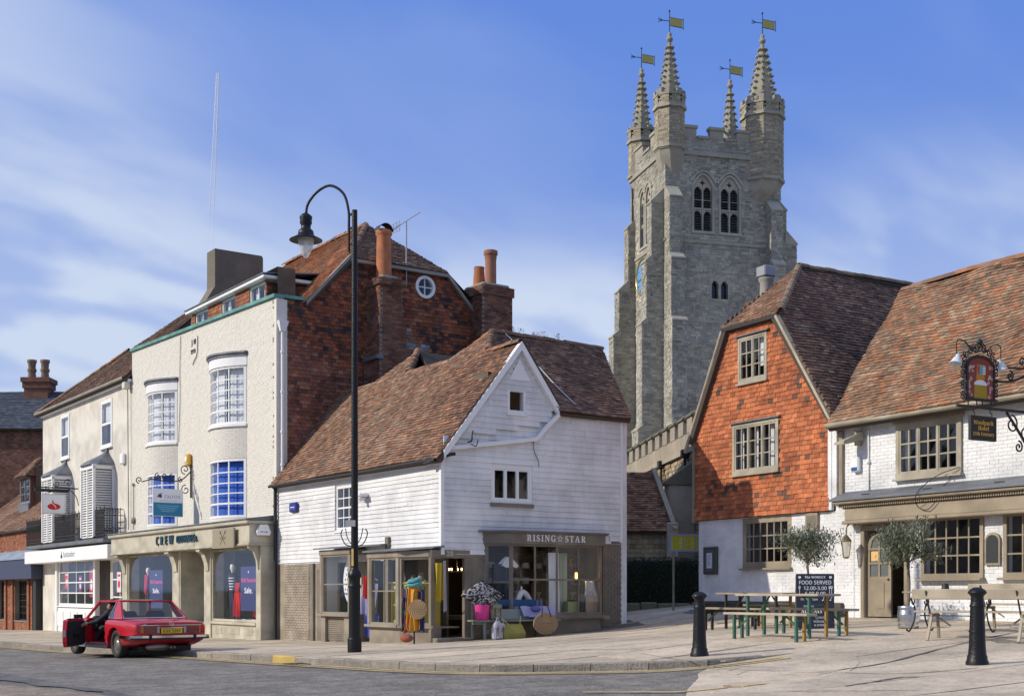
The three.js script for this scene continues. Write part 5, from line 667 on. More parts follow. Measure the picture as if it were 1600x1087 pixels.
{ // low red-brick shop at the far left
  const sh = thing('red_brick_shop', 'low red brick shop with tiled dormer roof and barred windows at the far left', 'shop', ROW, [-40, -0.8, -2]);
  const L = -52, RR = -35.25, y0 = -1.6; const wins = [[-43.9, -42.2], [-40.3, -37.8]], hs = wins.map(([a, b]) => rect(a, b, -0.2, 1.78)).concat([rect(-37.1, -35.9, y0 + 0.05, 1.78), rect(-48, -45.4, -0.2, 1.78)]);
  wall(sh, 'front_wall', M.mortar, FRONT, rect(L, RR, y0, 4.3), hs, 0.3, -0.005); lay(new MB(), FRONT, rect(L, RR, y0, 4.28), hs, { w: 0.24, h: 0.085, gap: 0.012, th: 0.01, jit: 0.004, tone: TONE.redBrick }).build('bricks', M.brick, sh, 'stuff');
  for (const [a, b] of [...wins, [-48, -45.4]]) windowIn(sh, FRONT, a, b, -0.2, 1.78, { cols: 4, rows: 6, m: M.ironFlat, n: -0.22, fw: 0.06, bar: 0.03, room: 2.2, sillMat: M.kerb });
  for (const x of [-44.3, -41.95, -40.6, -37.55]) new MB().cbox(x - 0.16, x + 0.16, y0, 1.8, -0.1, 0.10, 0.02).build('brick_pier', M.pierBrick, sh);
  new MB().cbox(L, RR + 0.1, 1.82, 2.75, 0, 0.55, 0.02).build('blue_fascia', mat([0.035, 0.045, 0.095], 0.6), sh); new MB().hex8([[L, 2.76, 0], [RR + 0.1, 2.76, 0], [L, 3.25, 0], [RR + 0.1, 3.25, 0], [L, 2.76, 0.6], [RR + 0.1, 2.76, 0.6], [L, 2.8, 0.6], [RR + 0.1, 2.8, 0.6]]).build('lead_capping', mat([0.30, 0.36, 0.44], 0.6, { map: T.mottle }), sh);
  new MB().box(-37.2, -35.8, y0, 2.2, -1.4, -1.3).build('recess', M.brick2, sh); new MB().cbox(-35.8, -35.3, y0, 2.6, 0, 0.3, 0.02).build('dark_pier', M.ironFlat, sh);
  const sl = PL([0, 4.28, 0.3], [1, 0, 0], [0, 0.62, -0.785]); tiledSlope(sh, sl, [[L, 0], [RR, 0], [RR, 5.6], [L, 5.6]], { tone: TONE.rsRoof, seed: 61, w: 0.2, h: 0.14, wave: 0.1 });
  { const D = front(-1.3); windowIn(sh, D, -44.6, -42.7, 5.85, 7.25, { lights: 2, cols: 1, rows: 3, m: M.steelDull, n: -0.02, sill: true, room: 0.6 }); const c = new MB(); c.prism([[1.35, 5.4], [3.4, 7.3], [1.35, 7.3]], rightSide(-42.66), -0.2, 0); c.build('dormer_cheek', M.brick2, sh); const d = PL([-44.9, 7.26, -1.05], [1, 0, 0], [0, 0.72, -0.69]); tiledSlope(sh, d, [[0, 0], [2.5, 0], [2.0, 1.4], [0.6, 1.4]], { tone: TONE.rsRoof, seed: 66, w: 0.2, h: 0.13, name: 'dormer_tiles' }); const e = PL([-42.4, 7.26, -1.05], [0, 0, -1], [-0.5, 0.866, 0]); tiledSlope(sh, e, [[0, 0], [3, 0], [3, 1.2], [0.9, 1.2]], { tone: TONE.rsRoof, seed: 67, w: 0.2, h: 0.13, name: 'dormer_tiles' }); new MB().box(-44.8, -42.7, 5.2, 5.84, -1.5, -1.25).build('dormer_front', M.lead, sh); }
  new MB().box(L, RR, y0, 7.4, -4.4, -4.2).build('rear_wall', M.brick2, sh);
}
{ // large slate-roofed house behind
  const F2 = new Frame(-33, 94, 0); const sh = thing('slate_roofed_house', 'dark brick house with big slate roof and twin chimney pots behind the low shop', 'house', F2, [-10, 0, -4]);
  new MB().box(-24, 3, -2, 13.2, -9, -0.3).build('wall', M.mortar, sh); lay(new MB(), front(-0.3), rect(-8, 3, 4, 13.2), [], { w: 0.24, h: 0.085, gap: 0.012, th: 0.012, jit: 0.004, tone: TONE.brick }).build('bricks', M.brick, sh, 'stuff');
  const sl = PL([0, 13.2, 0.2], [1, 0, 0], [0, 0.62, -0.785]); const slateTone = toneOf([[0.045, 0.055, 0.075], [0.06, 0.075, 0.10], [0.08, 0.10, 0.13], [0.05, 0.06, 0.085]], 0.4, 0.15, 71); tiledSlope(sh, sl, [[-24, 0], [3.3, 0], [3.3, 5.4], [-24, 5.4]], { tone: slateTone, seed: 72, w: 0.32, h: 0.24, th: 0.02, name: 'roof_slates' });
  new MB().hex8([[-24, 13.2, -9], [3.3, 13.2, -9], [-24, 16.4, -4.1], [3.3, 16.4, -4.1], [-24, 13.3, -9], [3.3, 13.3, -9], [-24, 16.5, -4.05], [3.3, 16.5, -4.05]]).build('rear_roof', M.mortarDark, sh);
  { const c = new MB(); c.box(-4.1, -2.3, 15.2, 16.7, -4.6, -3.2); c.box(-4.2, -2.2, 16.7, 17.15, -4.7, -3.1); c.box(-4.3, -2.1, 17.15, 17.5, -4.8, -3.0); c.build('chimney', M.brick2, sh); for (const x of [-3.75, -2.75]) new MB().lathe([[0.32, 0], [0.27, 0.5], [0.34, 0.55], [0.34, 0.75], [0.27, 0.8], [0.30, 1.2], [0.36, 1.25], [0.36, 1.45], [0.24, 1.45]], [x, 17.5, -3.9], 14).build('chimney_pot', mat([0.24, 0.16, 0.11], 0.9, { map: T.stain }), sh); }
}

// =====================================================================================
// TILE-HUNG INN
// =====================================================================================
{
  const inn = thing('tile_hung_inn', 'old inn with orange tile-hung gable and long whitewashed wing', 'inn', PUB, [0, 0.6, -2]);
  const y0 = -0.2, C = M.pubTaupe;
  const gab = [[-5.29, 3.15], [-0.12, 3.15], [-0.02, 5.45], [-1.05, 6.93], [-1.93, 8.23], [-3.95, 8.26], [-4.62, 6.90], [-5.29, 5.60]];
  const w1 = rect(-3.46, -2.34, 6.63, 7.84), w2 = rect(-3.69, -1.91, 4.27, 5.59), w3 = rect(-3.36, -1.51, 1.82, 3.12);
  wall(inn, 'gable_wall', M.mortarRed, FRONT, gab, [w1, w2], 0.25, -0.006);
  { // tile hanging: the largest tiles as parts, the rest joined
    const variants = [[0.20, 0.10, 0.065], [0.46, 0.13, 0.05], [0.55, 0.155, 0.057], [0.60, 0.19, 0.075]].map(c => mat(c, 0.85, { map: T.mottle, bumpMap: T.rough, bumpScale: 0.006, vertexColors: true })); let kept = 0; const rest = new MB();
    const fw = (u, v, n) => FRONT(u, v, n + 0.05 * smooth(3.9, 3.15, v));
    lay(rest, fw, gab, [w1, w2].map(h => h.map(p => p)), { w: 0.175, h: 0.118, gap: 0.007, th: 0.026, tilt: 0.02, jit: 0.006, sag: 0.012, rot: 0.008, tone: TONE.orange, take: (q, col, u, v) => { if (kept >= 298 || u < -1.75 || v > 5.3 || Math.abs(q[1][0] - q[0][0]) < 0.1) return false; kept++; const m = new MB(); m.hex8(q, col, 'bt'); m.build('hung_tile', M.tile, inn); return true; } });
    rest.build('hung_tiles', M.tile, inn, 'stuff');
  }
  wall(inn, 'ground_wall', M.whitewashJoint, FRONT, [[-5.2, y0], [0.62, y0], [0.62, 3.14], [-5.2, 3.14]], [w3], 0.25, -0.05);
  const wb = { w: 0.225, h: 0.078, gap: 0.006, th: 0.002, jit: 0.003, tone: TONE.plain };
  lay(new MB(), front(-0.045), rect(-5.2, 0.62, y0, 3.14), [w3], wb).build('painted_bricks', M.whitewash, inn, 'stuff');
  new MB().cbox(-5.24, 0.3, y0, 0.95, -0.05, 0.06, 0.02).build('plinth', M.plinth, inn); new MB().cbox(-5.22, -1.0, 0.952, 1.12, -0.05, 0.03, 0.015).build('plinth_cap', M.whitewash, inn);
  windowIn(inn, FRONT, -3.46, -2.34, 6.63, 7.84, { lights: 2, cols: 2, rows: 3, m: M.pubPale, n: 0.03, depth: 0.1, fw: 0.07, sillOut: 0.09, stile: 0.045, curtain: [[0.56, 0.72]], curtainLow: 0.4 });
  windowIn(inn, FRONT, -3.69, -1.91, 4.27, 5.59, { lights: 3, cols: 2, rows: 3, m: M.pubPale, n: 0.03, depth: 0.1, fw: 0.08, sillOut: 0.09, curtain: [[0.04, 0.14], [0.38, 0.46], [0.68, 0.8]], curtainLow: 0.1 });
  windowIn(inn, FRONT, -3.36, -1.51, 1.82, 3.12, { cols: 6, rows: 3, m: C, n: -0.05, fw: 0.14, sillOut: 0.07, bar: 0.035, room: 2.4 });
  // hoods over the gable windows
  for (const w of [[-3.55, -2.25, 7.86], [-3.78, -1.82, 5.61]]) new MB().hex8([[w[0], w[2], 0], [w[1], w[2], 0], [w[0], w[2] + 0.05, 0], [w[1], w[2] + 0.05, 0], [w[0], w[2] - 0.01, 0.10], [w[1], w[2] - 0.01, 0.10], [w[0], w[2] + 0.02, 0.10], [w[1], w[2] + 0.02, 0.10]]).build('window_hood', M.lead, inn);
  new MB().box(-0.14, -0.02, 3.16, 5.45, -0.04, 0.05).build('corner_board', M.whitewash, inn); new MB().box(-5.36, -5.28, 3.1, 5.5, -0.06, 0.06).build('corner_board', C, inn);
  // things on the wall
  { const b = new MB(); b.cbox(-4.9, -4.35, 1.68, 2.42, -0.05, 0.05, 0.015); const o = b.build('notice_case', mat([0.06, 0.055, 0.05], 0.5), inn); printOn(o, 'notice', front(0.053), -4.8, -4.45, 1.76, 2.34, 0, canvasMat(128, 200, (c, w, h) => { c.fillStyle = '#54565c'; c.fillRect(0, 0, w, h); c.fillStyle = '#c9ccd2'; c.fillRect(22, 30, 84, 140); c.fillStyle = '#6a6e78'; for (let i = 0; i < 10; i++) c.fillRect(32, 44 + i * 11, 64 - (i % 3) * 10, 4); })); const v = new MB(); v.cbox(-0.95, -0.52, 2.70, 3.13, -0.05, 0.03, 0.012); v.build('vent_frame', C, inn); const w = new MB(); w.cbox(-0.88, -0.59, 2.77, 3.06, 0.03, 0.04, 0.004); w.build('vent_panel', M.cementDark, inn); }
  // roofs: steep gable range with half hip, then the long wing
  const VR = PL([0.12, 5.27, 0], [0, 0, -1], [-0.5772, 0.8166, 0]), VL = PL([-5.46, 5.30, 0], [0, 0, 1], [0.4602, 0.8878, 0]);
  tiledSlope(inn, VR, [[-0.14, 0], [7.5, 0], [7.5, 5.55], [1.72, 5.55], [-0.14, 3.52]], { tone: TONE.darkRoof, seed: 82, wave: 0.08, name: 'gable_roof_tiles', th: 0.034 });
  tiledSlope(inn, VL, [[0.14, 0], [0.14, 3.35], [-1.72, 5.13], [-7.5, 5.13], [-7.5, 0]], { tone: TONE.darkRoof, seed: 85, wave: 0.04, name: 'gable_roof_tiles' });
  const HP = PL([0, 8.18, 0.16], [1, 0, 0], [0, 0.667, -0.745]); tiledSlope(inn, HP, [[-4.05, 0], [-1.82, 0], [-3.09, 2.45]], { tone: TONE.rsRoof, seed: 88, name: 'hip_roof_tiles' });
  ridge(inn, [-1.74, 8.27, 0.1], [-3.09, 9.86, -1.72], 0.1, [[0.24, 0.17, 0.12], [0.34, 0.24, 0.16]], 'hip_tile', 0.13); ridge(inn, [-3.09, 9.88, -1.72], [-3.1, 9.88, -7.5], 0.11, [[0.2, 0.15, 0.10], [0.26, 0.17, 0.11]]);
  { const v = new MB(); v.beam([0.10, 5.22, 0.12], [-1.86, 8.12, 0.12], 0.07, 0.14, [0, 0, 1]); v.build('verge_board', M.timberPale, inn); const l = new MB(); l.tube([[-5.62, 5.05, 0.11], [-5.42, 5.42, 0.11], [-4.72, 6.75, 0.11], [-4.02, 8.12, 0.11]], 0.055, 20, 5); l.build('verge_board', M.timberPale, inn); const h = new MB(); h.box(-4.05, -1.85, 8.08, 8.17, 0.04, 0.15); h.build('hip_gutter', M.ironFlat, inn); }
  // wing
  const Zw = 0; const W = FRONT; const ww = rect(1.95, 3.78, 3.74, 4.96), d1 = rect(0.9, 2.25, 0.5, 2.75), wn1 = rect(2.66, 4.34, 1.50, 2.84), wn2 = rect(4.84, 6.9, 1.50, 2.84);
  wall(inn, 'wing_wall', M.whitewashJoint, W, rect(0.0, 12, y0, 5.1), [ww, d1, wn1, wn2, rect(0.0 - 1, 0.0, 0, 0.1)].slice(0, 4), 0.25, -0.006 - 0.06);
  lay(new MB(), front(-0.06), rect(0.0, 12, y0, 5.08), [ww, d1, wn1, wn2], wb).build('painted_bricks', M.whitewash, inn, 'stuff');
  windowIn(inn, W, 1.95, 3.78, 3.74, 4.96, { lights: 3, cols: 2, rows: 3, m: M.pubPale, n: -0.01, depth: 0.1, fw: 0.09, sillOut: 0.07, stile: 0.05, bar: 0.035, curtain: [[0.05, 0.12], [0.22, 0.32], [0.86, 0.97]] });
  new MB().cbox(1.9, 3.83, 4.962, 5.08, -0.06, 0.05, 0.01).build('lintel', C, inn);
  windowIn(inn, W, 2.66, 4.34, 1.50, 2.84, { cols: 5, rows: 3, m: C, n: -0.03, fw: 0.09, sillOut: 0.12, bar: 0.035, room: 2.6 }); windowIn(inn, W, 4.84, 6.9, 1.50, 2.84, { cols: 5, rows: 3, m: C, n: -0.03, fw: 0.09, sillOut: 0.12, bar: 0.035, room: 2.6 });
  // door: arched frame, leaf with six lights half open to a dark passage
  { const f = new MB(); f.cbox(0.86, 0.98, 0.5, 2.75, -0.3, 0.0, 0.015); f.cbox(2.18, 2.3, 0.5, 2.75, -0.3, 0.0, 0.015); f.cbox(0.98, 2.18, 2.62, 2.75, -0.3, 0.0, 0.015); f.build('door_frame', C, inn);
    const lf = new MB(); lf.prism([[1.0, 0.64], [1.72, 0.64], [1.72, 2.60], [1.5, 2.60], [1.2, 2.52], [1.06, 2.42], [1.0, 2.28]], front(-0.10), -0.05, 0, [rect(1.07, 1.33, 1.56, 1.84), rect(1.38, 1.64, 1.56, 1.84), rect(1.07, 1.33, 1.89, 2.17), rect(1.38, 1.64, 1.89, 2.17), [[1.09, 2.22], [1.33, 2.22], [1.33, 2.50], [1.22, 2.46], [1.13, 2.38]], rect(1.38, 1.64, 2.22, 2.52)]); lf.cbox(1.30, 1.52, 0.82, 1.42, -0.10, -0.085, 0.01); const o = lf.build('door', C, inn); for (const [a, b, c, d] of [[1.07, 1.33, 1.56, 1.84], [1.38, 1.64, 1.56, 1.84], [1.07, 1.33, 1.89, 2.17], [1.38, 1.64, 1.89, 2.17], [1.09, 1.33, 2.22, 2.5], [1.38, 1.64, 2.22, 2.52]]) new MB().hexa(front(-0.125), a, b, c, d, -0.003, 0).build('pane', M.glass2, o); new MB().ball([1.64, 1.5, -0.07], 0.03).build('handle', M.brass, o); printOn(o, 'door_notice', front(-0.119), 1.09, 1.31, 1.92, 2.14, 0, canvasMat(32, 32, (c) => { c.fillStyle = '#d8b070'; c.fillRect(0, 0, 32, 32); }));
    const p = new MB(); p.box(0.9, 2.3, 0.5, 2.8, -2.6, -2.5); p.box(0.86, 0.9, 0.5, 2.8, -2.6, -0.3); p.box(2.26, 2.3, 0.5, 2.8, -2.6, -0.3); p.box(0.9, 2.3, 2.76, 2.8, -2.6, -0.3); p.box(0.9, 2.3, 0.5, 0.56, -2.6, -0.3); p.build('passage', M.room, inn); new MB().cbox(0.5, 2.6, 0.3, 0.60, -0.3, 0.35, 0.03).build('doorstep', M.kerb, inn); }
  // long fascia with dentils and lead flashing
  { new MB().cbox(0.62, 12, 2.86, 3.14, -0.04, 0.26, 0.012).build('fascia', C, inn); new MB().cbox(0.55, 12, 2.78, 2.86, -0.04, 0.30, 0.02).build('fascia_moulding', C, inn); new MB().cbox(0.36, 12, 3.24, 3.31, -0.04, 0.42, 0.02).build('cornice', C, inn); for (let i = 0; i < 150; i++) { const x = 0.5 + i * 0.06; if (x > 6.6) break; new MB().box(x, x + 0.032, 3.165, 3.235, 0.2, 0.33).build('dentil', C, inn); } new MB().box(0.5, 12, 3.14, 3.24, -0.04, 0.2).build('dentil_band', C, inn);
    new MB().hex8([[0.32, 3.314, -0.04], [12, 3.314, -0.04], [0.32, 3.56, -0.04], [12, 3.56, -0.04], [0.32, 3.314, 0.46], [12, 3.314, 0.46], [0.32, 3.36, 0.46], [12, 3.36, 0.46]]).build('lead_flashing', M.lead, inn); for (const x of [1.3, 3.1, 5.0]) new MB().cbox(x - 0.12, x + 0.12, 3.40, 3.45, 0.16, 0.3, 0.01).build('lead_roll', M.ironFlat, inn); }
  // gutter, posts, floodlight, alarm, conduit, cables
  { const g = new MB(); g.tube([[0.1, 5.12, 0.36], [3, 5.11, 0.36], [6, 5.12, 0.36], [12, 5.1, 0.36]], 0.06, 20, 7); g.build('gutter', M.gutterStone, inn); new MB().cbox(0.0, 0.16, 3.3, 5.1, -0.08, 0.06, 0.01).build('post', M.whitewash, inn); new MB().cbox(0.18, 0.30, 3.5, 5.0, -0.06, 0.02, 0.01).build('post', C, inn);
    const f = new MB(); f.hex8([[0.62, 4.66, 0.15], [1.0, 4.72, 0.05], [0.64, 4.8, 0.15], [1.0, 4.92, 0.05], [0.52, 4.62, 0.5], [0.84, 4.62, 0.5], [0.56, 4.68, 0.5], [0.86, 4.70, 0.5]]); f.box(0.82, 0.88, 4.6, 4.95, -0.05, 0.14); f.build('floodlight', M.pubPale, inn); const a = new MB(); a.cbox(0.62, 0.86, 4.0, 4.36, -0.05, 0.07, 0.03); const o = a.build('alarm_box', M.white, inn); new MB().box(0.65, 0.83, 4.03, 4.11, 0.07, 0.074).build('alarm_stripe', mat([0.02, 0.08, 0.35], 0.5), o); const c = new MB(); c.cyl([1.1, 4.95, -0.03], [1.1, 3.56, -0.03], 0.02, 0.02, 6); c.ball([1.1, 4.2, -0.02], 0.05); c.build('conduit', M.whitewash, inn);
    const w = new MB(); w.tube([[3.78, 3.86, 0.03], [3.3, 3.7, 0.2], [3.0, 3.3, 0.5], [2.9, 3.05, 0.32], [3.15, 2.98, 0.32], [3.4, 3.15, 0.32]], 0.01, 30, 5); w.tube([[3.6, 3.76, 0.03], [3.5, 3.6, 0.05], [3.45, 3.45, 0.2]], 0.008, 10, 5); w.build('loose_cable', M.ironFlat, inn); }
  const RF = PL([0, 5.10, 0.36], [1, 0, 0], [0, 0.76, -0.65]); tiledSlope(inn, RF, [[0.12, 0], [12, 0], [12, 5.0], [-0.45, 4.8], [-0.15, 2.4]], { tone: TONE.pubRoof, seed: 92, wave: 0.16, name: 'wing_roof_tiles' });
  for (let i = 0; i < 6; i++) { const y = k => 8.82 + 0.05 * Math.sin(k * 1.7) + k * 0.02; ridge(inn, [-0.45 + i * 2.08, y(i), -2.80], [-0.45 + (i + 1) * 2.08, y(i + 1), -2.80], 0.11, RIDGE); }
  { const r = new MB(); r.hex8([[-0.4, 5, -6.2], [12, 5, -6.2], [-0.4, 8.7, -2.85], [12, 8.8, -2.85], [-0.4, 5.1, -6.2], [12, 5.1, -6.2], [-0.4, 8.75, -2.82], [12, 8.85, -2.82]]); r.tri([-0.45, 8.74, -2.8], [0.1, 5.1, 0.3], [-0.2, 5.1, -6]); r.build('rear_roof', M.mortarDark, inn); const b = new MB(); b.box(-5.25, 12, y0, 5, -7.6, -7.4); b.build('rear_wall', M.whitewash, inn); new MB().box(-5.28, -5.08, y0, 5.4, -7.4, -0.3).build('end_wall', M.whitewash, inn); new MB().box(11.8, 12, y0, 5, -7.4, -0.3).build('end_wall', M.whitewash, inn); }
  // brick chimney with a capped pot behind the ridge
  { const c = new MB(); c.box(-4.62, -3.98, 7.0, 8.98, -2.0, -1.25); c.build('chimney_core', M.mortar, inn); const t = { w: 0.225, h: 0.075, gap: 0.011, th: 0.012, jit: 0.004, tone: TONE.redBrick }, m = new MB(); lay(m, PL([-4.62, 0, -1.25], [1, 0, 0], [0, 1, 0]), rect(0, 0.64, 7.0, 8.96), [], t); lay(m, PL([-3.98, 0, -1.25], [0, 0, -1], [0, 1, 0]), rect(0, 0.75, 7.0, 8.96), [], t); m.build('chimney_bricks', M.brick, inn, 'stuff'); new MB().cbox(-4.68, -3.92, 8.98, 9.14, -2.06, -1.19, 0.03).build('chimney_cap', M.brick2, inn); new MB().lathe([[0.22, 0], [0.17, 0.1], [0.17, 0.52], [0.21, 0.56], [0.21, 0.64], [0.18, 0.64]], [-4.25, 9.14, -1.62], 18).build('chimney_pot', M.cement, inn); new MB().cbox(-4.45, -4.07, 9.80, 10.10, -1.82, -1.42, 0.03).build('pot_cowl', M.steelDull, inn); }
  // chalk board with arched top, between the windows
  { const o = new MB(); const arch = (a, b, y, t, k) => { const p = [[a, y], [b, y]]; for (let i = 0; i <= 8; i++) { const q = i / 8 * Math.PI; p.push([(a + b) / 2 + (b - a) / 2 * Math.cos(q), t + k * Math.sin(q)]); } return p; }; o.prism(arch(4.40, 4.78, 1.76, 2.28, 0.16), front(-0.05), 0, 0.05); const b = o.build('wall_chalkboard', C, inn); new MB().prism(arch(4.44, 4.74, 1.81, 2.26, 0.13), front(0.002), 0, 0.008).build('slate', mat([0.03, 0.032, 0.035], 0.8), b); }
}
{ // wall lantern by the inn door
  const t = thing('wall_lantern', 'square brass wall lantern hanging beside the inn door', 'lantern', PUB, [0.72, 1.95, 0.3]);
  const b = new MB(); b.tube([[0.72, 2.75, 0.0], [0.72, 2.8, 0.15], [0.72, 2.72, 0.28], [0.72, 2.56, 0.3]], 0.018, 14, 6); b.build('bracket', M.brass, t); const r = new MB(); r.lathe([[0.02, 0.12], [0.03, 0.08], [0.09, 0.03], [0.17, -0.05], [0.17, -0.075], [0, -0.075]], [0.72, 2.45, 0.3], 4); r.build('cap', M.brass, t); const f = new MB(); for (let i = 0; i < 4; i++) { const a = i * Math.PI / 2; f.beam([0.72 + 0.15 * Math.sin(a), 2.37, 0.3 + 0.15 * Math.cos(a)], [0.72 + 0.09 * Math.sin(a), 2.02, 0.3 + 0.09 * Math.cos(a)], 0.014, 0.014); } f.lathe([[0, -0.02], [0.05, -0.02], [0.1, 0.0], [0.1, 0.02]], [0.72, 2.0, 0.3], 4); f.build('frame', M.brass, t); const g = new MB(); g.lathe([[0.088, 0], [0.145, 0.35]], [0.72, 2.02, 0.3], 4); g.build('glass', mat([0.9, 0.88, 0.82], 0.25, { transmission: 0.7, thickness: 0, vertexColors: false }), t);
}

// =====================================================================================
// CHURCH
// =====================================================================================
{
  const TW = new Frame(10.8, 90, -15 * Math.PI / 180 * -1);
  const ch = thing('church_tower', 'tall grey stone church tower with four crocketed pinnacles and weathervanes', 'tower', TW, [4.5, 0, -3.5]);
  const W = 8.9, D = 7.0, y0 = 0; const LS = leftSide(0), BK = PL([W, 0, -D], [-1, 0, 0], [0, 1, 0]), RS_ = rightSide(W);
  const F = FRONT, st = { w: 0.36, h: 0.165, gap: 0.014, th: 0.02, jit: 0.018, wj: 1.1, hj: 0.5, tone: TONE.stone };
  const lancet = (u0, u1, v0, v1) => { const p = [[u0, v0], [u1, v0]], c = (u0 + u1) / 2, w = (u1 - u0) / 2, vs = v1 - w * 1.05; for (let i = 0; i <= 8; i++) { const a = i / 8; p.push([u1 - (u1 - c) * a, vs + (v1 - vs) * Math.sin(a * Math.PI / 2)]); } for (let i = 1; i <= 8; i++) { const a = i / 8; p.push([c - (c - u0) * a, vs + (v1 - vs) * Math.cos(a * Math.PI / 2)]); } return p; };
  const bel = [[2.15, 3.55], [4.2, 5.62]].map(([a, b]) => ({ a, b, hole: lancet(a, b, 26.8, 30.75) }));
  const lowW = [lancet(3.5, 4.02, 22.05, 23.35), lancet(4.22, 4.76, 22.05, 23.35)];
  const core = (map, w, holes) => { wall(ch, 'wall', M.stoneJoint, map, rect(0, w, y0, 32.1), holes, 0.9, -0.01); };
  core(F, W, [...bel.map(b => b.hole), ...lowW]);
  const LH = [lancet(-4.9, -4.0, 26.6, 30.7), lancet(-3.7, -2.8, 26.6, 30.7)];
  wall(ch, 'wall', M.stoneJoint, LS, rect(-D, 0, y0, 32.1), LH, 0.9, -0.01); wall(ch, 'wall', M.stoneJoint, RS_, rect(0, D, y0, 32.1), [], 0.9, -0.01); wall(ch, 'wall', M.stoneJoint, BK, rect(0, W, y0, 32.1), [], 0.9, -0.01);
  lay(new MB(), F, rect(0, W, 6, 32.1), [...bel.map(b => b.hole), ...lowW], st).build('front_stones', M.stone, ch, 'stuff'); lay(new MB(), LS, rect(-D, 0, 6, 32.1), LH, st).build('side_stones', M.stone, ch, 'stuff'); lay(new MB(), RS_, rect(0, D, 14, 32.1), [], st).build('side_stones', M.stone, ch, 'stuff');
  // belfry windows: moulded arch, mullion, transom, tracery, louvres
  const dress = mat([0.42, 0.39, 0.32], 0.9, { map: T.stain, bumpMap: T.rough, bumpScale: 0.02 });
  const belfry = (map, a, b, v0, v1, hole) => {
    const c = (a + b) / 2, fr = new MB(); const grow = (p, g) => p.map(([u, v]) => [c + (u - c) * (1 + 2 * g / (b - a)), v < v0 + 0.01 ? v : v0 + (v - v0) * (1 + g / (v1 - v0))]); fr.prism(grow(hole, 0.16), map, -0.3, 0.06, [grow(hole, -0.005)]); const o = fr.build('belfry_window', dress, ch);
    const hood = new MB(), outer = grow(hole, 0.36).filter(p => p[1] > v1 - 1.6), inner = grow(hole, 0.22).filter(p => p[1] > v1 - 1.6).reverse(); hood.prism([...outer, ...inner], map, -0.02, 0.12); hood.build('hood_mould', dress, o);
    const bars = new MB(); const w = b - a, m1 = v0 + (v1 - v0) * 0.40; bars.hexa(map, c - 0.055, c + 0.055, v0, v1 - 0.95, -0.26, -0.06); bars.hexa(map, a, b, m1 - 0.07, m1 + 0.07, -0.25, -0.07); bars.build('mullion', dress, o);
    const tr = new MB(); const panel = grow(hole, -0.01).filter(p => p[1] > v1 - 1.35); const head = [[a + 0.02, v1 - 1.75], [b - 0.02, v1 - 1.75], ...panel.filter((p, i) => true)]; const light = (u0, u1, q0, q1) => lancet(u0, u1, q0, q1); const eye = []; for (let i = 0; i < 24; i++) { const q = i / 24 * 2 * Math.PI, r = 0.15 + 0.07 * Math.cos(4 * q); eye.push([c + Math.cos(q) * r, v1 - 0.52 + Math.sin(q) * r]); }
    tr.prism(head.sort((p, q) => Math.atan2(p[1] - (v1 - 1), p[0] - c) - Math.atan2(q[1] - (v1 - 1), q[0] - c)), map, -0.22, -0.08, [eye, [...light(a + 0.045, c - 0.055, v1 - 1.72, v1 - 0.80)], [...light(c + 0.055, b - 0.045, v1 - 1.72, v1 - 0.80)]]); tr.build('tracery', dress, o);
    for (const [q, r] of [[a, c - 0.07], [c + 0.07, b]]) { const h = new MB(); h.prism([[q, m1 - 0.1], [r, m1 - 0.1], [r, m1 - 0.45], [(q + r) / 2 + 0.18, m1 - 0.2], [(q + r) / 2, m1 - 0.14], [(q + r) / 2 - 0.18, m1 - 0.2], [q, m1 - 0.45]], map, -0.22, -0.09); h.build('light_head', dress, o); }
    for (let i = 0; i < 20; i++) { const y = v0 + 0.06 + i * 0.185; if (y > v1 - 0.7) break; const l = new MB(); l.hex8([map(a + 0.03, y + 0.12, -0.5), map(b - 0.03, y + 0.12, -0.5), map(a + 0.03, y + 0.15, -0.5), map(b - 0.03, y + 0.15, -0.5), map(a + 0.03, y - 0.05, -0.28), map(b - 0.03, y - 0.05, -0.28), map(a + 0.03, y - 0.02, -0.28), map(b - 0.03, y - 0.02, -0.28)]); l.build('louvre', M.louvre, o); }
    new MB().hexa(map, a - 0.2, b + 0.2, v0 - 0.2, v0 - 0.01, -0.2, 0.1).build('sill', dress, o);
  };
  bel.forEach(b => belfry(F, b.a, b.b, 26.8, 30.75, b.hole)); LH.forEach((h, i) => belfry(LS, [-4.9, -3.7][i], [-4.0, -2.8][i], 26.6, 30.7, h));
  lowW.forEach((h, i) => { const [a, b] = [[3.5, 4.02], [4.22, 4.76]][i]; const c = (a + b) / 2; const g = new MB(); g.prism(h.map(([u, v]) => [c + (u - c) * 1.01, v]), F, -0.32, -0.3); g.build('lattice_pane', mat([0.01, 0.02, 0.05], 0.15), ch); for (let k = 0; k < 7; k++) { const l = new MB(); l.beam(F(a, 22.05 + k * 0.22, -0.28), F(b, 22.3 + k * 0.22, -0.28), 0.015, 0.015); l.beam(F(b, 22.05 + k * 0.22, -0.28), F(a, 22.3 + k * 0.22, -0.28), 0.015, 0.015); l.build('lead_came', M.ironFlat, ch); } });
  { const g = new MB(); const q = rect(3.34, 4.92, 21.9, 23.5); g.prism(q, F, -0.1, 0.035, lowW.map(h => h)); g.build('window_surround', dress, ch); }
  // string courses
  const string = (y, h = 0.22, o = 0.1, n = 'string_course') => { const m = new MB(); m.hexa(F, -o, W + o, y, y + h, -0.1, o); m.hexa(LS, -D - o, -0.0, y, y + h, -0.1, o); m.hexa(RS_, 0.02, D + o, y, y + h, -0.1, o); m.build(n, dress, ch); };
  string(25.9); string(32.1, 0.3, 0.14); string(20.3, 0.2, 0.08); string(13.5, 0.2, 0.08);
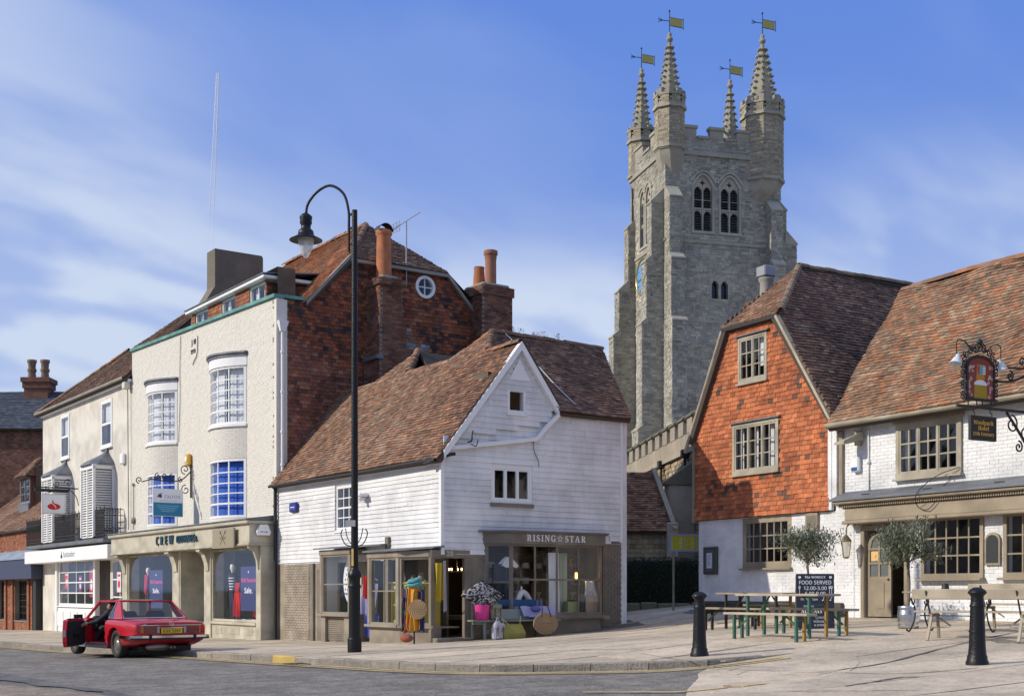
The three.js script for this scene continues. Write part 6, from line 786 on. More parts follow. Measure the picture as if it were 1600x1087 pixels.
  // parapet with battlements
  const para = (map, a, b, n, base, rise) => { const core = new MB(); core.hexa(map, a, b, 32.4, base, -0.4, 0.02); core.build('parapet', M.stoneJoint, ch); lay(new MB(), (u, v, q) => map(u, v, q + 0.02), rect(a, b, 32.4, base), [], st).build('parapet_stones', M.stone, ch, 'stuff'); const w = (b - a) / (n * 2 - 1); for (let i = 0; i < n * 2 - 1; i++) { const u = a + i * w, hi = i % 2 === 0 ? rise : 0; const m = new MB(); if (hi) m.hexa(map, u, u + w, base, base + hi, -0.38, 0.03); m.hexa(map, u - (hi ? 0.08 : -0.08), u + w + (hi ? 0.08 : -0.08), base + hi, base + hi + 0.2, -0.46, 0.12); m.build('merlon', M.stoneMerlon, ch); } };
  para(F, 1.3, 6.5, 3, 33.3, 0.7); para(LS, -6.0, -1.2, 2, 33.3, 0.8); para(BK, 1.2, W - 1.2, 3, 33.3, 0.7); para(RS_, 1.4, 6, 2, 33.3, 0.7); new MB().box(0.3, W - 0.3, 32.0, 32.3, -D + 0.3, -0.3).build('tower_roof', M.lead, ch);
  // octagonal turrets, crocketed spires and vanes
  const oct = (cx, cz, r, a) => [cx + Math.cos(a) * r, cz + Math.sin(a) * r];
  const turret = (cx, cz, r, yb, yt, ys, tip, vane) => {
    const A = i => Math.PI / 8 + i * Math.PI / 4, st2 = { ...st, w: 0.38 }; const body = new MB(), bk = new MB();
    for (let i = 0; i < 8; i++) { const [x0, z0] = oct(cx, cz, r, A(i)), [x1, z1] = oct(cx, cz, r, A(i + 1)); const L = Math.hypot(x1 - x0, z1 - z0), map = PL([x1, 0, z1], [(x0 - x1) / L, 0, (z0 - z1) / L], [0, 1, 0]); body.quad(map(0, yb, -0.008), map(L, yb, -0.008), map(L, yt + 0.5, -0.008), map(0, yt + 0.5, -0.008)); lay(bk, map, rect(0, L, yb, yt), [], st2); lay(bk, (u, v, n) => map(u, v, n + 0.06), rect(0, L, yt + 0.2, yt + 0.85), [], st2); const mm = new MB(); for (const [a, b] of [[-0.02, 0.30], [0.70, 1.02]]) mm.hexa(map, L * a, L * b, yt + 0.85, ys, -0.28, 0.08); mm.hexa(map, -0.02, L + 0.02, yt + 0.84, yt + 1.0, -0.3, 0.12); mm.build('turret_merlon', M.stoneMerlon, ch); const s1 = new MB(); s1.hexa(map, -0.05, L + 0.05, yt, yt + 0.2, -0.2, 0.15); s1.build('turret_string', dress, ch); new MB().hexa(map, -0.03, L + 0.03, yb + 0.1, yb + 0.3, -0.2, 0.1).build('turret_string', dress, ch); }
    if (cz > -3) { const co = new MB(), ix = cx < 4 ? 0.5 : -0.5; for (let i = 0; i < 8; i++) for (let k = 0; k < 4; k++) { const q = (j, m) => { const t = m / 4, [x, z] = oct(cx + ix * t * r * 0.9, cz - 0.5 * t * r, r * (1 - 0.75 * t * t), A(j)); return [x, yb + 0.1 - t * 2.6, z]; }; co.quad(q(i + 1, k + 1), q(i, k + 1), q(i, k), q(i + 1, k)); } co.build('turret_corbel', M.stoneMerlon, ch); }
    body.build('turret_core', M.stoneJoint, ch); bk.build('turret_stones', M.stoneWarm, ch, 'stuff');
    const sp = new MB(), rs = r * 0.80; for (let i = 0; i < 8; i++) { const [x0, z0] = oct(cx, cz, rs, A(i)), [x1, z1] = oct(cx, cz, rs, A(i + 1)), [t0, w0] = oct(cx, cz, 0.10, A(i)), [t1, w1] = oct(cx, cz, 0.10, A(i + 1)); sp.quad([x1, ys - 1.0, z1], [x0, ys - 1.0, z0], [t0, tip, w0], [t1, tip, w1]); } sp.build('spire', M.spire, ch);
    for (let i = 0; i < 8; i++) for (let k = 0; k < 9; k++) { const t = 0.16 + k * 0.093, [x, z] = oct(cx, cz, lerp(rs, 0.10, t) + 0.07, A(i)), y = lerp(ys - 1.0, tip, t); const c = new MB(); c.geo(new THREE.IcosahedronGeometry(0.125 * (r > 1.2 ? 1.1 : 0.92), 0), new THREE.Matrix4().makeTranslation(x, y, z).multiply(new THREE.Matrix4().makeScale(1.1, 0.85, 1.1))); c.build('crocket', M.spire, ch); }
    const f = new MB(); f.lathe([[0.12, 0], [0.24, 0.12], [0.26, 0.24], [0.1, 0.4], [0.18, 0.55], [0.06, 0.7]], [cx, tip - 0.05, cz], 8); f.build('finial', M.spire, ch);
    const v = new MB(), vy = tip + 1.35; v.cyl([cx, tip + 0.5, cz], [cx, tip + 2.25, cz], 0.035, 0.025, 6); v.ball([cx, tip + 2.15, cz], 0.07); v.beam([cx - 0.85, vy + 0.1, cz], [cx, vy + 0.1, cz], 0.04, 0.04); v.beam([cx - 0.85, vy + 0.25, cz], [cx - 0.5, vy + 0.1, cz], 0.03, 0.03); v.beam([cx - 0.85, vy - 0.05, cz], [cx - 0.5, vy + 0.1, cz], 0.03, 0.03); for (const y of [vy - 0.22, vy + 0.38]) v.beam([cx, y, cz], [cx + 1.05, y - 0.08, cz], 0.03, 0.03); v.beam([cx + 1.05, vy - 0.42, cz], [cx + 1.05, vy + 0.4, cz], 0.03, 0.03, [0, 0, 1]); v.build('vane_frame', M.ironFlat, ch); new MB().hex8([[cx + 0.06, vy - 0.2, cz - 0.02], [cx + 0.98, vy - 0.27, cz - 0.02], [cx + 0.06, vy + 0.36, cz - 0.02], [cx + 0.98, vy + 0.28, cz - 0.02], [cx + 0.06, vy - 0.2, cz + 0.02], [cx + 0.98, vy - 0.27, cz + 0.02], [cx + 0.06, vy + 0.36, cz + 0.02], [cx + 0.98, vy + 0.28, cz + 0.02]]).build('weathervane', mat([0.45, 0.36, 0.10], 0.4, { metalness: 0.5 }), ch);
  };
  turret(0.45, -0.35, 1.05, 32.3, 35.2, 36.5, 40.1); turret(7.75, -0.6, 1.5, 30.6, 35.3, 36.7, 40.9); turret(0.75, -D + 0.3, 0.98, 32.3, 35.0, 36.2, 40.1); turret(8.0, -D + 0.3, 0.95, 32.3, 34.0, 35.6, 40.0);
  // buttresses with weathered offsets
  const buttress = (map, a, b, steps, nm) => { // steps: [yTop, out]
    let prev = y0; const m = new MB(), bk = new MB(); steps.forEach(([yt, o], i) => { const w = 0.12 * (steps.length - i - 1); m.hexa(map, a - w * 0.4, b + w * 0.4, prev, yt, -0.2, o - 0.008); lay(bk, (u, v, n) => map(u, v, o + n), rect(a - w * 0.4, b + w * 0.4, Math.max(prev, 6), yt), [], st); for (const s of [0, 1]) { const sm = s ? (u, v, n) => map(b + w * 0.4 + n, v, o - u) : (u, v, n) => map(a - w * 0.4 - n, v, u); lay(bk, sm, rect(0, o, Math.max(prev, 6), yt), [], st); } const no = steps[i + 1] ? steps[i + 1][1] : 0, rise = (o - no) * 1.15 + 0.15, k = new MB(); k.hex8([map(a - w * 0.4 - 0.03, yt, no - 0.1), map(b + w * 0.4 + 0.03, yt, no - 0.1), map(a - w * 0.4 - 0.03, yt + rise, no - 0.1), map(b + w * 0.4 + 0.03, yt + rise, no - 0.1), map(a - w * 0.4 - 0.03, yt, o + 0.08), map(b + w * 0.4 + 0.03, yt, o + 0.08), map(a - w * 0.4 - 0.03, yt + 0.1, o + 0.08), map(b + w * 0.4 + 0.03, yt + 0.1, o + 0.08)]); k.build('weathering', dress, ch); prev = yt; }); m.build('buttress', M.stoneJoint, ch); bk.build('buttress_stones', M.stone, ch, 'stuff'); };
  const bs = [[12.5, 1.9], [20.0, 1.55], [24.4, 1.25], [28.8, 0.85]];
  buttress(F, -0.02, 0.9, bs); buttress(LS, -1.15, -0.22, [[12.5, 2.0], [20.0, 1.7], [24.4, 1.35], [28.6, 0.95]]); buttress(F, 7.75, 8.65, [[12.5, 1.9], [20.0, 1.6], [24.4, 1.2], [28.4, 0.8]]); buttress(RS_, 0.3, 1.2, [[12.5, 1.9], [20, 1.7], [26.4, 1.4], [28.8, 0.6]]); buttress(LS, -D + 0.1, -D + 1.0, [[12.5, 2.0], [20.2, 1.75], [23.6, 1.3], [28.4, 0.55]]);
  // stone shoulder below the front-left turret
  // blue clock on the sunny side
  { const c = new MB(), cy = 24.3, cz = -3.9; c.geo(new THREE.CylinderGeometry(1.35, 1.35, 0.12, 40).rotateZ(Math.PI / 2), new THREE.Matrix4().makeTranslation(-0.12, cy, cz)); const o = c.build('clock_dial', mat([0.10, 0.30, 0.62], 0.5), ch); const r = new MB(); r.geo(new THREE.TorusGeometry(1.35, 0.08, 6, 40).rotateY(Math.PI / 2), new THREE.Matrix4().makeTranslation(-0.2, cy, cz)); r.build('clock_rim', M.gold, o); const h = new MB(); h.beam([-0.22, cy, cz], [-0.22, cy + 0.7, cz + 0.5], 0.06, 0.06); h.beam([-0.22, cy, cz], [-0.22, cy - 0.2, cz - 1.0], 0.05, 0.05); h.build('clock_hands', M.gold, o); for (let i = 0; i < 12; i++) { const a = i * Math.PI / 6; new MB().beam([-0.2, cy + Math.sin(a) * 1.0, cz + Math.cos(a) * 1.0], [-0.2, cy + Math.sin(a) * 1.22, cz + Math.cos(a) * 1.22], 0.06, 0.06).build('hour_mark', M.gold, o); } }
  { const p = new MB(); p.cyl([-0.08, 31.5, -6.4], [-0.08, 6, -6.4], 0.07, 0.07, 6); p.build('downpipe', M.ironFlat, ch); }
}
{ // battlemented aisle of the church: its sunny flank runs back towards the tower
  const fr = new Frame(6.6, 44.2, -(Math.PI / 2 - 0.098));
  const ch = thing('church_aisle', 'battlemented stone church aisle lit by the sun between the shop and the inn', 'church', fr, [-8, 0.6, -3]);
  // X to the right of its own front: the front faces the street side (left in view); X = 0 is the near end
  const L = -20, F = FRONT; const poly = rect(L, 0, 0, 6.2); wall(ch, 'aisle_wall', M.ragJoint, F, poly, [], 0.8, -0.02);
  lay(new MB(), F, poly, [], { w: 0.34, h: 0.19, gap: 0.03, th: 0.02, jit: 0.03, wj: 0.9, hj: 0.4, tone: TONE.rag }).build('rubble_stones', M.stone, ch, 'stuff');
  const dress = mat([0.46, 0.40, 0.30], 0.9, { map: T.stain, bumpMap: T.rough, bumpScale: 0.02 });
  new MB().hexa(F, L, 0.1, 6.2, 6.38, -0.3, 0.14).build('string_course', dress, ch); new MB().hexa(F, L, 0.05, 6.38, 6.95, -0.45, 0.02).build('parapet', M.ragMerlon, ch);
  for (let i = 0; i < 14; i++) { const u = -0.85 - i * 1.38; new MB().hexa(F, u, u + 0.80, 6.95, 7.5, -0.42, 0.04).build('merlon', M.ragMerlon, ch); const c = new MB(); c.prism([[-0.5, 7.5], [0.1, 7.5], [0.1, 7.56], [-0.12, 7.74], [-0.3, 7.74], [-0.5, 7.56]], (p, q, n) => [n, q, p], u - 0.08, u + 0.88); c.build('merlon_cap', M.mossStone, ch); }
  for (const u of [-1.5, -6.8]) { new MB().cbox(u - 0.4, u + 0.4, 0, 5.0, 0, 0.95, 0.03).build('buttress', M.ragMerlon, ch); new MB().hex8([[u - 0.45, 5.0, -0.02], [u + 0.45, 5.0, -0.02], [u - 0.45, 5.9, -0.02], [u + 0.45, 5.9, -0.02], [u - 0.45, 5.0, 1.05], [u + 0.45, 5.0, 1.05], [u - 0.45, 5.12, 1.05], [u + 0.45, 5.12, 1.05]]).build('weathering', M.mossStone, ch); }
  new MB().box(L, 0, 5.6, 6.3, -6, -0.5).build('aisle_roof', M.lead, ch); new MB().box(-0.8, 0, 0, 6.9, -6, -0.8).build('end_wall', M.ragMerlon, ch);
  for (const u of [-2.1, -6.1]) { new MB().cyl([u, 6.1, 0.14], [u, 0.4, 0.14], 0.05, 0.05, 7).build('downpipe', M.ironFlat, ch); new MB().cbox(u - 0.14, u + 0.14, 6.05, 6.35, 0.03, 0.28, 0.02).build('rain_hopper', M.ironFlat, ch); }
}
{ // tiled lean-to porch in front of the aisle
  const fr = new Frame(4.6, 44.5, -0.05); const t = thing('church_porch', 'low stone porch with brown tiled roof against the church aisle', 'porch', fr, [0, 0.6, -1]);
  new MB().box(-2.6, 1.05, 0, 3.35, -4, -0.01).build('porch_wall', M.ragJoint, t); lay(new MB(), FRONT, rect(-2.6, 1.05, 0, 3.35), [], { w: 0.3, h: 0.16, gap: 0.025, th: 0.02, jit: 0.02, wj: 0.8, hj: 0.4, tone: TONE.rag }).build('rubble_stones', M.stone, t, 'stuff');
  const sl = PL([0, 3.3, 0.3], [1, 0, 0], [0, 0.80, -0.6]); tiledSlope(t, sl, [[-2.8, 0], [1.0, 0], [0.35, 2.75], [-2.8, 2.75]], { tone: TONE.rsRoof, seed: 101, name: 'roof_tiles' }); new MB().hex8([sl(0.98, 0, -0.1), sl(1.14, 0, -0.1), sl(0.33, 2.8, -0.1), sl(0.49, 2.8, -0.1), sl(0.98, 0, 0.16), sl(1.14, 0, 0.16), sl(0.33, 2.8, 0.16), sl(0.49, 2.8, 0.16)]).build('stone_coping', M.ragMerlon, t); new MB().cbox(0.75, 1.15, 0, 3.6, -0.4, 0.35, 0.03).build('quoin_pier', M.ragMerlon, t);
}

// =====================================================================================
// STREET FURNITURE
// =====================================================================================
const at = (x, d, th = 0) => new Frame(x, d, th);
{ // lamp post
  const fr = at(-3.2, 26.0, -0.35), y = pavY(-3.2, -26.0), t = thing('street_lamp', 'tall black swan-neck street lamp standing at the kerb', 'street lamp', fr, [0, y, 0]); const Y = h => y + h;
  new MB().lathe([[0.15, 0], [0.15, 0.27], [0.125, 0.30]], [0, y, 0], 8).build('plinth', M.iron, t);
  new MB().lathe([[0.125, 0.29], [0.12, 0.36], [0.118, 1.30], [0.132, 1.32], [0.132, 1.36], [0.115, 1.38], [0.115, 1.50], [0.135, 1.53], [0.135, 1.60], [0.10, 1.66], [0.078, 1.72]], [0, y, 0], 20).build('base', M.iron, t);
  new MB().cyl([0, Y(1.7), 0], [0, Y(8.98), 0], 0.074, 0.056, 16).build('column', M.iron, t);
  const a = new MB(); a.tube([[-0.13, Y(8.15), 0], [-0.13, Y(8.6), 0], [-0.14, Y(9.0), 0], [-0.26, Y(9.35), 0], [-0.56, Y(9.54), 0], [-0.86, Y(9.44), 0], [-1.08, Y(9.2), 0], [-1.12, Y(8.98), 0]], 0.028, 40, 8); a.build('swan_neck', M.iron, t);
  for (const h of [8.3, 8.62, 8.9]) new MB().beam([-0.15, Y(h), 0], [0, Y(h), 0], 0.03, 0.05).build('bracket', M.iron, t);
  const H = Y(8.42); new MB().lathe([[0.03, 0.62], [0.09, 0.58], [0.13, 0.54], [0.13, 0.5], [0.12, 0.48], [0.125, 0.4], [0.10, 0.36], [0.10, 0.29], [0.15, 0.25], [0.16, 0.21], [0.17, 0.15], [0.34, 0.06], [0.34, 0.045], [0.17, 0.10], [0, 0.10]], [-1.12, H, 0], 24).build('lamp_hood', M.iron, t);
  new MB().lathe([[0, -0.32], [0.04, -0.30], [0.10, -0.20], [0.155, -0.04], [0.165, 0.09]], [-1.12, H, 0], 20).build('lamp_globe', mat([0.9, 0.9, 0.88], 0.45, { transmission: 0.6, thickness: 0, vertexColors: false }), t); new MB().ball([-1.12, H + 0.02, 0], 0.05, 1, 1.6, 1).build('bulb', M.white, t);
  const s = new MB(); for (const k of [-1, 1]) { s.tube([[k * 0.06, Y(2.15), 0.02], [k * 0.2, Y(2.2), 0.02], [k * 0.3, Y(2.42), 0.02], [k * 0.26, Y(2.5), 0.02]], 0.012, 16, 5); s.tube([[k * 0.06, Y(2.2), 0.02], [k * 0.14, Y(2.3), 0.02], [k * 0.2, Y(2.52), 0.02]], 0.010, 12, 5); } s.build('basket_hanger', M.ironFlat, t);
  new MB().cbox(-0.17, 0.06, Y(2.55), Y(2.68), 0.07, 0.085, 0.004).build('number_plate', M.steelDull, t); new MB().cbox(-0.03, 0.02, Y(1.75), Y(2.1), 0.075, 0.085, 0.004).build('yellow_strip', M.yellow, t);
}
{ // two bollards
  const prof = [[0.15, 0], [0.15, 0.05], [0.135, 0.075], [0.13, 0.13], [0.118, 0.15], [0.108, 0.28], [0.092, 0.78], [0.10, 0.79], [0.10, 0.81], [0.088, 0.82], [0.082, 0.92], [0.10, 0.95], [0.122, 0.965], [0.122, 0.985], [0.10, 1.015], [0.05, 1.045], [0, 1.05]];
  [[3.02, 20.6, 'black iron bollard near the kerb in front of the alley'], [6.24, 17.15, 'black iron bollard in front of the garden benches']].forEach(([x, d, label]) => { const y = pavY(x, -d), t = thing('bollard', label, 'bollard', at(x, d), [0, y - 0.01, 0], 'black iron bollards'); new MB().lathe(prof.map(p => [p[0], p[1]]), [0, y - 0.01, 0], 24).build('post', M.iron, t); new MB().lathe([[0.105, 0.45], [0.108, 0.455], [0.105, 0.46]], [0, y - 0.01, 0], 24).build('band', M.iron, t); });
}
// folding beer tables and benches
function trestle(name, label, cat, x, d, len, wid, h, topMat, legMat, group, y0, brace = 1) {
  const fr = at(x, d, PUB.th), y = y0 ?? Math.min(pavY(x, -d) + 0.0, 9), t = thing(name, label, cat, fr, [0, y, 0], group);
  const n = wid > 0.4 ? 3 : 1; for (let i = 0; i < n; i++) { const a = -wid / 2 + i * wid / n; new MB().cbox(-len / 2, len / 2, y + h - 0.042, y + h, a + 0.003, a + wid / n - 0.003, 0.005).build('plank', topMat, t); }
  for (const s of [-1, 1]) { const X = s * len * 0.37; for (const k of [-1, 1]) { const gyy = (q, w) => { const p = fr.w(q, 0, w); return pavY(p[0], p[2]); }; const foot = [X, gyy(X, k * wid * 0.36), k * wid * 0.36]; new MB().beam([X, y + h - 0.03, k * wid * 0.36], foot, 0.05, 0.045, [1, 0, 0]).build('leg', k > 0 || s < 0 ? legMat : M.ochre, t); } const c = new MB(); c.beam([X, y + h * 0.75, -wid * 0.36], [X, y + h * 0.75, wid * 0.36], 0.025, 0.025); c.build('cross_bar', legMat, t); const b = new MB(); b.beam([X, y + h * 0.4, 0], [X - s * len * 0.17, y + h - 0.04, 0], 0.025, 0.025); b.build('folding_brace', legMat, t); }
  return t;
}
trestle('beer_table', 'pale folding beer table in the sun before the inn', 'table', 4.95, 23.1, 2.2, 0.55, 0.76, M.timberPale, M.green, 'folding beer tables');
trestle('beer_bench', 'backless folding bench in front of the sunlit beer table', 'bench', 4.52, 22.55, 2.2, 0.25, 0.47, M.timberPale, M.green, 'folding beer benches');
trestle('beer_bench', 'backless folding bench behind the sunlit beer table', 'bench', 5.45, 23.35, 2.2, 0.25, 0.47, M.timberPale, M.green, 'folding beer benches');
trestle('beer_table', 'folding beer table in the shade against the whitewashed wall', 'table', 5.3, 27.6, 2.2, 0.55, 0.76, M.timber, M.ironFlat, 'folding beer tables');
trestle('beer_bench', 'folding bench in the shade in front of the far beer table', 'bench', 4.72, 27.3, 2.2, 0.25, 0.47, M.timber, M.ironFlat, 'folding beer benches');
trestle('beer_bench', 'folding bench in the shade between the far beer table and the wall', 'bench', 5.85, 27.9, 2.2, 0.25, 0.47, M.timber, M.ironFlat, 'folding beer benches');
// garden benches with backs, seen from behind
function gardenBench(x, d, th, label) {
  const fr = at(x, d, th), y = pavY(x, -d), t = thing('garden_bench', label, 'bench', fr, [0, y, 0], 'garden benches with backs'); const L = 1.02;
  new MB().cbox(-L, L, y + 0.66, y + 0.83, 0.20, 0.235, 0.012).build('backrest', M.timberPale, t); for (let i = 0; i < 3; i++) new MB().cbox(-L, L, y + 0.44, y + 0.47, -0.28 + i * 0.145, -0.15 + i * 0.145, 0.006).build('seat_slat', M.timberPale, t);
  for (const s of [-0.72, 0.72]) { const g = (z) => { const p = fr.w(s, 0, z); return pavY(p[0], p[2]); }; new MB().beam([s, y + 0.42, 0.10], [s, g(0.36), 0.36], 0.05, 0.04, [1, 0, 0]).build('leg', M.timberPale, t); new MB().beam([s, y + 0.42, -0.2], [s, g(-0.26), -0.26], 0.05, 0.04, [1, 0, 0]).build('leg', M.timber, t); new MB().beam([s, y + 0.40, -0.25], [s, y + 0.40, 0.16], 0.04, 0.05).build('seat_rail', M.timber, t); new MB().beam([s - 0.02, y + 0.36, 0.10], [s - 0.06, y + 0.80, 0.245], 0.035, 0.02, [1, 0, 0]).build('back_strap', M.ironFlat, t); const b = new MB(); b.beam([s, y + 0.40, -0.05], [s - Math.sign(s) * 0.25, y + 0.22, -0.1], 0.025, 0.025); b.build('brace', M.timber, t); }
}
gardenBench(7.62, 20.9, -0.62, 'pale wooden garden bench seen from behind, just beyond the bollard');
gardenBench(9.25, 22.9, -0.75, 'pale wooden garden bench behind the others at the right edge');
{ // wrought-iron garden table
  const fr = at(7.75, 22.6, PUB.th + 0.2), y = pavY(7.75, -22.6), t = thing('iron_garden_table', 'wooden garden table on black scrolled iron legs behind the near bench', 'table', fr, [0, y, 0]);
  for (let i = 0; i < 5; i++) new MB().cbox(-0.75, 0.75, y + 0.70, y + 0.73, -0.36 + i * 0.145, -0.23 + i * 0.145, 0.005).build('slat', M.timber, t);
  for (const s of [-0.6, 0.6]) for (const k of [-1, 1]) { const q = new MB(); q.tube([[s, y + 0.69, k * 0.1], [s, y + 0.6, k * 0.28], [s, y + 0.4, k * 0.16], [s, y + 0.2, k * 0.2], [s, y + 0.02, k * 0.36], [s, y + 0.05, k * 0.44]], 0.016, 24, 6); scroll(q, (u, v, n = 0) => [s + n, v, u], k * 0.24, y + 0.55, 0.09, 1.2, k, 0.012); q.build('leg', M.ironFlat, t); }
  new MB().cyl([-0.6, y + 0.3, 0], [0.6, y + 0.3, 0], 0.012, 0.012, 6).build('stretcher', M.ironFlat, t);
  const p = thing('table_pot', 'small dark pot standing on the iron garden table', 'pot', fr, [-0.1, y + 0.73, 0]); new MB().lathe([[0, 0], [0.06, 0], [0.09, 0.02], [0.07, 0.04], [0.055, 0.13], [0.045, 0.14]], [-0.1, y + 0.73, 0], 14).build('pot_body', M.ironFlat, p);
}
// olive trees: trunk with limbs and separate leaves
function oliveTree(parent, x, y, z, r, ry, trunkY, seed, n) {
  const q = mulberry(seed), lf = new MB(), limbs = new MB(); limbs.tube([[x, trunkY, z], [x + 0.02, lerp(trunkY, y, 0.4), z], [x - 0.01, y - ry * 0.7, z], [x, y, z]], 0.026, 16, 7);
  const tips = []; for (let i = 0; i < 26; i++) { const a = q() * 6.283, e = (q() - 0.35) * 2.0, rr = 0.55 + 0.5 * q(), tx = x + Math.cos(a) * Math.cos(e) * r * rr, ty = y + Math.sin(e) * ry * rr, tz = z + Math.sin(a) * Math.cos(e) * r * rr; limbs.tube([[x, y - ry * 0.75 + q() * 0.1, z], [lerp(x, tx, 0.4), lerp(y - ry * 0.6, ty, 0.5), lerp(z, tz, 0.4)], [tx, ty, tz]], 0.006, 8, 4); tips.push([tx, ty, tz]); }
  const cols = [[0.12, 0.15, 0.07], [0.16, 0.19, 0.10], [0.22, 0.24, 0.15], [0.10, 0.13, 0.06], [0.28, 0.30, 0.21]];
  for (let i = 0; i < n; i++) { const tp = tips[Math.floor(q() * tips.length)], f = Math.pow(q(), 0.6), g = () => (q() + q() + q() - 1.5) * 0.34; let c = [lerp(x, tp[0], 0.35 + 0.65 * f) + g() * r, lerp(y - ry * 0.35, tp[1], 0.35 + 0.65 * f) + g() * ry, lerp(z, tp[2], 0.35 + 0.65 * f) + g() * r]; const a = q() * 6.283, b = (q() - 0.35) * 2.2, L = 0.034 + q() * 0.03, w = 0.009 + q() * 0.007, d = [Math.cos(a) * Math.cos(b), Math.sin(b), Math.sin(a) * Math.cos(b)], s = [-Math.sin(a), (q() - 0.5) * 0.8, Math.cos(a)]; const P = (k, m) => c.map((v, j) => v + d[j] * L * k + s[j] * w * m), col = cols[Math.floor(q() * 5)]; lf.tri(P(-1, 0), P(0, -1), P(0, 1), col); lf.tri(P(0, -1), P(1, 0), P(0, 1), col); }
  limbs.build('trunk', mat([0.16, 0.13, 0.10], 0.9, { bumpMap: T.rough, bumpScale: 0.004 }), parent); lf.build('crown', M.leaf, parent);
}
M.leaf = mat([1, 1, 1], 0.6, { transmission: 0.4, thickness: 0, vertexColors: true });
{ const x = 7.53, d = 24.3, y = pavY(x, -d), t = thing('olive_tree', 'clipped olive tree growing from the steel keg by the inn door', 'tree', at(x, d), [0, y + 0.4, 0]); oliveTree(t, 0, 2.12, 0, 0.66, 0.54, y + 0.36, 77, 4200);
  const k = thing('steel_keg', 'shiny steel beer keg used as a planter beside the inn doorstep', 'keg', at(x, d), [0, y, 0]); new MB().lathe([[0.12, 0.02], [0.19, 0.0], [0.195, 0.06], [0.18, 0.07], [0.195, 0.12], [0.2, 0.14], [0.193, 0.16], [0.198, 0.24], [0.205, 0.255], [0.195, 0.275], [0.19, 0.34], [0.18, 0.36], [0.192, 0.37], [0.188, 0.42], [0.172, 0.42], [0.17, 0.36], [0, 0.35]], [0, y, 0], 28).build('keg_body', M.steel, k); new MB().lathe([[0.17, 0.40], [0.08, 0.41], [0, 0.41]], [0, y, 0], 20).build('soil', mat([0.05, 0.035, 0.025], 0.95), k); }
{ const x = 6.25, d = 27.0, y = pavY(x, -d), t = thing('olive_tree', 'wide olive tree in a pot behind the chalkboard', 'tree', at(x, d), [0, y, 0]); oliveTree(t, 0, 2.14, 0, 0.72, 0.50, y + 0.35, 99, 4200); new MB().lathe([[0.14, 0], [0.2, 0.4], [0.22, 0.42], [0.18, 0.42], [0.16, 0.36], [0, 0.36]], [0, y, 0], 20).build('planter', M.pot, t); }
{ // chalkboard
  const x = 6.03, d = 25.4, fr = at(x, d, -0.12), y = pavY(x, -d), t = thing('chalkboard', 'tall chalkboard listing food serving times in white lettering', 'chalkboard', fr, [0, y, 0]);
  const lean = PL([0, y, 0], [1, 0, 0], [0, 0.995, -0.1]); const cf = new MB(); cf.hexa(lean, -0.37, 0.37, 0, 1.10, -0.03, 0.0); cf.build('board', mat([0.03, 0.035, 0.05], 0.8), t);
  const m = canvasMat(740, 1100, (c, w, h) => { c.fillStyle = '#1b2030'; c.fillRect(0, 0, w, h); c.strokeStyle = '#3a4258'; c.lineWidth = 3; const r = mulberry(3); for (let i = 0; i < 60; i++) { c.globalAlpha = 0.25; c.beginPath(); c.moveTo(r() * w, r() * h); c.lineTo(r() * w, r() * h); c.stroke(); } c.globalAlpha = 1; c.fillStyle = '#e6e8ee'; c.textAlign = 'center'; c.font = 'bold 62px serif'; c.fillText('The WOOLLY', 370, 82); c.font = '104px sans-serif'; c.fillText('FOOD SERVED', 370, 205); c.font = '100px sans-serif'; c.fillText('12.00-3.00', 370, 320); c.fillText('6.00-9.00', 370, 430); c.font = '58px serif'; c.fillText('FRIDAY 7pm', 250, 530); c.strokeStyle = '#e6e8ee'; c.lineWidth = 8; for (const X of [56, 660, 700]) { c.beginPath(); c.moveTo(X, 260); c.lineTo(X, 430); c.stroke(); c.beginPath(); c.ellipse(X, 268, 15, 30, 0, 0, 7); c.stroke(); } for (const X of [520, 600, 670]) { c.beginPath(); c.ellipse(X, 528, 16, 11, 0, 0, 7); c.fill(); c.fillRect(X + 12, 470, 6, 60); c.fillRect(X + 12, 470, 30, 8); } for (const X of [60, 680]) for (let k = 0; k < 6; k++) { c.beginPath(); c.arc(X + Math.cos(k * 1.05) * 18, 62 + Math.sin(k * 1.05) * 18, 11, 0, 7); c.fill(); } c.font = 'bold 96px serif'; c.fillText('ALL DAY', 300, 790); c.font = '52px serif'; c.fillText('SUNDAY', 240, 670); c.fillText('LUNCHES', 500, 900); c.fillText('BURGERS', 450, 980); c.fillText('& SUPPERS', 480, 1055); });
  printOn(t, 'chalk_lettering', lean, -0.36, 0.36, 0.01, 1.09, 0.003, m); for (const s of [-0.36, 0.36]) new MB().beam(lean(s, 1.08, -0.02), [s, y, -0.34], 0.03, 0.03).build('rear_strut', M.timber, t);
}
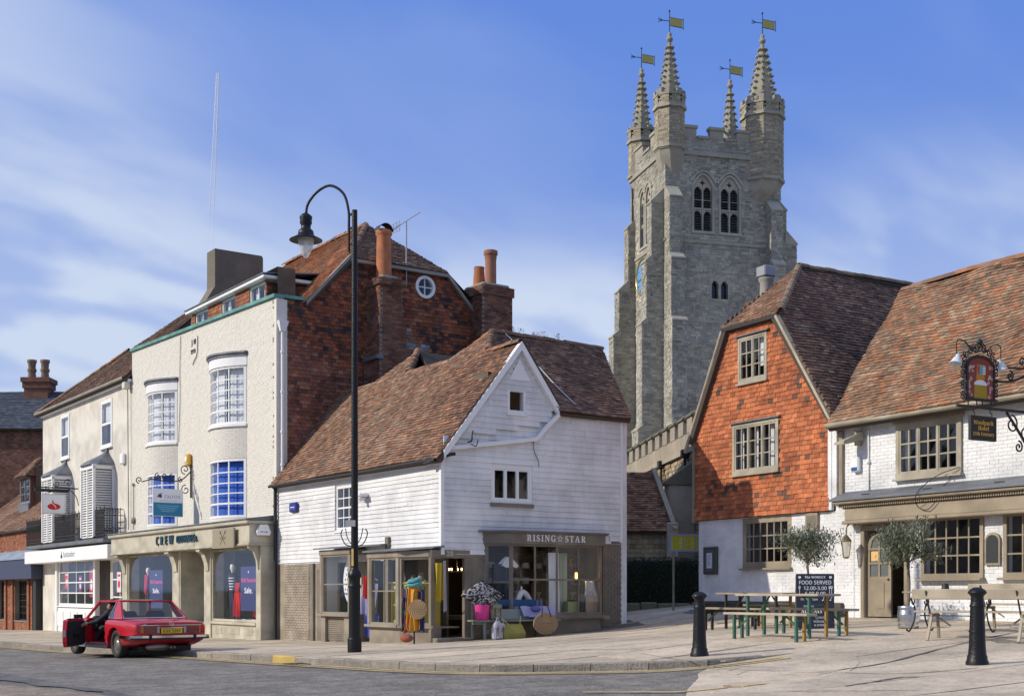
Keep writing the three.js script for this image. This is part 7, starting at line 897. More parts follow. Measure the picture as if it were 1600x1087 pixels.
{ // inn sign
  const X = 5.8, t = thing('inn_sign', 'painted inn sign in a black scrolled iron frame with two white lamps', 'sign', PUB, [X, 4.1, 0]); const Q = (u, v, n = 0) => [X + n, v, u]; const QR = rightSide(X), QL = leftSide(X);
  const b = new MB(); b.beam([X, 4.74, -0.1], [X, 4.74, 2.45], 0.05, 0.05); b.tube([[X, 5.6, -0.05], [X, 5.5, 0.4], [X, 5.32, 0.9], [X, 5.28, 1.35]], 0.025, 20, 6); b.tube([[X, 5.9, -0.05], [X, 5.62, 0.5], [X, 5.58, 0.9], [X, 5.56, 1.32]], 0.02, 20, 6); b.tube([[X, 3.5, 0], [X, 3.9, 0.3], [X, 4.4, 0.75], [X, 4.7, 1.05]], 0.028, 20, 6);
  for (const [u, v, r, d] of [[0.9, 4.48, 0.18, 1], [0.5, 4.3, 0.2, -1], [0.35, 3.95, 0.16, 1], [0.18, 4.5, 0.16, -1], [0.7, 4.05, 0.12, 1], [0.3, 5.35, 0.14, 1], [0.6, 5.72, 0.12, -1], [0.95, 5.42, 0.1, 1]]) scroll(b, Q, u, v, r, 1.4, d, 0.018, d * 1.57); b.build('wall_bracket', M.ironFlat, t);
  const arch = (a, c, y, top, k) => { const p = [[a, y], [c, y]]; for (let i = 0; i <= 12; i++) { const q = i / 12 * Math.PI; p.push([(a + c) / 2 + (c - a) / 2 * Math.cos(q), top + k * Math.sin(q)]); } return p; };
  const A = arch(1.42, 2.22, 4.86, 5.52, 0.22), Ai = arch(1.47, 2.17, 4.91, 5.50, 0.19); new MB().prism(A, Q, -0.04, 0.04, [Ai]).build('sign_frame', M.ironFlat, t); new MB().prism(Ai, Q, -0.02, 0.02).build('sign_board', mat([0.20, 0.04, 0.035], 0.6), t);
  const paint = canvasMat(420, 480, (c, w, h) => { c.fillStyle = '#7c3a34'; c.fillRect(0, 0, w, h); const r = mulberry(8); for (let i = 0; i < 26; i++) { const x = (i % 2 ? 330 : 0) + r() * 90, y = 90 + r() * 370; c.fillStyle = ['#b58a86', '#a98d90', '#c0a49a'][i % 3]; c.beginPath(); c.ellipse(x, y, 14 + r() * 10, 18 + r() * 10, r() * 3, 0, 7); c.fill(); } c.fillStyle = '#b7791f'; c.beginPath(); c.moveTo(150, 80); c.lineTo(270, 80); c.lineTo(280, 230); c.lineTo(140, 230); c.fill(); c.beginPath(); c.ellipse(210, 235, 75, 40, 0, 0, 7); c.fill(); c.fillStyle = '#4a9cc8'; c.fillRect(196, 90, 46, 110); c.fillStyle = '#a8442c'; c.fillRect(160, 90, 36, 100); c.fillStyle = '#ddd6c4'; c.fillRect(244, 90, 50, 100); c.fillStyle = '#332c28'; for (let i = 0; i < 9; i++) c.fillRect(246 + (i % 3) * 16, 94 + Math.floor(i / 3) * 32, 9, 16); c.fillStyle = '#9a8420'; c.fillRect(105, 310, 210, 170); c.fillStyle = '#d6dae2'; c.beginPath(); c.moveTo(100, 320); c.quadraticCurveTo(110, 262, 210, 260); c.quadraticCurveTo(310, 262, 320, 320); c.fill(); });
  for (const s of [1, -1]) { const m = new MB(); const P = (u, v) => { const uu = (u - 1.47) / 0.7, vv = (v - 4.91) / 0.78; return [s > 0 ? 1 - uu : uu, vv]; }; const ctr = [1.82, 5.2]; Ai.forEach((p, i) => { const q = Ai[(i + 1) % Ai.length]; const f = w => Q(w[0], w[1], s * 0.023); m.tri(f(ctr), f(p), f(q), [1, 1, 1], 0, 0, 0, P(...ctr), P(...p), P(...q)); }); m.build('painting', paint, t); }
  const f = new MB(); for (let i = 0; i < 7; i++) { const y = 4.9 + i * 0.1; scroll(f, Q, 1.35, y, 0.055, 1.2, i % 2 ? 1 : -1, 0.012); scroll(f, Q, 2.29, y, 0.055, 1.2, i % 2 ? -1 : 1, 0.012); } for (let i = 0; i <= 10; i++) { const q = i / 10 * Math.PI; scroll(f, Q, 1.82 + 0.46 * Math.cos(q), 5.54 + 0.34 * Math.sin(q), 0.085, 1.3, i % 2 ? 1 : -1, 0.013, q); } scroll(f, Q, 1.72, 5.88, 0.10, 1.3, 1, 0.014); scroll(f, Q, 1.92, 5.88, 0.10, 1.3, -1, 0.014); f.ball(Q(1.82, 6.0), 0.06); for (const u of [1.5, 1.74, 1.9, 2.14]) f.cyl(Q(u, 4.76), Q(u, 4.87), 0.012, 0.012, 6); f.build('scrollwork', M.ironFlat, t);
  for (const [u, s] of [[1.22, -1], [2.46, 1]]) { const a = new MB(); a.tube([Q(u - s * 0.42, 5.82), Q(u - s * 0.2, 5.98), Q(u - s * 0.02, 5.97), Q(u, 5.72)], 0.012, 20, 6); a.build('lamp_arm', M.ironFlat, t); const sh = new MB(); sh.lathe([[0.035, 0.15], [0.04, 0.08], [0.06, 0.07], [0.12, -0.06], [0.115, -0.065], [0.05, 0.05], [0, 0.06]], Q(u, 5.58), 18, undefined, new THREE.Matrix4().makeRotationX(-s * 0.35)); sh.build('lamp_shade', mat([0.62, 0.65, 0.68], 0.4), t); }
  new MB().hexa(Q, 1.40, 2.08, 4.13, 4.56, -0.025, 0.025).build('name_board', mat([0.015, 0.015, 0.018], 0.5), t); new MB().prism(rect(1.38, 2.10, 4.11, 4.58), Q, -0.032, 0.032, [rect(1.42, 2.06, 4.15, 4.54)]).build('name_frame', M.ironFlat, t); for (const u of [1.5, 1.98]) { const h = new MB(); h.tube([Q(u, 4.56), Q(u - 0.03, 4.62), Q(u + 0.03, 4.68), Q(u, 4.73)], 0.01, 10, 5); h.build('hook', M.ironFlat, t); }
  const nm = canvasMat(640, 400, (c, w, h) => { c.fillStyle = '#16171b'; c.fillRect(0, 0, w, h); c.fillStyle = '#e0ab3c'; c.textAlign = 'center'; c.font = 'bold 112px serif'; c.fillText('Woolpack', 320, 130); c.fillText('Hotel', 320, 240); c.font = 'bold 92px serif'; c.fillText('15th Century', 320, 345); }); printOn(t, 'name_lettering', QR, -2.06, -1.42, 4.15, 4.54, 0.027, nm); printOn(t, 'name_lettering', QL, 1.42, 2.06, 4.15, 4.54, 0.027, nm);
}
{ // hedge with low stone edging, notice board in the alley
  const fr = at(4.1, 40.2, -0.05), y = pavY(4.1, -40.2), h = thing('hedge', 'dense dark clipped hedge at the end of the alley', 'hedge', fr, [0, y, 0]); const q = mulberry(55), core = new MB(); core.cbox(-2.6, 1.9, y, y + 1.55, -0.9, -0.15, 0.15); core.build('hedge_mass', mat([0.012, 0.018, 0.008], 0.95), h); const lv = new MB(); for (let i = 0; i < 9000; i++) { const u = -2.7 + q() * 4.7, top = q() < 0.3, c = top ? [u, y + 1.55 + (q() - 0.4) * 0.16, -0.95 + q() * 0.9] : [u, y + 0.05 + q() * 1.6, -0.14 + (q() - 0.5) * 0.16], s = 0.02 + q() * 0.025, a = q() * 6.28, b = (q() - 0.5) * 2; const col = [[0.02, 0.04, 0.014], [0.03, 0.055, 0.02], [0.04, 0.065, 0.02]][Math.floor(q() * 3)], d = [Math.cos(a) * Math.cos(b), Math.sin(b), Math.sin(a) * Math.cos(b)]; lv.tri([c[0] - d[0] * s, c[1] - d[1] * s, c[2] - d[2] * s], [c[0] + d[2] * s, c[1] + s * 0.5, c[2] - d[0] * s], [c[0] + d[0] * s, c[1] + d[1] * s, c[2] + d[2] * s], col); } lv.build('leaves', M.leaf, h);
  const e = thing('stone_edging', 'low mossy stone edging below the alley hedge', 'wall', at(4.1, 39.9, -0.05), [0, y, 0]); for (let i = 0; i < 9; i++) { const a = -2.7 + i * 0.52; new MB().cbox(a + 0.01, a + 0.51, y - 0.1, y + 0.22 + R(-0.03, 0.03), -0.05, 0.28 + R(-0.03, 0.02), 0.04).build('stone', M.mossStone, e); }
  const n = thing('notice_board', 'yellow church notice board on posts between the hedge and the inn', 'notice board', at(4.88, 36.5, 0.05), [0, 0.7, 0]); const by = pavY(4.88, -36.5); new MB().prism(rect(-0.38, 0.62, 2.36, 2.86), FRONT, -0.05, 0.02, [rect(-0.33, -0.01, 2.41, 2.81), rect(0.03, 0.33, 2.41, 2.81), rect(0.37, 0.57, 2.41, 2.81)]).build('frame', mat([0.25, 0.28, 0.36], 0.6), n); for (const [a, b] of [[-0.33, -0.01], [0.03, 0.33], [0.37, 0.57]]) { new MB().hexa(FRONT, a, b, 2.41, 2.81, -0.04, -0.02).build('yellow_panel', mat([0.62, 0.52, 0.04], 0.7), n); printOn(n, 'notice_print', FRONT, a + 0.01, b - 0.01, 2.43, 2.79, -0.017, canvasMat(64, 80, (c, w, k) => { c.fillStyle = '#c8bc2c'; c.fillRect(0, 0, w, k); c.fillStyle = '#5a5620'; for (let i = 0; i < 11; i++) c.fillRect(6, 6 + i * 7 + (i > 5 ? 3 : 0), 52 - (i % 3) * 8, 2.4); })); } for (const x of [-0.3, 0.55]) new MB().cbox(x, x + 0.06, by - 0.05, 2.36, -0.05, 0.01, 0.005).build('post', M.timber, n);
}
{ // road drain and an inspection cover
  const put = (x, d, th, label, w, l, n) => { const fr = at(x, d, th), y = roadY(x, -d) + 0.02, t = thing('drain_cover', label, 'drain', fr, [0, y, 0]); const f = new MB(); f.prism(rect(-w, w, -l, l), (u, v, q) => [u, y + q, v], -0.03, 0.006, [rect(-w + 0.03, w - 0.03, -l + 0.03, l - 0.03)]); f.build('frame', M.ironFlat, t); for (let i = 0; i < n; i++) { const a = lerp(-w + 0.04, w - 0.04, (i + 0.5) / n); new MB().box(a - 0.014, a + 0.014, y - 0.02, y + 0.003, -l + 0.03, l - 0.03).build('bar', M.ironFlat, t); } };
  put(-4.05, 24.05, ROW.th, 'iron road drain against the kerb beside the lamp post', 0.22, 0.19, 8);
}

// =====================================================================================
// SHOP GOODS AND DISPLAYS
// =====================================================================================
function cloth(parent, name, map, u0, u1, v0, v1, m, o = {}) {   // hanging fabric with folds and a hem
  const mb = new MB(), N = 28, K = 10, f = o.folds || 5, a = o.amp || 0.04; const P = (i, j) => { const s = i / N, t = j / K, fl = o.flare || 0, w = lerp(1, 1 + fl, t), u = lerp(u0, u1, 0.5 + (s - 0.5) * w), wave = Math.sin(s * f * 6.283 + t * 1.3 + (o.ph || 0)) * a * (0.25 + 0.75 * t) + a * 0.7 * Math.sin(s * 11 + t * 3); return map(u, lerp(v1, v0, t) + (t === 1 ? (o.ragged || 0.03) * Math.sin(s * 9 + (o.ph || 0)) : 0) - (o.sag || 0) * Math.sin(s * Math.PI) * (1 - t), wave + (o.belly || 0) * Math.sin(s * Math.PI)); };
  for (let i = 0; i < N; i++) for (let j = 0; j < K; j++) mb.quad(P(i, j + 1), P(i + 1, j + 1), P(i + 1, j), P(i, j), o.col ? o.col(i / N, j / K) : undefined); return mb.build(name, m, parent);
}
function figure(parent, x, y, z, prof, m, sz = 0.55, name = 'body') { new MB().geo(new THREE.LatheGeometry(prof.map(p => new THREE.Vector2(p[0], p[1])), 20), new THREE.Matrix4().makeTranslation(x, y, z).multiply(new THREE.Matrix4().makeScale(1, 1, sz))).build(name, m, parent); }
const RSide = X => rightSide(X);
// --- cream shop: dressed windows
{
  const floor = 0.2; const mk = (x, z, label, top, low, stripe) => { const t = thing('mannequin', label, 'mannequin', ROW, [x, floor, z], 'shop window mannequins'); figure(t, x, floor, z, [[0.14, 0.95], [0.17, 1.05], [0.15, 1.2], [0.2, 1.42], [0.22, 1.52], [0.17, 1.6], [0.07, 1.64]], top, 0.6, 'sweater'); for (const s of [-1, 1]) { figure(t, x + s * 0.085, floor, z, [[0.045, 0.04], [0.055, 0.3], [0.07, 0.55], [0.095, 0.9], [0.1, 0.98]], low, 0.9, 'trouser_leg'); new MB().tube([[x + s * 0.2, floor + 1.52, z], [x + s * 0.26, floor + 1.25, z + 0.02], [x + s * 0.22, floor + 0.98, z + 0.1]], 0.045, 10, 7).build('sleeve', top, t); new MB().cbox(x + s * 0.085 - 0.045, x + s * 0.085 + 0.045, floor, floor + 0.06, z - 0.08, z + 0.16, 0.02).build('shoe', M.timber, t); } figure(t, x, floor, z, [[0.05, 1.62], [0.05, 1.68], [0.085, 1.74], [0.095, 1.82], [0.07, 1.9], [0, 1.93]], M.white, 1, 'head'); if (stripe) for (let k = 0; k < 5; k++) figure(t, x, floor, z, [[0.162 + k * 0.011, 1.08 + k * 0.09], [0.168 + k * 0.011, 1.11 + k * 0.09]], M.white, 0.62, 'stripe'); };
  mk(-12.75, 0.0, 'mannequin in a navy striped top and jeans in the near cream shop window', M.cloth([0.012, 0.016, 0.04]), M.cloth([0.02, 0.03, 0.075]), true); mk(-20.6, 0.05, 'mannequin in dark clothes and a pink scarf in the far cream shop window', M.cloth([0.02, 0.02, 0.025]), M.cloth([0.03, 0.03, 0.04]), false);
  { const t = thing('pink_scarf', 'bright pink scarf hanging in the far cream shop window', 'scarf', ROW, [-20.3, 1.1, 0.22]); cloth(t, 'scarf_cloth', front(0.24), -20.45, -20.2, 1.15, 1.85, M.cloth([0.62, 0.03, 0.13]), { folds: 2, amp: 0.02 }); }
  const dress = (map, u, v0, v1, w, label) => { const p0 = map(u, v0, 0), t = thing('red_dress', label, 'dress', ROW, p0, 'red dresses in the shop window'); cloth(t, 'skirt', map, u - w, u + w, v0, lerp(v0, v1, 0.72), M.cloth([0.62, 0.02, 0.035]), { folds: 4, amp: 0.035, flare: 0.35 }); cloth(t, 'bodice', map, u - w * 0.75, u + w * 0.75, lerp(v0, v1, 0.72), v1, M.cloth([0.60, 0.02, 0.035]), { folds: 2, amp: 0.02, ragged: 0 }); };
  dress(front(0.18), -11.95, 0.42, 1.5, 0.2, 'red dress hanging between mannequin and sale banner'); dress(front(0.1), -10.6, 0.42, 0.95, 0.18, 'red skirt below the sale banner'); dress(rightSide(-9.72), -0.16, 0.42, 1.7, 0.15, 'red dress in the narrow corner window');
  const banner = (u0, u1, label) => { const t = thing('sale_banner', label, 'banner', ROW, [(u0 + u1) / 2, 0.7, 0.22], 'sale banners'); new MB().hexa(front(0.22), u0, u1, 0.62, 2.0, -0.01, 0).build('banner_cloth', mat([0.02, 0.03, 0.13], 0.8), t); printOn(t, 'banner_print', front(0.224), u0, u1, 0.62, 2.0, 0, canvasMat(360, 480, (c, w, h) => { c.fillStyle = '#26336e'; c.fillRect(0, 0, w, h); c.textAlign = 'center'; c.fillStyle = '#e03a7a'; c.font = 'bold 62px sans-serif'; c.fillText('Mid Season', 180, 170); c.fillStyle = '#f2f2f6'; c.font = 'bold 82px sans-serif'; c.fillText('Sale.', 180, 290); c.beginPath(); c.moveTo(168, 70); c.lineTo(192, 70); c.lineTo(180, 40); c.fill(); })); };
  banner(-11.6, -10.4, 'navy mid season sale banner in the near cream shop window'); banner(-20.0, -18.6, 'navy mid season sale banner in the far cream shop window');
  { const t = thing('clothes_rail', 'steel clothes rail at the left of the near cream shop window', 'rail', ROW, [-13.2, floor, -0.3]); const b = new MB(); for (const x of [-13.4, -13.05]) b.cyl([x, floor, -0.25], [x, 1.6, -0.25], 0.015, 0.015, 6); b.cyl([-13.42, 1.6, -0.25], [-13.03, 1.6, -0.25], 0.015, 0.015, 6); b.build('frame', M.steel, t); for (let i = 0; i < 3; i++) cloth(t, 'hung_jacket', rightSide(-13.35 + i * 0.12), 0.02, 0.44, 0.7, 1.55, M.cloth([0.04, 0.045, 0.05]), { amp: 0.02, folds: 2 }); }
  for (const [x, w] of [[-11.2, 0.14], [-10.45, 0.18]]) { const t = thing('display_box', x < -11 ? 'white display box under the sale banner, left' : 'white display box under the sale banner, right', 'box', ROW, [x, floor, 0.2]); new MB().cbox(x - w, x + w, floor, floor + 0.16, 0.06, 0.3, 0.01).build('box_body', M.white, t); }
}
// --- white shop: bay by the lamp post
{ const t = thing('lace_screen', 'white oval openwork screen in the bay by the lamp post', 'screen', ROW, [-4.6, 0.66, 0.0]); const p = []; for (let i = 0; i < 28; i++) { const a = i / 28 * 6.283; p.push([-4.55 + Math.cos(a) * 0.42, 1.5 + Math.sin(a) * 0.62]); } const hs = []; const q = mulberry(4); for (let i = 0; i < 6; i++) for (let j = 0; j < 8; j++) { const u = -4.85 + i * 0.12 + (j % 2) * 0.06, v = 1.0 + j * 0.135; if (((u + 4.55) / 0.36) ** 2 + ((v - 1.5) / 0.54) ** 2 > 1) continue; const h = []; for (let k = 0; k < 6; k++) h.push([u + Math.cos(k) * 0.035, v + Math.sin(k) * 0.042]); hs.push(h.sort((a, b) => Math.atan2(a[1] - v, a[0] - u) - Math.atan2(b[1] - v, b[0] - u))); } new MB().prism(p, front(0.05), -0.015, 0.015, hs).build('openwork_panel', M.white, t); new MB().box(-4.62, -4.48, 0.66, 0.92, 0.0, 0.1).build('foot', M.white, t);
  const c = thing('fabric_bolt', 'dark patterned cloth hanging beside the white screen', 'cloth', ROW, [-4.25, 0.66, 0.1]); cloth(c, 'hanging', front(0.1), -4.45, -4.0, 0.75, 1.75, M.cloth([1, 1, 1]), { amp: 0.03, col: (s, t) => hash2(s * 19 | 0, t * 13 | 0) > 0.55 ? [0.5, 0.5, 0.52] : [0.02, 0.025, 0.06] }); }
{ const t = thing('denim_dress', 'blue and lilac dresses with a red scarf hanging in the doorway by the lamp post', 'dress', ROW, [-3.1, 0.1, 0.2]); cloth(t, 'lilac_dress', front(0.28), -3.45, -2.72, 0.62, 1.42, M.cloth([0.30, 0.31, 0.50]), { amp: 0.05, flare: 0.1 }); cloth(t, 'blue_dress', front(0.22), -3.4, -2.72, 0.02, 0.8, M.cloth([0.05, 0.075, 0.32]), { amp: 0.06, folds: 4, ph: 2 }); cloth(t, 'red_scarf', front(0.36), -3.25, -3.05, 1.05, 1.62, M.cloth([0.55, 0.04, 0.03]), { amp: 0.03, folds: 2 }); new MB().tube([[-3.5, 1.5, 0.25], [-3.1, 1.62, 0.28], [-2.7, 1.5, 0.25]], 0.012, 10, 5).build('hanger', M.timber, t); new MB().tube([[-3.1, 1.6, 0.28], [-3.1, 2.2, 0.1]], 0.01, 4, 5).build('hook', M.ironFlat, t); }
// corner bay: yellow dresser
{ const t = thing('yellow_dresser', 'yellow painted glazed dresser inside the corner bay window', 'cupboard', ROW, [-1.6, 0.36, 0.1]); const Y = mat([0.50, 0.40, 0.07], 0.6), G = mat([0.16, 0.26, 0.09], 0.6); new MB().box(-2.2, -0.55, 0.36, 1.42, -0.3, 0.14).build('carcass', Y, t); for (let i = 0; i < 4; i++) { const a = -2.16 + i * 0.405; const f = new MB(); f.prism(rect(a, a + 0.38, 0.42, 1.36), front(0.142), 0, 0.03, [rect(a + 0.06, a + 0.32, 0.5, 0.86), rect(a + 0.06, a + 0.32, 0.92, 1.28)]); f.build('door', i % 2 ? G : Y, t); } new MB().cbox(-2.26, -0.5, 1.42, 1.46, -0.32, 0.2, 0.01).build('top', Y, t);
  [[-1.9, 0.1, 'white'], [-1.35, 0.08, 'brown'], [-0.95, 0.1, 'grey']].forEach(([x, r, c], i) => { const b = thing('ornament', ['white china ornament on the yellow dresser', 'brown wicker ornament on the yellow dresser', 'grey pottery jug on the yellow dresser'][i], 'ornament', ROW, [x, 1.46, 0]); new MB().lathe([[0, 0], [r * 0.7, 0], [r, r], [r * 0.6, r * 1.8], [r * 0.75, r * 2.2]], [x, 1.46, 0], 14).build('ornament_body', [M.white, M.timber, M.cement][i], b); }); }
// stack of scarves and bags hanging at the corner
{ const t = thing('scarf_stand', 'turquoise and patterned scarves with a mustard dress on a stand by the corner bay', 'scarf stand', ROW, [0.25, 0.05, 1.0]); const y = gy(ROW, 0.25, 0.95); new MB().cyl([0.25, y, 0.92], [0.25, 1.48, 0.92], 0.02, 0.02, 8).build('pole', M.ironFlat, t); const q = new MB(); for (let i = 0; i < 5; i++) q.geo(new THREE.TorusGeometry(0.15 - i * 0.014, 0.036, 8, 18).rotateX(Math.PI / 2 + 0.35 * Math.sin(i * 1.9)), new THREE.Matrix4().makeTranslation(0.25 + 0.03 * Math.sin(i * 2), 1.36 + i * 0.03, 0.92)); q.build('turquoise_scarf', M.cloth([0.09, 0.30, 0.33]), t); const CM = PL([0.25, 0, 0.92], [0.8, 0, -0.6], [0, 1, 0]); cloth(t, 'mustard_dress', CM, -0.14, 0.12, 0.30, 1.32, M.cloth([0.62, 0.29, 0.03]), { amp: 0.05, folds: 3, flare: 0.4, belly: 0.1 }); cloth(t, 'patterned_scarf', CM, -0.30, -0.12, 0.25, 1.28, M.cloth([1, 1, 1]), { amp: 0.04, folds: 2, ph: 1, col: (s, v) => [[0.04, 0.05, 0.16], [0.35, 0.3, 0.32], [0.3, 0.06, 0.08], [0.05, 0.12, 0.08]][Math.floor(hash2(s * 14 | 0, v * 22 | 0) * 4)] }); cloth(t, 'navy_scarf', CM, 0.1, 0.26, 0.28, 1.26, M.cloth([0.03, 0.04, 0.13]), { amp: 0.04, folds: 2, ph: 3 });
  const b = thing('round_basket', 'round straw bag hanging from the scarf stand', 'basket', ROW, [0.55, 0.55, 0.95]); const BM = PL([0.52, 0.80, 0.98], [0.8, 0, -0.6], [0, 1, 0]); straw(b, BM, 0.23, 0.23); new MB().tube([BM(-0.1, 0.2, 0.03), BM(-0.08, 0.42, 0.0), BM(0.08, 0.42, 0.0), BM(0.1, 0.2, 0.03)], 0.012, 16, 5).build('handle', M.brownWood, b);
  const c = thing('coral_bag', 'coral cloth bag on the pavement under the scarf stand', 'bag', ROW, [0.15, y, 1.2]); new MB().geo(new THREE.SphereGeometry(0.17, 14, 10), new THREE.Matrix4().makeTranslation(0.2, y + 0.14, 1.1).multiply(new THREE.Matrix4().makeScale(1.25, 0.6, 0.8))).build('bag_body', M.cloth([0.26, 0.075, 0.05]), c); new MB().tube([[0.08, y + 0.25, 1.12], [0.16, y + 0.40, 1.08], [0.28, y + 0.26, 1.08]], 0.014, 12, 5).build('strap', M.cloth([0.4, 0.1, 0.06]), c); }
function straw(parent, map, rx, ry) { const N = 11; for (let k = 0; k < N; k++) { const a = (k + 0.5) / N, mb = new MB(), pts = []; for (let i = 0; i <= 36; i++) { const q = i / 36 * 6.2832; pts.push(map(Math.cos(q) * rx * a, Math.sin(q) * ry * a, 0.035 * Math.sqrt(1 - a * a * 0.8) + 0.006 * Math.sin(q * 26 + k * 2))); } mb.tube(pts, rx / N * 0.60, 60, 6); mb.build('straw_coil', M.straw[k % 3], parent); } const bk = new MB(); bk.geo(new THREE.SphereGeometry(1, 18, 10), new THREE.Matrix4().makeScale(rx * 0.95, ry * 0.95, 0.03)); const g = new MB(); for (let i = 0; i < bk.p.length; i += 9) g.tri(map(...bk.p.slice(i, i + 3)), map(...bk.p.slice(i + 3, i + 6)), map(...bk.p.slice(i + 6, i + 9))); g.build('lining', M.straw[0], parent); }
{ const t = thing('yellow_jacket', 'yellow jacket hanging at the shop entrance', 'jacket', ROW, [0.1, 1.0, 0.1]); cloth(t, 'jacket_cloth', rightSide(0.06), -0.22, 0.0, 0.98, 1.9, M.cloth([0.62, 0.46, 0.05]), { amp: 0.04, folds: 2 }); cloth(t, 'grey_scarf', rightSide(0.10), -0.03, 0.06, 0.72, 1.95, M.cloth([0.42, 0.42, 0.44]), { amp: 0.02, folds: 1 }); }
// lit chandelier inside the entrance and a lantern in the window
{ const c = [-1.2, 1.72, -1.2], t = thing('chandelier', 'small lit chandelier glowing inside the dark shop entrance', 'chandelier', ROW, [c[0], 2.4, c[2]]); const b = new MB(); b.cyl([c[0], 2.42, c[2]], [c[0], c[1], c[2]], 0.01, 0.01, 5); b.geo(new THREE.TorusGeometry(0.22, 0.012, 6, 20).rotateX(Math.PI / 2), new THREE.Matrix4().makeTranslation(...c)); for (let i = 0; i < 5; i++) { const a = i * 1.2566; b.beam(c, [c[0] + 0.22 * Math.cos(a), c[1], c[2] + 0.22 * Math.sin(a)], 0.012, 0.012); } b.build('frame', M.brass, t); const em = mat([1, 0.7, 0.35], 0.5, { emissive: new THREE.Color(1, 0.62, 0.28), emissiveIntensity: 6 }); for (let i = 0; i < 5; i++) { const a = i * 1.2566; new MB().ball([c[0] + 0.22 * Math.cos(a), c[1] + 0.06, c[2] + 0.22 * Math.sin(a)], 0.022, 1, 1.5, 1, 8).build('bulb', em, t); } const w = ROW.w(c[0], c[1] + 0.14, c[2]); const l = new THREE.PointLight(new THREE.Color(1, 0.7, 0.4), 0.35, 0, 2); l.position.set(...w); l.castShadow = true; scene.add(l);
  const d = [-0.05, 1.62, -4.15], u = thing('shop_lantern', 'small lit amber lantern hanging in the wide shop window', 'lantern', ROW, d); new MB().cyl([d[0], 2.42, d[2]], [d[0], d[1] + 0.12, d[2]], 0.006, 0.006, 5).build('cord', M.ironFlat, u); new MB().lathe([[0.02, 0.14], [0.06, 0.1], [0.06, 0.09], [0, 0.1]], d, 10).build('cap', M.ironFlat, u); new MB().lathe([[0.035, -0.09], [0.05, -0.04], [0.045, 0.09], [0.02, 0.10]], d, 12).build('glow', mat([1, 0.6, 0.2], 0.5, { emissive: new THREE.Color(1, 0.5, 0.14), emissiveIntensity: 2.2 }), u); const l2 = new THREE.PointLight(new THREE.Color(1, 0.6, 0.25), 0.3, 0, 2); l2.position.set(...ROW.w(d[0] + 0.1, d[1], d[2])); l2.castShadow = true; scene.add(l2); }
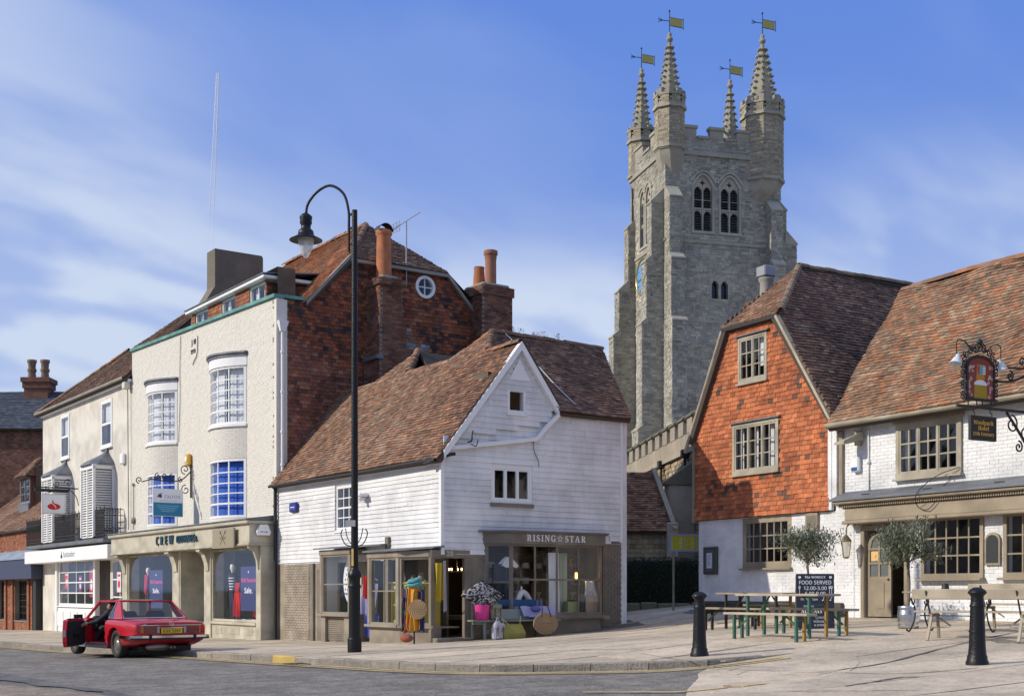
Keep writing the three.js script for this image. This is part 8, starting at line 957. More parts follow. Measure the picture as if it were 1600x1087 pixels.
// wide shop window goods
{ const y = 0.62, X = 0.1; 
  { const t = thing('horse_ornament', 'white carved horse head in the wide shop window', 'ornament', ROW, [X, y, -2.15]); const m = new MB(); m.tube([[X, y, -2.1], [X, y + 0.2, -2.12], [X + 0.02, y + 0.42, -2.18], [X + 0.03, y + 0.58, -2.28], [X + 0.03, y + 0.5, -2.42], [X + 0.03, y + 0.38, -2.5]], 0.075, 20, 9); m.ball([X + 0.03, y + 0.40, -2.5], 0.06, 1, 1.2, 1); m.ball([X + 0.03, y + 0.68, -2.26], 0.028, 1, 2, 1); m.build('horse_head', M.white, t); }
  { const t = thing('white_mushroom_shade', 'scalloped white paper shade hanging in the wide shop window', 'lampshade', ROW, [X, 2.0, -1.9]); const m = new MB(), N = 40; for (let i = 0; i < N; i++) { const P = (k, s) => { const a = k / N * 6.283, r = s ? 0.34 : 0.10; return [X - 0.12 + Math.cos(a) * r * 0.5, s ? 1.86 - 0.05 * Math.abs(Math.sin(a * 4)) : 2.08, -1.95 + Math.sin(a) * r]; }; m.quad(P(i, 1), P(i + 1, 1), P(i + 1, 0), P(i, 0)); } m.build('shade', M.white, t); new MB().cyl([X - 0.12, 2.42, -1.95], [X - 0.12, 2.08, -1.95], 0.005, 0.005, 5).build('cord', M.ironFlat, t); }
  { const t = thing('green_cabinet', 'tall pale green cabinet beside the window display', 'cupboard', ROW, [-0.2, y, -3.6]); new MB().box(-0.5, 0.0, y, 2.2, -3.8, -3.5).build('carcass', mat([0.20, 0.26, 0.19], 0.7), t); for (const z of [-3.78, -3.65]) new MB().cbox(0.0, 0.02, y + 0.08, 2.12, z, z + 0.12, 0.006).build('door', mat([0.24, 0.31, 0.23], 0.7), t); }
  { const t = thing('white_curtain', 'white cloth hanging in the middle of the wide shop window', 'curtain', ROW, [0.2, y, -3.3]); cloth(t, 'curtain_cloth', rightSide(0.18), 3.05, 3.4, y, 2.2, M.cloth([0.72, 0.72, 0.74]), { amp: 0.03 }); }
  [[-1.55, 0.1, [0.03, 0.035, 0.05]], [-1.8, 0.0, [0.05, 0.06, 0.10]], [-4.45, 0.12, [0.55, 0.55, 0.56]]].forEach(([z, x, c], i) => { const t = thing('draped_garment', ['dark coat hanging at the left of the wide shop window', 'navy cloth draped behind the horse head', 'pale blouse hanging at the right of the wide shop window'][i], 'garment', ROW, [x, 1, z]); cloth(t, 'garment_cloth', rightSide(x), -z - 0.16, -z + 0.16, y + (i === 2 ? 0.3 : 0.05), i === 2 ? 1.5 : 1.9, M.cloth(c), { amp: 0.05, flare: 0.4 }); });
  { const t = thing('hessian_bag', 'brown hessian shopping bag at the right of the wide shop window', 'bag', ROW, [0.15, y, -4.45]); const m = new MB(); m.hex8([[0.05, y, -4.25], [0.22, y, -4.25], [0.05, y + 0.48, -4.2], [0.22, y + 0.48, -4.2], [0.05, y, -4.62], [0.22, y, -4.62], [0.05, y + 0.48, -4.66], [0.22, y + 0.48, -4.66]].map((q, i, a) => a[[4, 5, 6, 7, 0, 1, 2, 3][i]])); m.build('bag_body', mat([0.36, 0.27, 0.19], 0.9, { bumpMap: T.fine, bumpScale: 0.004 }), t); new MB().tube([[0.2, y + 0.47, -4.32], [0.22, y + 0.62, -4.4], [0.2, y + 0.47, -4.52]], 0.01, 12, 5).build('handle', M.timberPale, t); }
  { const t = thing('green_box', 'pale green box in the wide shop window', 'box', ROW, [0.2, y, -3.75]); new MB().cbox(0.1, 0.3, y, y + 0.34, -3.92, -3.6, 0.01).build('box_body', mat([0.26, 0.30, 0.13], 0.7), t); }
  { const t = thing('dark_urn', 'dark green urn in front of the blouse in the wide shop window', 'urn', ROW, [0.18, y, -4.1]); new MB().lathe([[0, 0], [0.09, 0], [0.04, 0.08], [0.12, 0.28], [0.13, 0.42], [0.08, 0.5], [0.11, 0.54]], [0.2, y, -4.1], 18).build('urn_body', mat([0.025, 0.05, 0.045], 0.5), t); }
}
// painted bench with goods
{ const X = 0.72, y = gy(ROW, X, -1.5), t = thing('blue_bench', 'old bench with bright blue back board outside the white shop', 'bench', ROW, [X, y, -1.6]); const blue = mat([0.012, 0.10, 0.26], 0.55, { map: T.mottle }); const grey = mat([0.26, 0.28, 0.25], 0.8, { map: T.mottle, bumpMap: T.wood, bumpScale: 0.003 });
  new MB().cbox(X - 0.36, X - 0.33, y + 0.78, y + 0.95, -2.75, -0.75, 0.01).build('back_board', blue, t); new MB().cbox(X - 0.36, X - 0.335, y + 0.58, y + 0.70, -2.75, -0.75, 0.01).build('back_board', M.green, t); for (let i = 0; i < 3; i++) new MB().cbox(X - 0.3 + i * 0.2, X - 0.115 + i * 0.2, y + 0.42, y + 0.46, -2.85, -0.45, 0.01).build('seat_plank', grey, t); for (const z of [-0.62, -2.55]) { new MB().cbox(X - 0.36, X - 0.30, y, y + 0.93, z - 0.03, z + 0.03, 0.01).build('leg', grey, t); new MB().cbox(X + 0.18, X + 0.24, y, y + 0.42, z - 0.03, z + 0.03, 0.01).build('leg', grey, t); new MB().beam([X - 0.33, y + 0.38, z], [X + 0.21, y + 0.38, z], 0.05, 0.06).build('seat_rail', grey, t); } new MB().beam([X + 0.21, y + 0.14, -0.62], [X + 0.21, y + 0.40, -1.1], 0.04, 0.04).build('brace', grey, t);
  { const b = thing('signboard', 'grey green slate board leaning on the blue bench', 'board', ROW, [X, y + 0.46, -1.75]); const m = PL([X + 0.06, y + 0.465, 0], [0, 0, -1], [-0.42, 0.9, 0]); new MB().hexa(m, 1.15, 2.2, 0, 0.27, 0, 0.02).build('slate', mat([0.22, 0.25, 0.23], 0.7, { map: T.stain }), b); }
  { const b = thing('pink_bucket', 'bright pink bucket standing on the end of the blue bench', 'bucket', ROW, [X, y + 0.46, -0.6]); new MB().lathe([[0, 0], [0.15, 0], [0.185, 0.36], [0.195, 0.37], [0.18, 0.37], [0.16, 0.05], [0, 0.04]], [X + 0.1, y + 0.46, -0.62], 24).build('bucket_body', mat([0.62, 0.04, 0.26], 0.5), b); }
  { const b = thing('floral_cushion', 'black and white floral cushion resting on the pink bucket', 'cushion', ROW, [X, y + 0.85, -0.6]); const m = new MB(), N = 26, fl = (i, j) => { const h = fbm(i * 0.9 + 3, j * 0.9, 2); return h > 0.58 ? [0.42, 0.38, 0.39] : h > 0.46 ? [0.16, 0.18, 0.16] : [0.02, 0.02, 0.025]; }; const CU = PL([X + 0.12, y + 1.05, -0.62], [0.25, 0, -0.97], [-0.15, 0.98, 0]); const P = (i, j, s) => { const u = i / N * 2 - 1, v = j / N * 2 - 1, r = 0.30, k = Math.pow(Math.max(0, (1 - u * u) * (1 - v * v)), 0.5); return CU((u - v) * r * 0.92, (u + v) * r * 0.62, s * 0.11 * k); }; for (const s of [1, -1]) for (let i = 0; i < N; i++) for (let j = 0; j < N; j++) m.quad(P(i, j, s), P(i + 1, j, s), P(i + 1, j + 1, s), P(i, j + 1, s), fl(i, j)); m.build('cushion_cover', M.cloth([1, 1, 1]), b); }
  const pack = (x, yy, z, w, h, d, c, lab) => { const b = thing('rucksack', lab, 'bag', ROW, [x, yy, z]); const cm = M.cloth(c); new MB().geo(new THREE.SphereGeometry(1, 16, 12), new THREE.Matrix4().makeTranslation(x, yy + h * 0.48, z).multiply(new THREE.Matrix4().makeScale(d, h * 0.5, w))).cbox(x - d * 0.8, x + d * 0.85, yy, yy + h * 0.7, z - w * 0.9, z + w * 0.9, 0.04).build('bag_body', cm, b); new MB().cbox(x + d * 0.2, x + d * 1.15, yy + h * 0.58, yy + h * 0.86, z - w * 0.86, z + w * 0.86, 0.03).build('flap', cm, b); new MB().cbox(x + d * 0.8, x + d * 1.2, yy + 0.03, yy + h * 0.42, z - w * 0.5, z + w * 0.5, 0.03).build('pocket', cm, b); new MB().tube([[x, yy + h * 0.93, z - w * 0.3], [x, yy + h * 1.15, z], [x, yy + h * 0.93, z + w * 0.3]], 0.014, 12, 5).build('handle', cm, b); for (const s of [-0.45, 0.45]) new MB().box(x + d * 1.15, x + d * 1.19, yy + h * 0.2, yy + h * 0.7, z + w * s - 0.012, z + w * s + 0.012).build('strap', M.brownWood, b); };
  pack(X + 0.12, y + 0.46, -0.98, 0.16, 0.44, 0.11, [0.24, 0.25, 0.19], 'olive grey rucksack on the blue bench next to the pink bucket'); pack(X + 0.42, gy(ROW, X + 0.42, -0.85), -0.85, 0.17, 0.46, 0.11, [0.36, 0.36, 0.42], 'pale grey rucksack on the pavement under the pink bucket');
  { const z = -1.25, x = X + 0.45, yy = gy(ROW, x, z), b = thing('olive_handbag', 'olive yellow handbag on the pavement before the blue bench', 'bag', ROW, [x, yy, z]); const m = new MB(); const prof = [[0.30, 0], [0.32, 0.14], [0.25, 0.34], [0.22, 0.36]]; for (let k = 0; k < 3; k++) { const [w0, h0] = prof[k], [w1, h1] = prof[k + 1], d0 = [0.11, 0.12, 0.05][k], d1 = [0.12, 0.05, 0.03][k]; m.hex8([[x + d0, yy + h0, z + w0], [x + d0, yy + h0, z - w0], [x + d1, yy + h1, z + w1], [x + d1, yy + h1, z - w1], [x - d0, yy + h0, z + w0], [x - d0, yy + h0, z - w0], [x - d1, yy + h1, z + w1], [x - d1, yy + h1, z - w1]].map((q, i, a) => a[[4, 5, 6, 7, 0, 1, 2, 3][i]])); } m.build('bag_body', mat([0.32, 0.29, 0.06], 0.6, { map: T.mottle }), b); new MB().tube([[x, yy + 0.34, z + 0.22], [x, yy + 0.5, z + 0.30], [x + 0.05, yy + 0.30, z + 0.1], [x + 0.11, yy + 0.22, z + 0.0]], 0.014, 20, 6).build('handle', mat([0.45, 0.4, 0.2], 0.6), b); new MB().tube([[x, yy + 0.34, z - 0.22], [x, yy + 0.54, z - 0.25]], 0.014, 6, 6).build('handle', mat([0.45, 0.4, 0.2], 0.6), b); }
  { const b = thing('straw_basket', 'big round straw basket with dark handles at the end of the blue bench', 'basket', ROW, [X + 0.35, 0.15, -2.3]); const m = PL([X + 0.42, y + 0.36, -2.25], [0, 0, -1], [0, 1, 0]); straw(b, m, 0.37, 0.26); for (const s of [-1, 1]) { const h = new MB(); h.tube([m(s * 0.14, 0.16, 0.05), m(s * 0.10, 0.34, 0.02), m(-0.02 + s * 0.06, 0.55, -0.05), m(-0.05, 0.62, -0.1)], 0.013, 16, 6); h.build('handle', mat([0.06, 0.02, 0.015], 0.5), b); } }
  { const b = thing('sun_hat', 'lilac cloth laid over the bench seat behind the straw basket', 'cloth', ROW, [X + 0.05, y + 0.5, -2.3]); const CL = PL([X + 0.12, y + 0.66, -2.2], [0.1, 0, -0.99], [-0.5, 0.86, 0]); cloth(b, 'cloth_fold', CL, -0.42, 0.5, -0.16, 0.14, M.cloth([0.36, 0.36, 0.55]), { amp: 0.03, folds: 2 }); new MB().geo(new THREE.SphereGeometry(0.13, 14, 8), new THREE.Matrix4().makeTranslation(X + 0.1, y + 0.72, -2.2).multiply(new THREE.Matrix4().makeScale(1, 0.6, 1))).build('crown', M.cloth([0.16, 0.14, 0.38]), b); }
}

{ // dark shelves full of trinkets deep in the wide shop window
  const t = thing('shop_shelves', 'dark wooden shelves behind the wide shop window', 'shelves', ROW, [-0.9, 0.1, -3]), dw = mat([0.05, 0.032, 0.02], 0.7); new MB().box(-1.12, -1.08, 0.1, 2.4, -4.9, -1.4).build('back_panel', dw, t); for (const y of [0.62, 1.02, 1.42, 1.82, 2.2]) new MB().box(-1.08, -0.72, y - 0.03, y, -4.9, -1.4).build('shelf', dw, t); for (const z of [-1.42, -2.6, -3.75, -4.88]) new MB().box(-1.08, -0.74, 0.1, 2.38, z - 0.02, z + 0.02).build('upright', dw, t);
  const q = mulberry(31), cols = [[0.5, 0.48, 0.45], [0.22, 0.26, 0.2], [0.3, 0.12, 0.08], [0.12, 0.16, 0.26], [0.42, 0.33, 0.18], [0.08, 0.2, 0.2]].map(c => mat(c, 0.5)), profs = [[[0, 0], [0.07, 0], [0.09, 0.1], [0.04, 0.18], [0.055, 0.22]], [[0, 0], [0.05, 0], [0.02, 0.05], [0.07, 0.16], [0.08, 0.2]], [[0, 0], [0.1, 0], [0.1, 0.12], [0.085, 0.13]]];
  const cn = ['cream', 'sage green', 'brown', 'blue', 'straw coloured', 'teal'], sn = ['vase', 'goblet', 'pot'], ord = ['leftmost', 'second from left', 'third from left', 'fourth from left', 'middle', 'fourth from right', 'third from right', 'second from right', 'rightmost'];
  [0.62, 1.02, 1.42, 1.82].forEach((y, r) => { for (let i = 0; i < 9; i++) { const z = -1.6 - i * 0.37 - q() * 0.12, si = Math.floor(q() * 3), ci = Math.floor(q() * 6); const o = thing('shop_trinket', `${cn[ci]} ${sn[si]}, ${ord[i]} on the ${['lowest', 'third', 'second', 'topmost'][r]} dark shelf in the wide shop window`, 'ornament', ROW, [-0.86, y, z], 'trinkets on the dark shelves'); new MB().lathe(profs[si].map(p => [p[0] * (0.8 + q() * 0.5), p[1] * (0.9 + q() * 0.4)]), [-0.86, y, z], 12).build('trinket_body', cols[ci], o); } });
}

// =====================================================================================
// RED COUPE WITH ITS DRIVER
// =====================================================================================
function skin(joints, bones, res, pad, blend) {   // smooth union of tapered capsules, meshed
  let lo = [9, 9, 9], hi = [-9, -9, -9]; for (const k in joints) { const [x, y, z, r] = joints[k];[x, y, z].forEach((q, i) => { lo[i] = Math.min(lo[i], q - r - pad); hi[i] = Math.max(hi[i], q + r + pad); }); }
  const c = lo.map((q, i) => (q + hi[i]) / 2), h = Math.max(...lo.map((q, i) => hi[i] - q)) / 2 * 1.06, mc = new MarchingCubes(res, new THREE.MeshStandardMaterial(), false, false, 200000); mc.isolation = 0;
  const B = bones.map(([a, b]) => [joints[a], joints[b]]);
  for (let k = 0; k < res; k++) for (let j = 0; j < res; j++) for (let i = 0; i < res; i++) { const p = [i, j, k].map((q, n) => c[n] + (q - res / 2) / (res / 2) * h); let d = 9; for (const [A, C] of B) { const ab = [C[0] - A[0], C[1] - A[1], C[2] - A[2]], ap = [p[0] - A[0], p[1] - A[1], p[2] - A[2]], L = ab[0] ** 2 + ab[1] ** 2 + ab[2] ** 2, t = L ? clamp((ab[0] * ap[0] + ab[1] * ap[1] + ab[2] * ap[2]) / L, 0, 1) : 0, q = Math.hypot(ap[0] - ab[0] * t, ap[1] - ab[1] * t, ap[2] - ab[2] * t) - lerp(A[3], C[3], t); const w = clamp(0.5 + 0.5 * (d - q) / blend, 0, 1); d = lerp(d, q, w) - blend * w * (1 - w); } mc.field[i + j * res + k * res * res] = -d; }
  mc.update(); const n = mc.count, g = new THREE.BufferGeometry(), P = new Float32Array(n * 3); for (let i = 0; i < n; i++) for (let q = 0; q < 3; q++) P[i * 3 + q] = mc.positionArray[i * 3 + q] * h + c[q]; g.setAttribute('position', new THREE.BufferAttribute(P, 3)); g.setAttribute('normal', new THREE.BufferAttribute(new Float32Array(mc.normalArray.slice(0, n * 3)), 3)); return g;
}
{
  const CX = -8.17, CD = 28.98, fr = at(CX, CD, 40 * Math.PI / 180), gyr = roadY(CX, -CD) + 0.01, car = thing('red_coupe', 'red hardtop coupe with its left door open, parked at the kerb', 'car', fr, [0, gyr, -1.2]);
  const Y = h => gyr + h;
  // body: lofted sections, wheel arches, door opening and cabin cut out
  const st = [[-3.36, 0.70, 0.40, 0.66, 0.68], [-3.30, 0.78, 0.32, 0.70, 0.72], [-3.1, 0.85, 0.26, 0.745, 0.77], [-2.7, 0.885, 0.21, 0.785, 0.82], [-2.1, 0.895, 0.19, 0.815, 0.86], [-1.6, 0.895, 0.18, 0.83, 0.87], [-0.8, 0.895, 0.18, 0.83, 0.86], [-0.2, 0.895, 0.19, 0.83, 0.865], [0.25, 0.89, 0.22, 0.825, 0.86], [0.65, 0.875, 0.28, 0.805, 0.835], [0.92, 0.85, 0.34, 0.785, 0.81], [1.0, 0.82, 0.40, 0.765, 0.79], [1.02, 0.78, 0.44, 0.74, 0.765]];
  const half = ([z, w, b, belt, top]) => [[0, b], [w * 0.84, b], [w * 0.95, b + 0.05], [w * 0.985, b + 0.14], [w, 0.46 + (b - 0.18) * 0.4], [w * 0.985, 0.50 + (b - 0.18) * 0.3], [w, 0.60], [w * 0.99, belt - 0.08], [w * 0.955, belt - 0.02], [w * 0.90, belt], [w * 0.82, top - 0.012], [w * 0.45, top], [0, top]];
  const ringOf = s => { const h = half(s), r = h.map(p => [p[0], p[1], s[0]]); for (let i = h.length - 2; i > 0; i--) r.push([-h[i][0], h[i][1], s[0]]); return r; };
  const rings = st.map(ringOf), pos = [], idx = []; rings.forEach(r => r.forEach(p => pos.push(...p))); const n = rings[0].length; for (let i = 0; i + 1 < rings.length; i++) for (let k = 0; k < n; k++) { const a = i * n + k, b = i * n + (k + 1) % n, c = a + n, d = b + n; idx.push(a, b, d, a, d, c); } for (const [base, flip] of [[0, true], [(rings.length - 1) * n, false]]) { const s = rings[base / n]; const ci = pos.length / 3; pos.push(0, (s[0][1] + s[12][1]) / 2, s[0][2]); for (let k = 0; k < n; k++) flip ? idx.push(ci, base + (k + 1) % n, base + k) : idx.push(ci, base + k, base + (k + 1) % n); }
  const bg = new THREE.BufferGeometry(); bg.setAttribute('position', new THREE.Float32BufferAttribute(pos, 3)); bg.setIndex(idx); bg.computeVertexNormals(); bg.setAttribute('uv', new THREE.Float32BufferAttribute(new Float32Array(pos.length / 3 * 2), 2));
  const ev = new Evaluator(); ev.useGroups = false; let body = new Brush(bg); body.updateMatrixWorld();
  const sub = (g, x, y, z) => { const b = new Brush(g); b.position.set(x, y, z); b.updateMatrixWorld(); body = ev.evaluate(body, b, SUBTRACTION); body.updateMatrixWorld(); };
  for (const z of [0, -2.46]) for (const s of [-1, 1]) sub(new THREE.CylinderGeometry(0.365, 0.365, 0.5, 28).rotateZ(Math.PI / 2), s * 0.82, 0.31, z);
  sub(new THREE.BoxGeometry(1.42, 0.9, 1.38), 0, 0.78, -1.02); sub(new THREE.BoxGeometry(0.5, 0.9, 1.16), -0.82, 0.77, -1.07);
  new MB().geo(body.geometry, new THREE.Matrix4().makeTranslation(0, gyr, 0)).build('body', M.red, car);
  // interior
  const blk = M.cloth([0.014, 0.014, 0.015]); new MB().box(-0.70, 0.70, Y(0.31), Y(0.345), -1.70, -0.34).build('floor', blk, car); new MB().box(-0.69, 0.69, Y(0.34), Y(0.86), -0.42, -0.345).build('rear_bulkhead', blk, car); new MB().cbox(-0.69, 0.69, Y(0.55), Y(0.90), -1.78, -1.52, 0.05).build('dashboard', blk, car); new MB().box(0.66, 0.705, Y(0.34), Y(0.85), -1.7, -0.35).build('side_trim', blk, car);
  for (const s of [-1, 1]) { new MB().cbox(s * 0.34 - 0.24, s * 0.34 + 0.24, Y(0.34), Y(0.52), -1.15, -0.62, 0.06).build('seat_cushion', blk, car); new MB().cbox(s * 0.34 - 0.23, s * 0.34 + 0.23, Y(0.48), Y(1.02), -0.62, -0.48, 0.06).build('seat_back', blk, car); }
  new MB().geo(new THREE.TorusGeometry(0.19, 0.014, 8, 28), new THREE.Matrix4().makeTranslation(-0.34, Y(0.82), -1.36).multiply(new THREE.Matrix4().makeRotationX(-0.5))).build('steering_wheel', M.black, car);
  // hardtop, pillars and glass
  const tx = y => lerp(0.775, 0.60, clamp((y - 0.86) / 0.41, 0, 1)); const sideMap = s => (z, y, q) => [s * (tx(y) + q), Y(y), z];
  const roof = new MB(); { const N = 12, K = 8; const P = (i, k) => { const u = i / N * 2 - 1, t = k / K, z = lerp(-1.40, -0.27, t); return [u * 0.615, Y(1.262 + 0.035 * (1 - Math.pow(Math.abs(u), 3)) * (1 - 0.5 * (2 * t - 1) ** 2) - 0.012 * (1 - u * u)), z]; }; for (let i = 0; i < N; i++) for (let k = 0; k < K; k++) { const q = [P(i, k), P(i + 1, k), P(i + 1, k + 1), P(i, k + 1)]; roof.quad(q[0], q[3], q[2], q[1]); const dn = p => [p[0], p[1] - 0.035, p[2]]; roof.quad(...q.map(dn)); } roof.box(-0.62, 0.62, Y(1.23), Y(1.264), -1.42, -1.36); roof.box(-0.625, -0.59, Y(1.225), Y(1.266), -1.4, -0.26); roof.box(0.59, 0.625, Y(1.225), Y(1.266), -1.4, -0.26); roof.box(-0.6, 0.6, Y(1.232), Y(1.266), -0.32, -0.26); } roof.build('roof', M.red, car);
  for (const s of [-1, 1]) { const m = sideMap(s); const c = new MB(); c.prism([[-0.40, 1.25], [-0.26, 1.25], [0.22, 0.85], [-0.22, 0.85], [-0.34, 1.0]], m, -0.035, 0.012); c.build('rear_pillar', M.red, car); const q = new MB(); q.prism([[-0.55, 0.87], [-0.25, 0.87], [-0.36, 1.0], [-0.42, 1.23], [-0.46, 1.23]], m, -0.008, -0.004); q.build('quarter_window', M.glass, car); const t = new MB(); t.tube([m(-0.55, 0.87, 0), m(-0.5, 1.05, 0), m(-0.46, 1.235, 0)], 0.011, 8, 6); t.tube([m(-0.55, 0.868, 0.004), m(-0.2, 0.868, 0.01), m(0.2, 0.862, 0.01)], 0.010, 8, 6); t.build('window_trim', M.chrome, car); const a = new MB(); a.beam([s * 0.76, Y(0.84), -1.86], [s * 0.60, Y(1.26), -1.40], 0.045, 0.045); a.build('windscreen_pillar', M.red, car); }
  new MB().quad([-0.75, Y(0.86), -1.85], [0.75, Y(0.86), -1.85], [0.59, Y(1.24), -1.41], [-0.59, Y(1.24), -1.41]).build('windscreen', M.glass, car); new MB().quad([-0.72, Y(0.875), 0.17], [0.72, Y(0.875), 0.17], [0.585, Y(1.238), -0.285], [-0.585, Y(1.238), -0.285]).build('rear_window', M.glass, car);
  { const t = new MB(); t.tube([[-0.735, Y(0.872), 0.18], [-0.66, Y(1.06), -0.06], [-0.60, Y(1.245), -0.285]], 0.013, 10, 6); t.tube([[0.735, Y(0.872), 0.18], [0.66, Y(1.06), -0.06], [0.60, Y(1.245), -0.285]], 0.013, 10, 6); t.tube([[-0.735, Y(0.87), 0.18], [0, Y(0.878), 0.21], [0.735, Y(0.87), 0.18]], 0.013, 10, 6); t.tube([[-0.6, Y(1.248), -0.285], [0, Y(1.256), -0.28], [0.6, Y(1.248), -0.285]], 0.011, 10, 6); t.build('rear_window_trim', M.chrome, car); }
  // rear: lamps, plate, trim, bumper, emblem, exhaust
  const ZR = front(1.024); const RF = (u, v, q) => [u, Y(v), 1.012 - 0.10 * smooth(0.74, 0.88, Math.abs(u)) + q];
  for (const s of [-1, 1]) { const red = new MB(); for (let i = 0; i < 5; i++) red.hexa(RF, Math.min(s * 0.30, s * 0.64), Math.max(s * 0.30, s * 0.64), 0.565 + i * 0.030, 0.588 + i * 0.030, 0, 0.032 - (i % 2) * 0.006); red.build('tail_lamp', mat([0.17, 0.006, 0.010], 0.25, { clearcoat: 1 }), car); const am = new MB(); for (let i = 0; i < 5; i++) am.hex8([RF(s * 0.65, 0.565 + i * 0.030, 0), RF(s * 0.835, 0.565 + i * 0.030, -0.02), RF(s * 0.65, 0.588 + i * 0.030, 0), RF(s * 0.835, 0.588 + i * 0.030, -0.02), RF(s * 0.65, 0.565 + i * 0.030, 0.034), RF(s * 0.845, 0.565 + i * 0.030, 0.02), RF(s * 0.65, 0.588 + i * 0.030, 0.034), RF(s * 0.845, 0.588 + i * 0.030, 0.02)]); am.build('indicator_lamp', mat([0.62, 0.17, 0.012], 0.3, { clearcoat: 1 }), car); new MB().hexa(RF, Math.min(s * 0.285, s * 0.34), Math.max(s * 0.285, s * 0.34), 0.56, 0.70, 0.028, 0.04).build('reversing_lamp', mat([0.36, 0.35, 0.32], 0.3), car); }
  new MB().hexa(RF, -0.26, 0.26, 0.545, 0.66, 0.02, 0.036).build('number_plate', M.black, car); printOn(car, 'plate_print', (u, v, q) => RF(u, v, q), -0.25, 0.25, 0.55, 0.655, 0.039, canvasMat(512, 112, (c, w, h) => { c.fillStyle = '#e0b520'; c.fillRect(0, 0, w, h); c.fillStyle = '#17140c'; c.font = 'bold 96px sans-serif'; c.textAlign = 'center'; c.textBaseline = 'middle'; c.fillText('XUX 339Y', w / 2, h / 2 + 6, 480); }));
  { const t = new MB(); for (let i = 0; i < 12; i++) { const a = -0.84 + i * 0.14; t.hexa(RF, a, a + 0.14, 0.722, 0.734, 0.0, 0.028); } t.hexa(RF, -0.27, 0.27, 0.664, 0.682, 0.03, 0.05); t.build('chrome_trim', M.chrome, car); const e = new MB(); e.geo(new THREE.TorusGeometry(0.048, 0.006, 6, 24), new THREE.Matrix4().makeTranslation(0, Y(0.765), 1.035)); for (let i = 0; i < 3; i++) { const a = Math.PI / 2 + i * 2.094; e.beam([0, Y(0.765), 1.035], [Math.cos(a) * 0.046, Y(0.765) + Math.sin(a) * 0.046, 1.035], 0.008, 0.008, [0, 0, 1]); } e.build('emblem', M.chrome, car); printOn(car, 'model_lettering', (u, v, q) => RF(u, v, q), -0.66, -0.40, 0.738, 0.768, 0.012, canvasMat(256, 32, (c, w, h) => { c.fillStyle = '#8a1120'; c.fillRect(0, 0, w, h); c.fillStyle = '#d8d8da'; c.font = 'bold 30px sans-serif'; c.textBaseline = 'middle'; c.fillText('350 SL', 6, 17, 244); })); }
  { const b = new MB(); const BP = (u, v, q) => [u, Y(v), 1.06 - 0.12 * Math.pow(Math.abs(u) / 0.92, 8) + q]; for (let i = 0; i < 16; i++) { const a = -0.93 + i * 0.11625; b.hexa(BP, a, a + 0.11625, 0.43, 0.505, 0.0, 0.05); } for (const s of [-1, 1]) { const q = s > 0 ? [0.885, 0.935] : [-0.935, -0.885]; b.box(q[0], q[1], Y(0.43), Y(0.505), 0.42, 0.96); } b.build('bumper', M.chrome, car); const r = new MB(); for (let i = 0; i < 16; i++) { const a = -0.93 + i * 0.11625; r.hexa(BP, a, a + 0.11625, 0.418, 0.455, 0.0501, 0.066); } r.build('bumper_rubber', M.rubber, car); for (const s of [-1, 1]) new MB().cbox(s * 0.52 - 0.03, s * 0.52 + 0.03, Y(0.40), Y(0.53), 1.05, 1.14, 0.015).build('overrider', M.rubber, car); }
  { const e = new MB(); e.geo(new THREE.SphereGeometry(1, 18, 12), new THREE.Matrix4().makeTranslation(-0.22, Y(0.25), 0.82).multiply(new THREE.Matrix4().makeScale(0.30, 0.095, 0.15))); e.cyl([-0.02, Y(0.25), 0.9], [0.0, Y(0.24), 1.02], 0.028, 0.028, 10); e.cyl([0.06, Y(0.25), 0.9], [0.08, Y(0.24), 1.02], 0.028, 0.028, 10); e.build('exhaust_silencer', mat([0.42, 0.38, 0.33], 0.45, { metalness: 0.8, map: T.mottle }), car); new MB().box(-0.6, 0.6, Y(0.16), Y(0.26), -3.0, 0.75).build('underbody', M.black, car); new MB().cyl([-0.7, Y(0.31), 0], [0.7, Y(0.31), 0], 0.05, 0.05, 8).build('rear_axle', M.black, car); new MB().cyl([-0.7, Y(0.31), -2.46], [0.7, Y(0.31), -2.46], 0.04, 0.04, 8).build('front_axle', M.black, car); for (const s of [-1, 1]) { new MB().cbox(s * 0.865 - 0.02, s * 0.865 + 0.02, Y(0.185), Y(0.27), -2.05, -0.42, 0.01).build('sill_strip', M.steelDull, car); } new MB().cyl([0.5, Y(0.85), 0.55], [0.51, Y(1.0), 0.6], 0.006, 0.004, 5).build('aerial', M.steelDull, car); }
  // wheels
  for (const z of [0, -2.46]) for (const s of [-1, 1]) { const rot = new THREE.Matrix4().makeRotationZ(Math.PI / 2 * (s > 0 ? -1 : 1)); const w = new MB(); w.lathe([[0.20, -0.10], [0.27, -0.105], [0.305, -0.09], [0.315, -0.05], [0.315, 0.05], [0.305, 0.09], [0.27, 0.105], [0.205, 0.10], [0.195, 0.06]], [s * 0.735, Y(0.305), z], 36, undefined, rot); const o = w.build('wheel', M.rubber, car); const r = new MB(); r.lathe([[0.205, 0.095], [0.198, 0.07], [0.185, 0.03], [0.12, 0.045], [0.08, 0.075], [0.04, 0.09], [0, 0.09]], [s * 0.735, Y(0.305), z], 30, undefined, rot); const al = mat([0.36, 0.33, 0.28], 0.4, { metalness: 0.7 }); const rr = r.build('rim', al, o); for (let k = 0; k < 15; k++) { const a = k / 15 * 6.283; new MB().beam([s * 0.80, Y(0.305) + Math.sin(a) * 0.09, z + Math.cos(a) * 0.09], [s * 0.79, Y(0.305) + Math.sin(a) * 0.178, z + Math.cos(a) * 0.178], 0.022, 0.03, [1, 0, 0]).build('spoke', al, o); } }
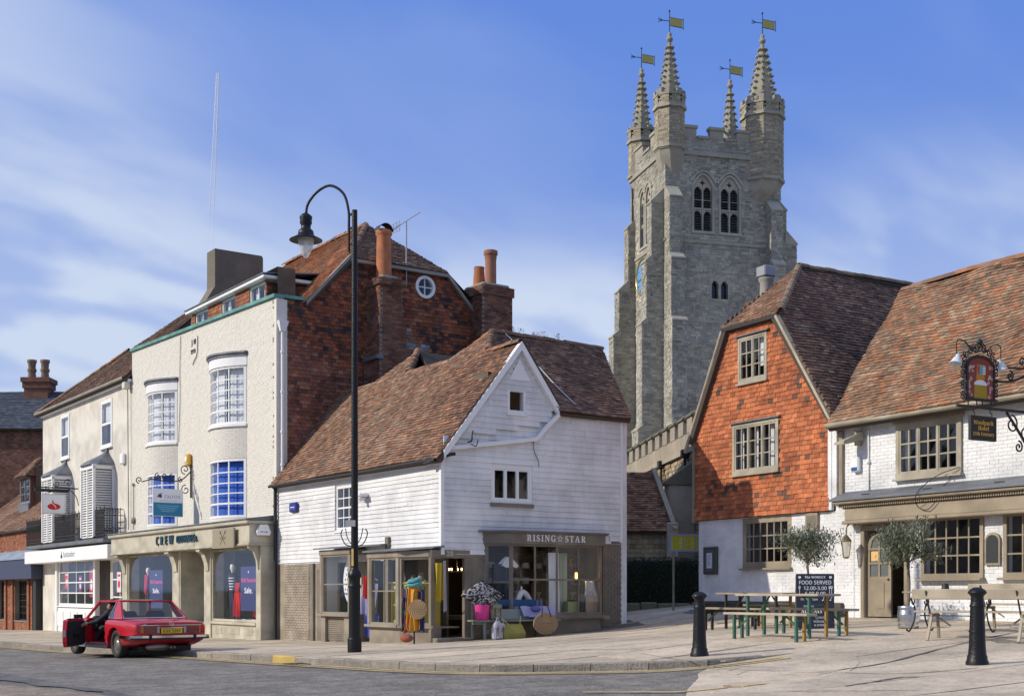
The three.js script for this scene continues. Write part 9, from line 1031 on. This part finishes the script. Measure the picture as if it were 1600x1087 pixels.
  // open left door
  { const h = v3(-0.885, 0, -1.66), a = 40 * Math.PI / 180, dm = (u, v, q) => { const dx = -Math.sin(a), dz = Math.cos(a); return [h.x + dx * u - dz * q, Y(v), h.z + dz * u + -Math.sin(a) * -q * -1]; }; const prof = [[0, 0.24], [1.1, 0.22], [1.16, 0.34], [1.17, 0.6], [1.12, 0.80], [1.06, 0.835], [0.1, 0.845], [0, 0.82]]; new MB().prism(prof, dm, 0.02, 0.11).build('open_door', M.red, car); const door = car.children[car.children.length - 1]; const ins = new MB(); ins.prism([[0.03, 0.27], [1.06, 0.25], [1.10, 0.36], [1.11, 0.6], [1.06, 0.79], [0.06, 0.80]], dm, -0.02, 0.018); ins.build('door_card', blk, door); new MB().hexa(dm, 0.45, 0.85, 0.5, 0.57, -0.07, -0.02).build('armrest', blk, door); new MB().hexa(dm, 0.05, 1.05, 0.83, 0.86, 0.03, 0.06).build('door_trim', M.chrome, door); const mi = new MB(); mi.geo(new THREE.BoxGeometry(0.19, 0.11, 0.07), new THREE.Matrix4().makeTranslation(...dm(0.16, 0.885, 0.10))); mi.build('door_mirror', M.black, door); new MB().hexa(dm, 1.165, 1.172, 0.45, 0.6, 0.035, 0.095).build('door_latch', M.steelDull, door); }
  // the driver, leaning out to the door
  const person = thing('person', 'person with dark curly hair in dark clothes leaning out of the open car door', 'person', fr, [-0.45, gyr + 0.5, -1.0]);
  const J = { hip: [-0.36, 0.60, -0.80, 0.15], waist: [-0.38, 0.74, -0.86, 0.135], chest: [-0.42, 0.90, -0.95, 0.145], shL: [-0.57, 0.98, -1.02, 0.075], shR: [-0.28, 0.98, -0.98, 0.075], neck: [-0.46, 1.03, -1.04, 0.055], elL: [-0.76, 0.80, -1.14, 0.055], elR: [-0.30, 0.76, -1.22, 0.055], wrL: [-0.93, 0.73, -1.30, 0.040], wrR: [-0.34, 0.80, -1.38, 0.040], hipL: [-0.44, 0.58, -0.84, 0.10], knL: [-0.62, 0.60, -1.26, 0.075], ftL: [-0.70, 0.36, -1.42, 0.055], hipR: [-0.30, 0.58, -0.84, 0.10], knR: [-0.32, 0.62, -1.28, 0.075], ftR: [-0.32, 0.40, -1.52, 0.055] };
  const JJ = {}; for (const k in J) JJ[k] = [J[k][0], Y(J[k][1] - 0.0), J[k][2], J[k][3]];
  const bodyG = skin(JJ, [['hip', 'waist'], ['waist', 'chest'], ['chest', 'neck'], ['chest', 'shL'], ['chest', 'shR'], ['shL', 'elL'], ['shR', 'elR'], ['elL', 'wrL'], ['elR', 'wrR'], ['hipL', 'knL'], ['knL', 'ftL'], ['hipR', 'knR'], ['knR', 'ftR'], ['hip', 'hipL'], ['hip', 'hipR']], 72, 0.03, 0.06);
  const fleshC = [0.42, 0.24, 0.17], dk = [0.016, 0.016, 0.022]; const pm = mat([1, 1, 1], 0.8); const pb = new MB(); pb.geo(bodyG, null, dk);
  const head = { a: [-0.485, Y(1.14), -1.075, 0.082], b: [-0.475, Y(1.17), -1.045, 0.092], j: [-0.51, Y(1.095), -1.105, 0.055], n: [-0.555, Y(1.125), -1.145, 0.016], n2: [-0.54, Y(1.15), -1.135, 0.014], k: [-0.46, Y(1.03), -1.04, 0.052], e1: [-0.56, Y(1.13), -1.01, 0.02], e2: [-0.43, Y(1.13), -1.12, 0.02] };
  pb.geo(skin(head, [['a', 'b'], ['a', 'j'], ['n', 'n2'], ['j', 'k'], ['e1', 'e1'], ['e2', 'e2']], 44, 0.02, 0.02), null, fleshC);
  const hand = (w, dir, up) => { const f = { p0: [...w, 0.032], p1: [w[0] + dir[0] * 0.08, w[1] + dir[1] * 0.08, w[2] + dir[2] * 0.08, 0.034] }, bones = [['p0', 'p1']]; for (let i = 0; i < 4; i++) { const o = (i - 1.5) * 0.019, L = [0.055, 0.068, 0.064, 0.05][i]; f['a' + i] = [f.p1[0] + up[0] * o, f.p1[1] + up[1] * o, f.p1[2] + up[2] * o, 0.0095]; f['b' + i] = [f['a' + i][0] + dir[0] * L * 0.6 - 0.01, f['a' + i][1] + dir[1] * L * 0.6 - 0.008, f['a' + i][2] + dir[2] * L * 0.6, 0.009]; f['c' + i] = [f['b' + i][0] + dir[0] * L * 0.4 - 0.012, f['b' + i][1] - 0.022, f['b' + i][2] + dir[2] * L * 0.4, 0.008]; bones.push(['a' + i, 'b' + i], ['b' + i, 'c' + i]); } f.t0 = [w[0] + dir[0] * 0.03 + up[0] * 0.035, w[1] + dir[1] * 0.03 + up[1] * 0.035, w[2] + dir[2] * 0.03 + up[2] * 0.035, 0.012]; f.t1 = [f.t0[0] + dir[0] * 0.05 + up[0] * 0.02, f.t0[1] + up[1] * 0.02, f.t0[2] + dir[2] * 0.05, 0.0095]; bones.push(['t0', 't1']); pb.geo(skin(f, bones, 56, 0.01, 0.008), null, fleshC); };
  hand([-0.945, Y(0.725), -1.315], [-0.7, -0.1, -0.7], [0, 1, 0]); hand([-0.342, Y(0.81), -1.40], [0, 0.2, -0.98], [1, 0, 0]); pb.build('body', pm, person);
  const hair = new MB(), hq = mulberry(12); for (let i = 0; i < 90; i++) { const a = hq() * 6.283, e = hq() * 1.5 - 0.25, c = [-0.465 + Math.cos(a) * Math.cos(e) * 0.10, Y(1.18) + Math.sin(e) * 0.095, -1.03 + Math.sin(a) * Math.cos(e) * 0.10]; const fx = (c[0] + 0.465) * -0.7 + (c[2] + 1.03) * -0.7; if (fx > 0.055 && c[1] < Y(1.225)) continue; hair.geo(new THREE.IcosahedronGeometry(0.026 + hq() * 0.012, 1), new THREE.Matrix4().makeTranslation(...c)); } hair.build('hair', mat([0.018, 0.014, 0.011], 0.7), person); const eye = new MB(); for (const s of [-1, 1]) eye.ball([-0.538 + s * 0.026, Y(1.148), -1.132 - s * 0.026], 0.011, 1, 1, 1, 8); eye.build('eyes', M.black, person);
}
// contrail, very far and high
{
  const D = 3000, P = (u, v) => [(u - 800) / FOC * D, 1.2 + (HOR - v) / FOC * D, -D], t = thing('contrail', 'pair of thin white vapour trails rising in the sky at the left', 'contrail', W0, P(337, 118)); const ms = [0.55, 0.5, 0.42, 0.34, 0.27, 0.2, 0.14, 0.08, 0.04].map(o => mat([0.95, 0.95, 0.95], 1, { transparent: true, opacity: o }));
  for (const s of [-1, 1]) { const Q = (k) => P(lerp(340, 329, k) + s * lerp(1.6, 3.6, k), lerp(114, 380, k)); for (let i = 0; i < 9; i++) new MB().cyl(Q(i / 9), Q((i + 1) / 9), 1.5 + i * 0.22, 1.5 + (i + 1) * 0.22, 12).build('trail', ms[i], t); }
}

// houses across the street, out of the frame: what the shop and inn windows mirror
[[-34, -20, 7.2, [0.62, 0.58, 0.5], 'cream house across the street, seen only mirrored in the windows'], [-19.6, -8, 6.6, [0.20, 0.09, 0.06], 'red brick house across the street, seen only mirrored in the windows'], [-7.6, 6, 7.0, [0.55, 0.55, 0.54], 'white house across the street, seen only mirrored in the windows']].forEach(([a, b, h, c, label]) => {
  const fr = new Frame(...(p => [p[0], -p[2], ROW.th + Math.PI])(ROW.w(0, 0, 29))), t = thing('opposite_house', label, 'house', fr, [-(a + b) / 2, -0.4, -4]); const F = FRONT, wm = mat(c, 0.85, { map: T.stain }), ws = []; for (let i = 0; i < 4; i++) for (const y of [0.8, 3.9]) { const u = lerp(-b, -a, (i + 0.5) / 4); ws.push(rect(u - 0.55, u + 0.55, y, y + 1.7)); }
  wall(t, 'wall', wm, F, rect(-b, -a, -1, h), ws, 0.3); for (const w of ws) { new MB().prism(w, F, -0.2, -0.1, [rect(w[0][0] + 0.08, w[1][0] - 0.08, w[0][1] + 0.08, w[2][1] - 0.08)]).build('window_frame', M.white, t); new MB().prism(w, F, -0.32, -0.28).build('window_pane', M.paneGrey, t); }
  new MB().box(-b, -a, -1, h, -8, -7.7).build('rear_wall', wm, t); new MB().box(-b, -b + 0.3, -1, h, -7.7, -0.3).build('end_wall', wm, t); new MB().box(-a - 0.3, -a, -1, h, -7.7, -0.3).build('end_wall', wm, t);
  new MB().hex8([[-b - 0.2, h, 0.3], [-a + 0.2, h, 0.3], [-b - 0.2, h + 2.9, -4], [-a + 0.2, h + 2.9, -4], [-b - 0.2, h + 0.1, 0.35], [-a + 0.2, h + 0.1, 0.35], [-b - 0.2, h + 3.0, -3.95], [-a + 0.2, h + 3.0, -3.95]]).build('roof', M.mortarDark, t); new MB().hex8([[-b - 0.2, h, -8.3], [-a + 0.2, h, -8.3], [-b - 0.2, h + 2.9, -4], [-a + 0.2, h + 2.9, -4], [-b - 0.2, h + 0.1, -8.35], [-a + 0.2, h + 0.1, -8.35], [-b - 0.2, h + 3.0, -4.05], [-a + 0.2, h + 3.0, -4.05]]).build('roof', M.mortarDark, t);
});
renderer.render(scene, camera);
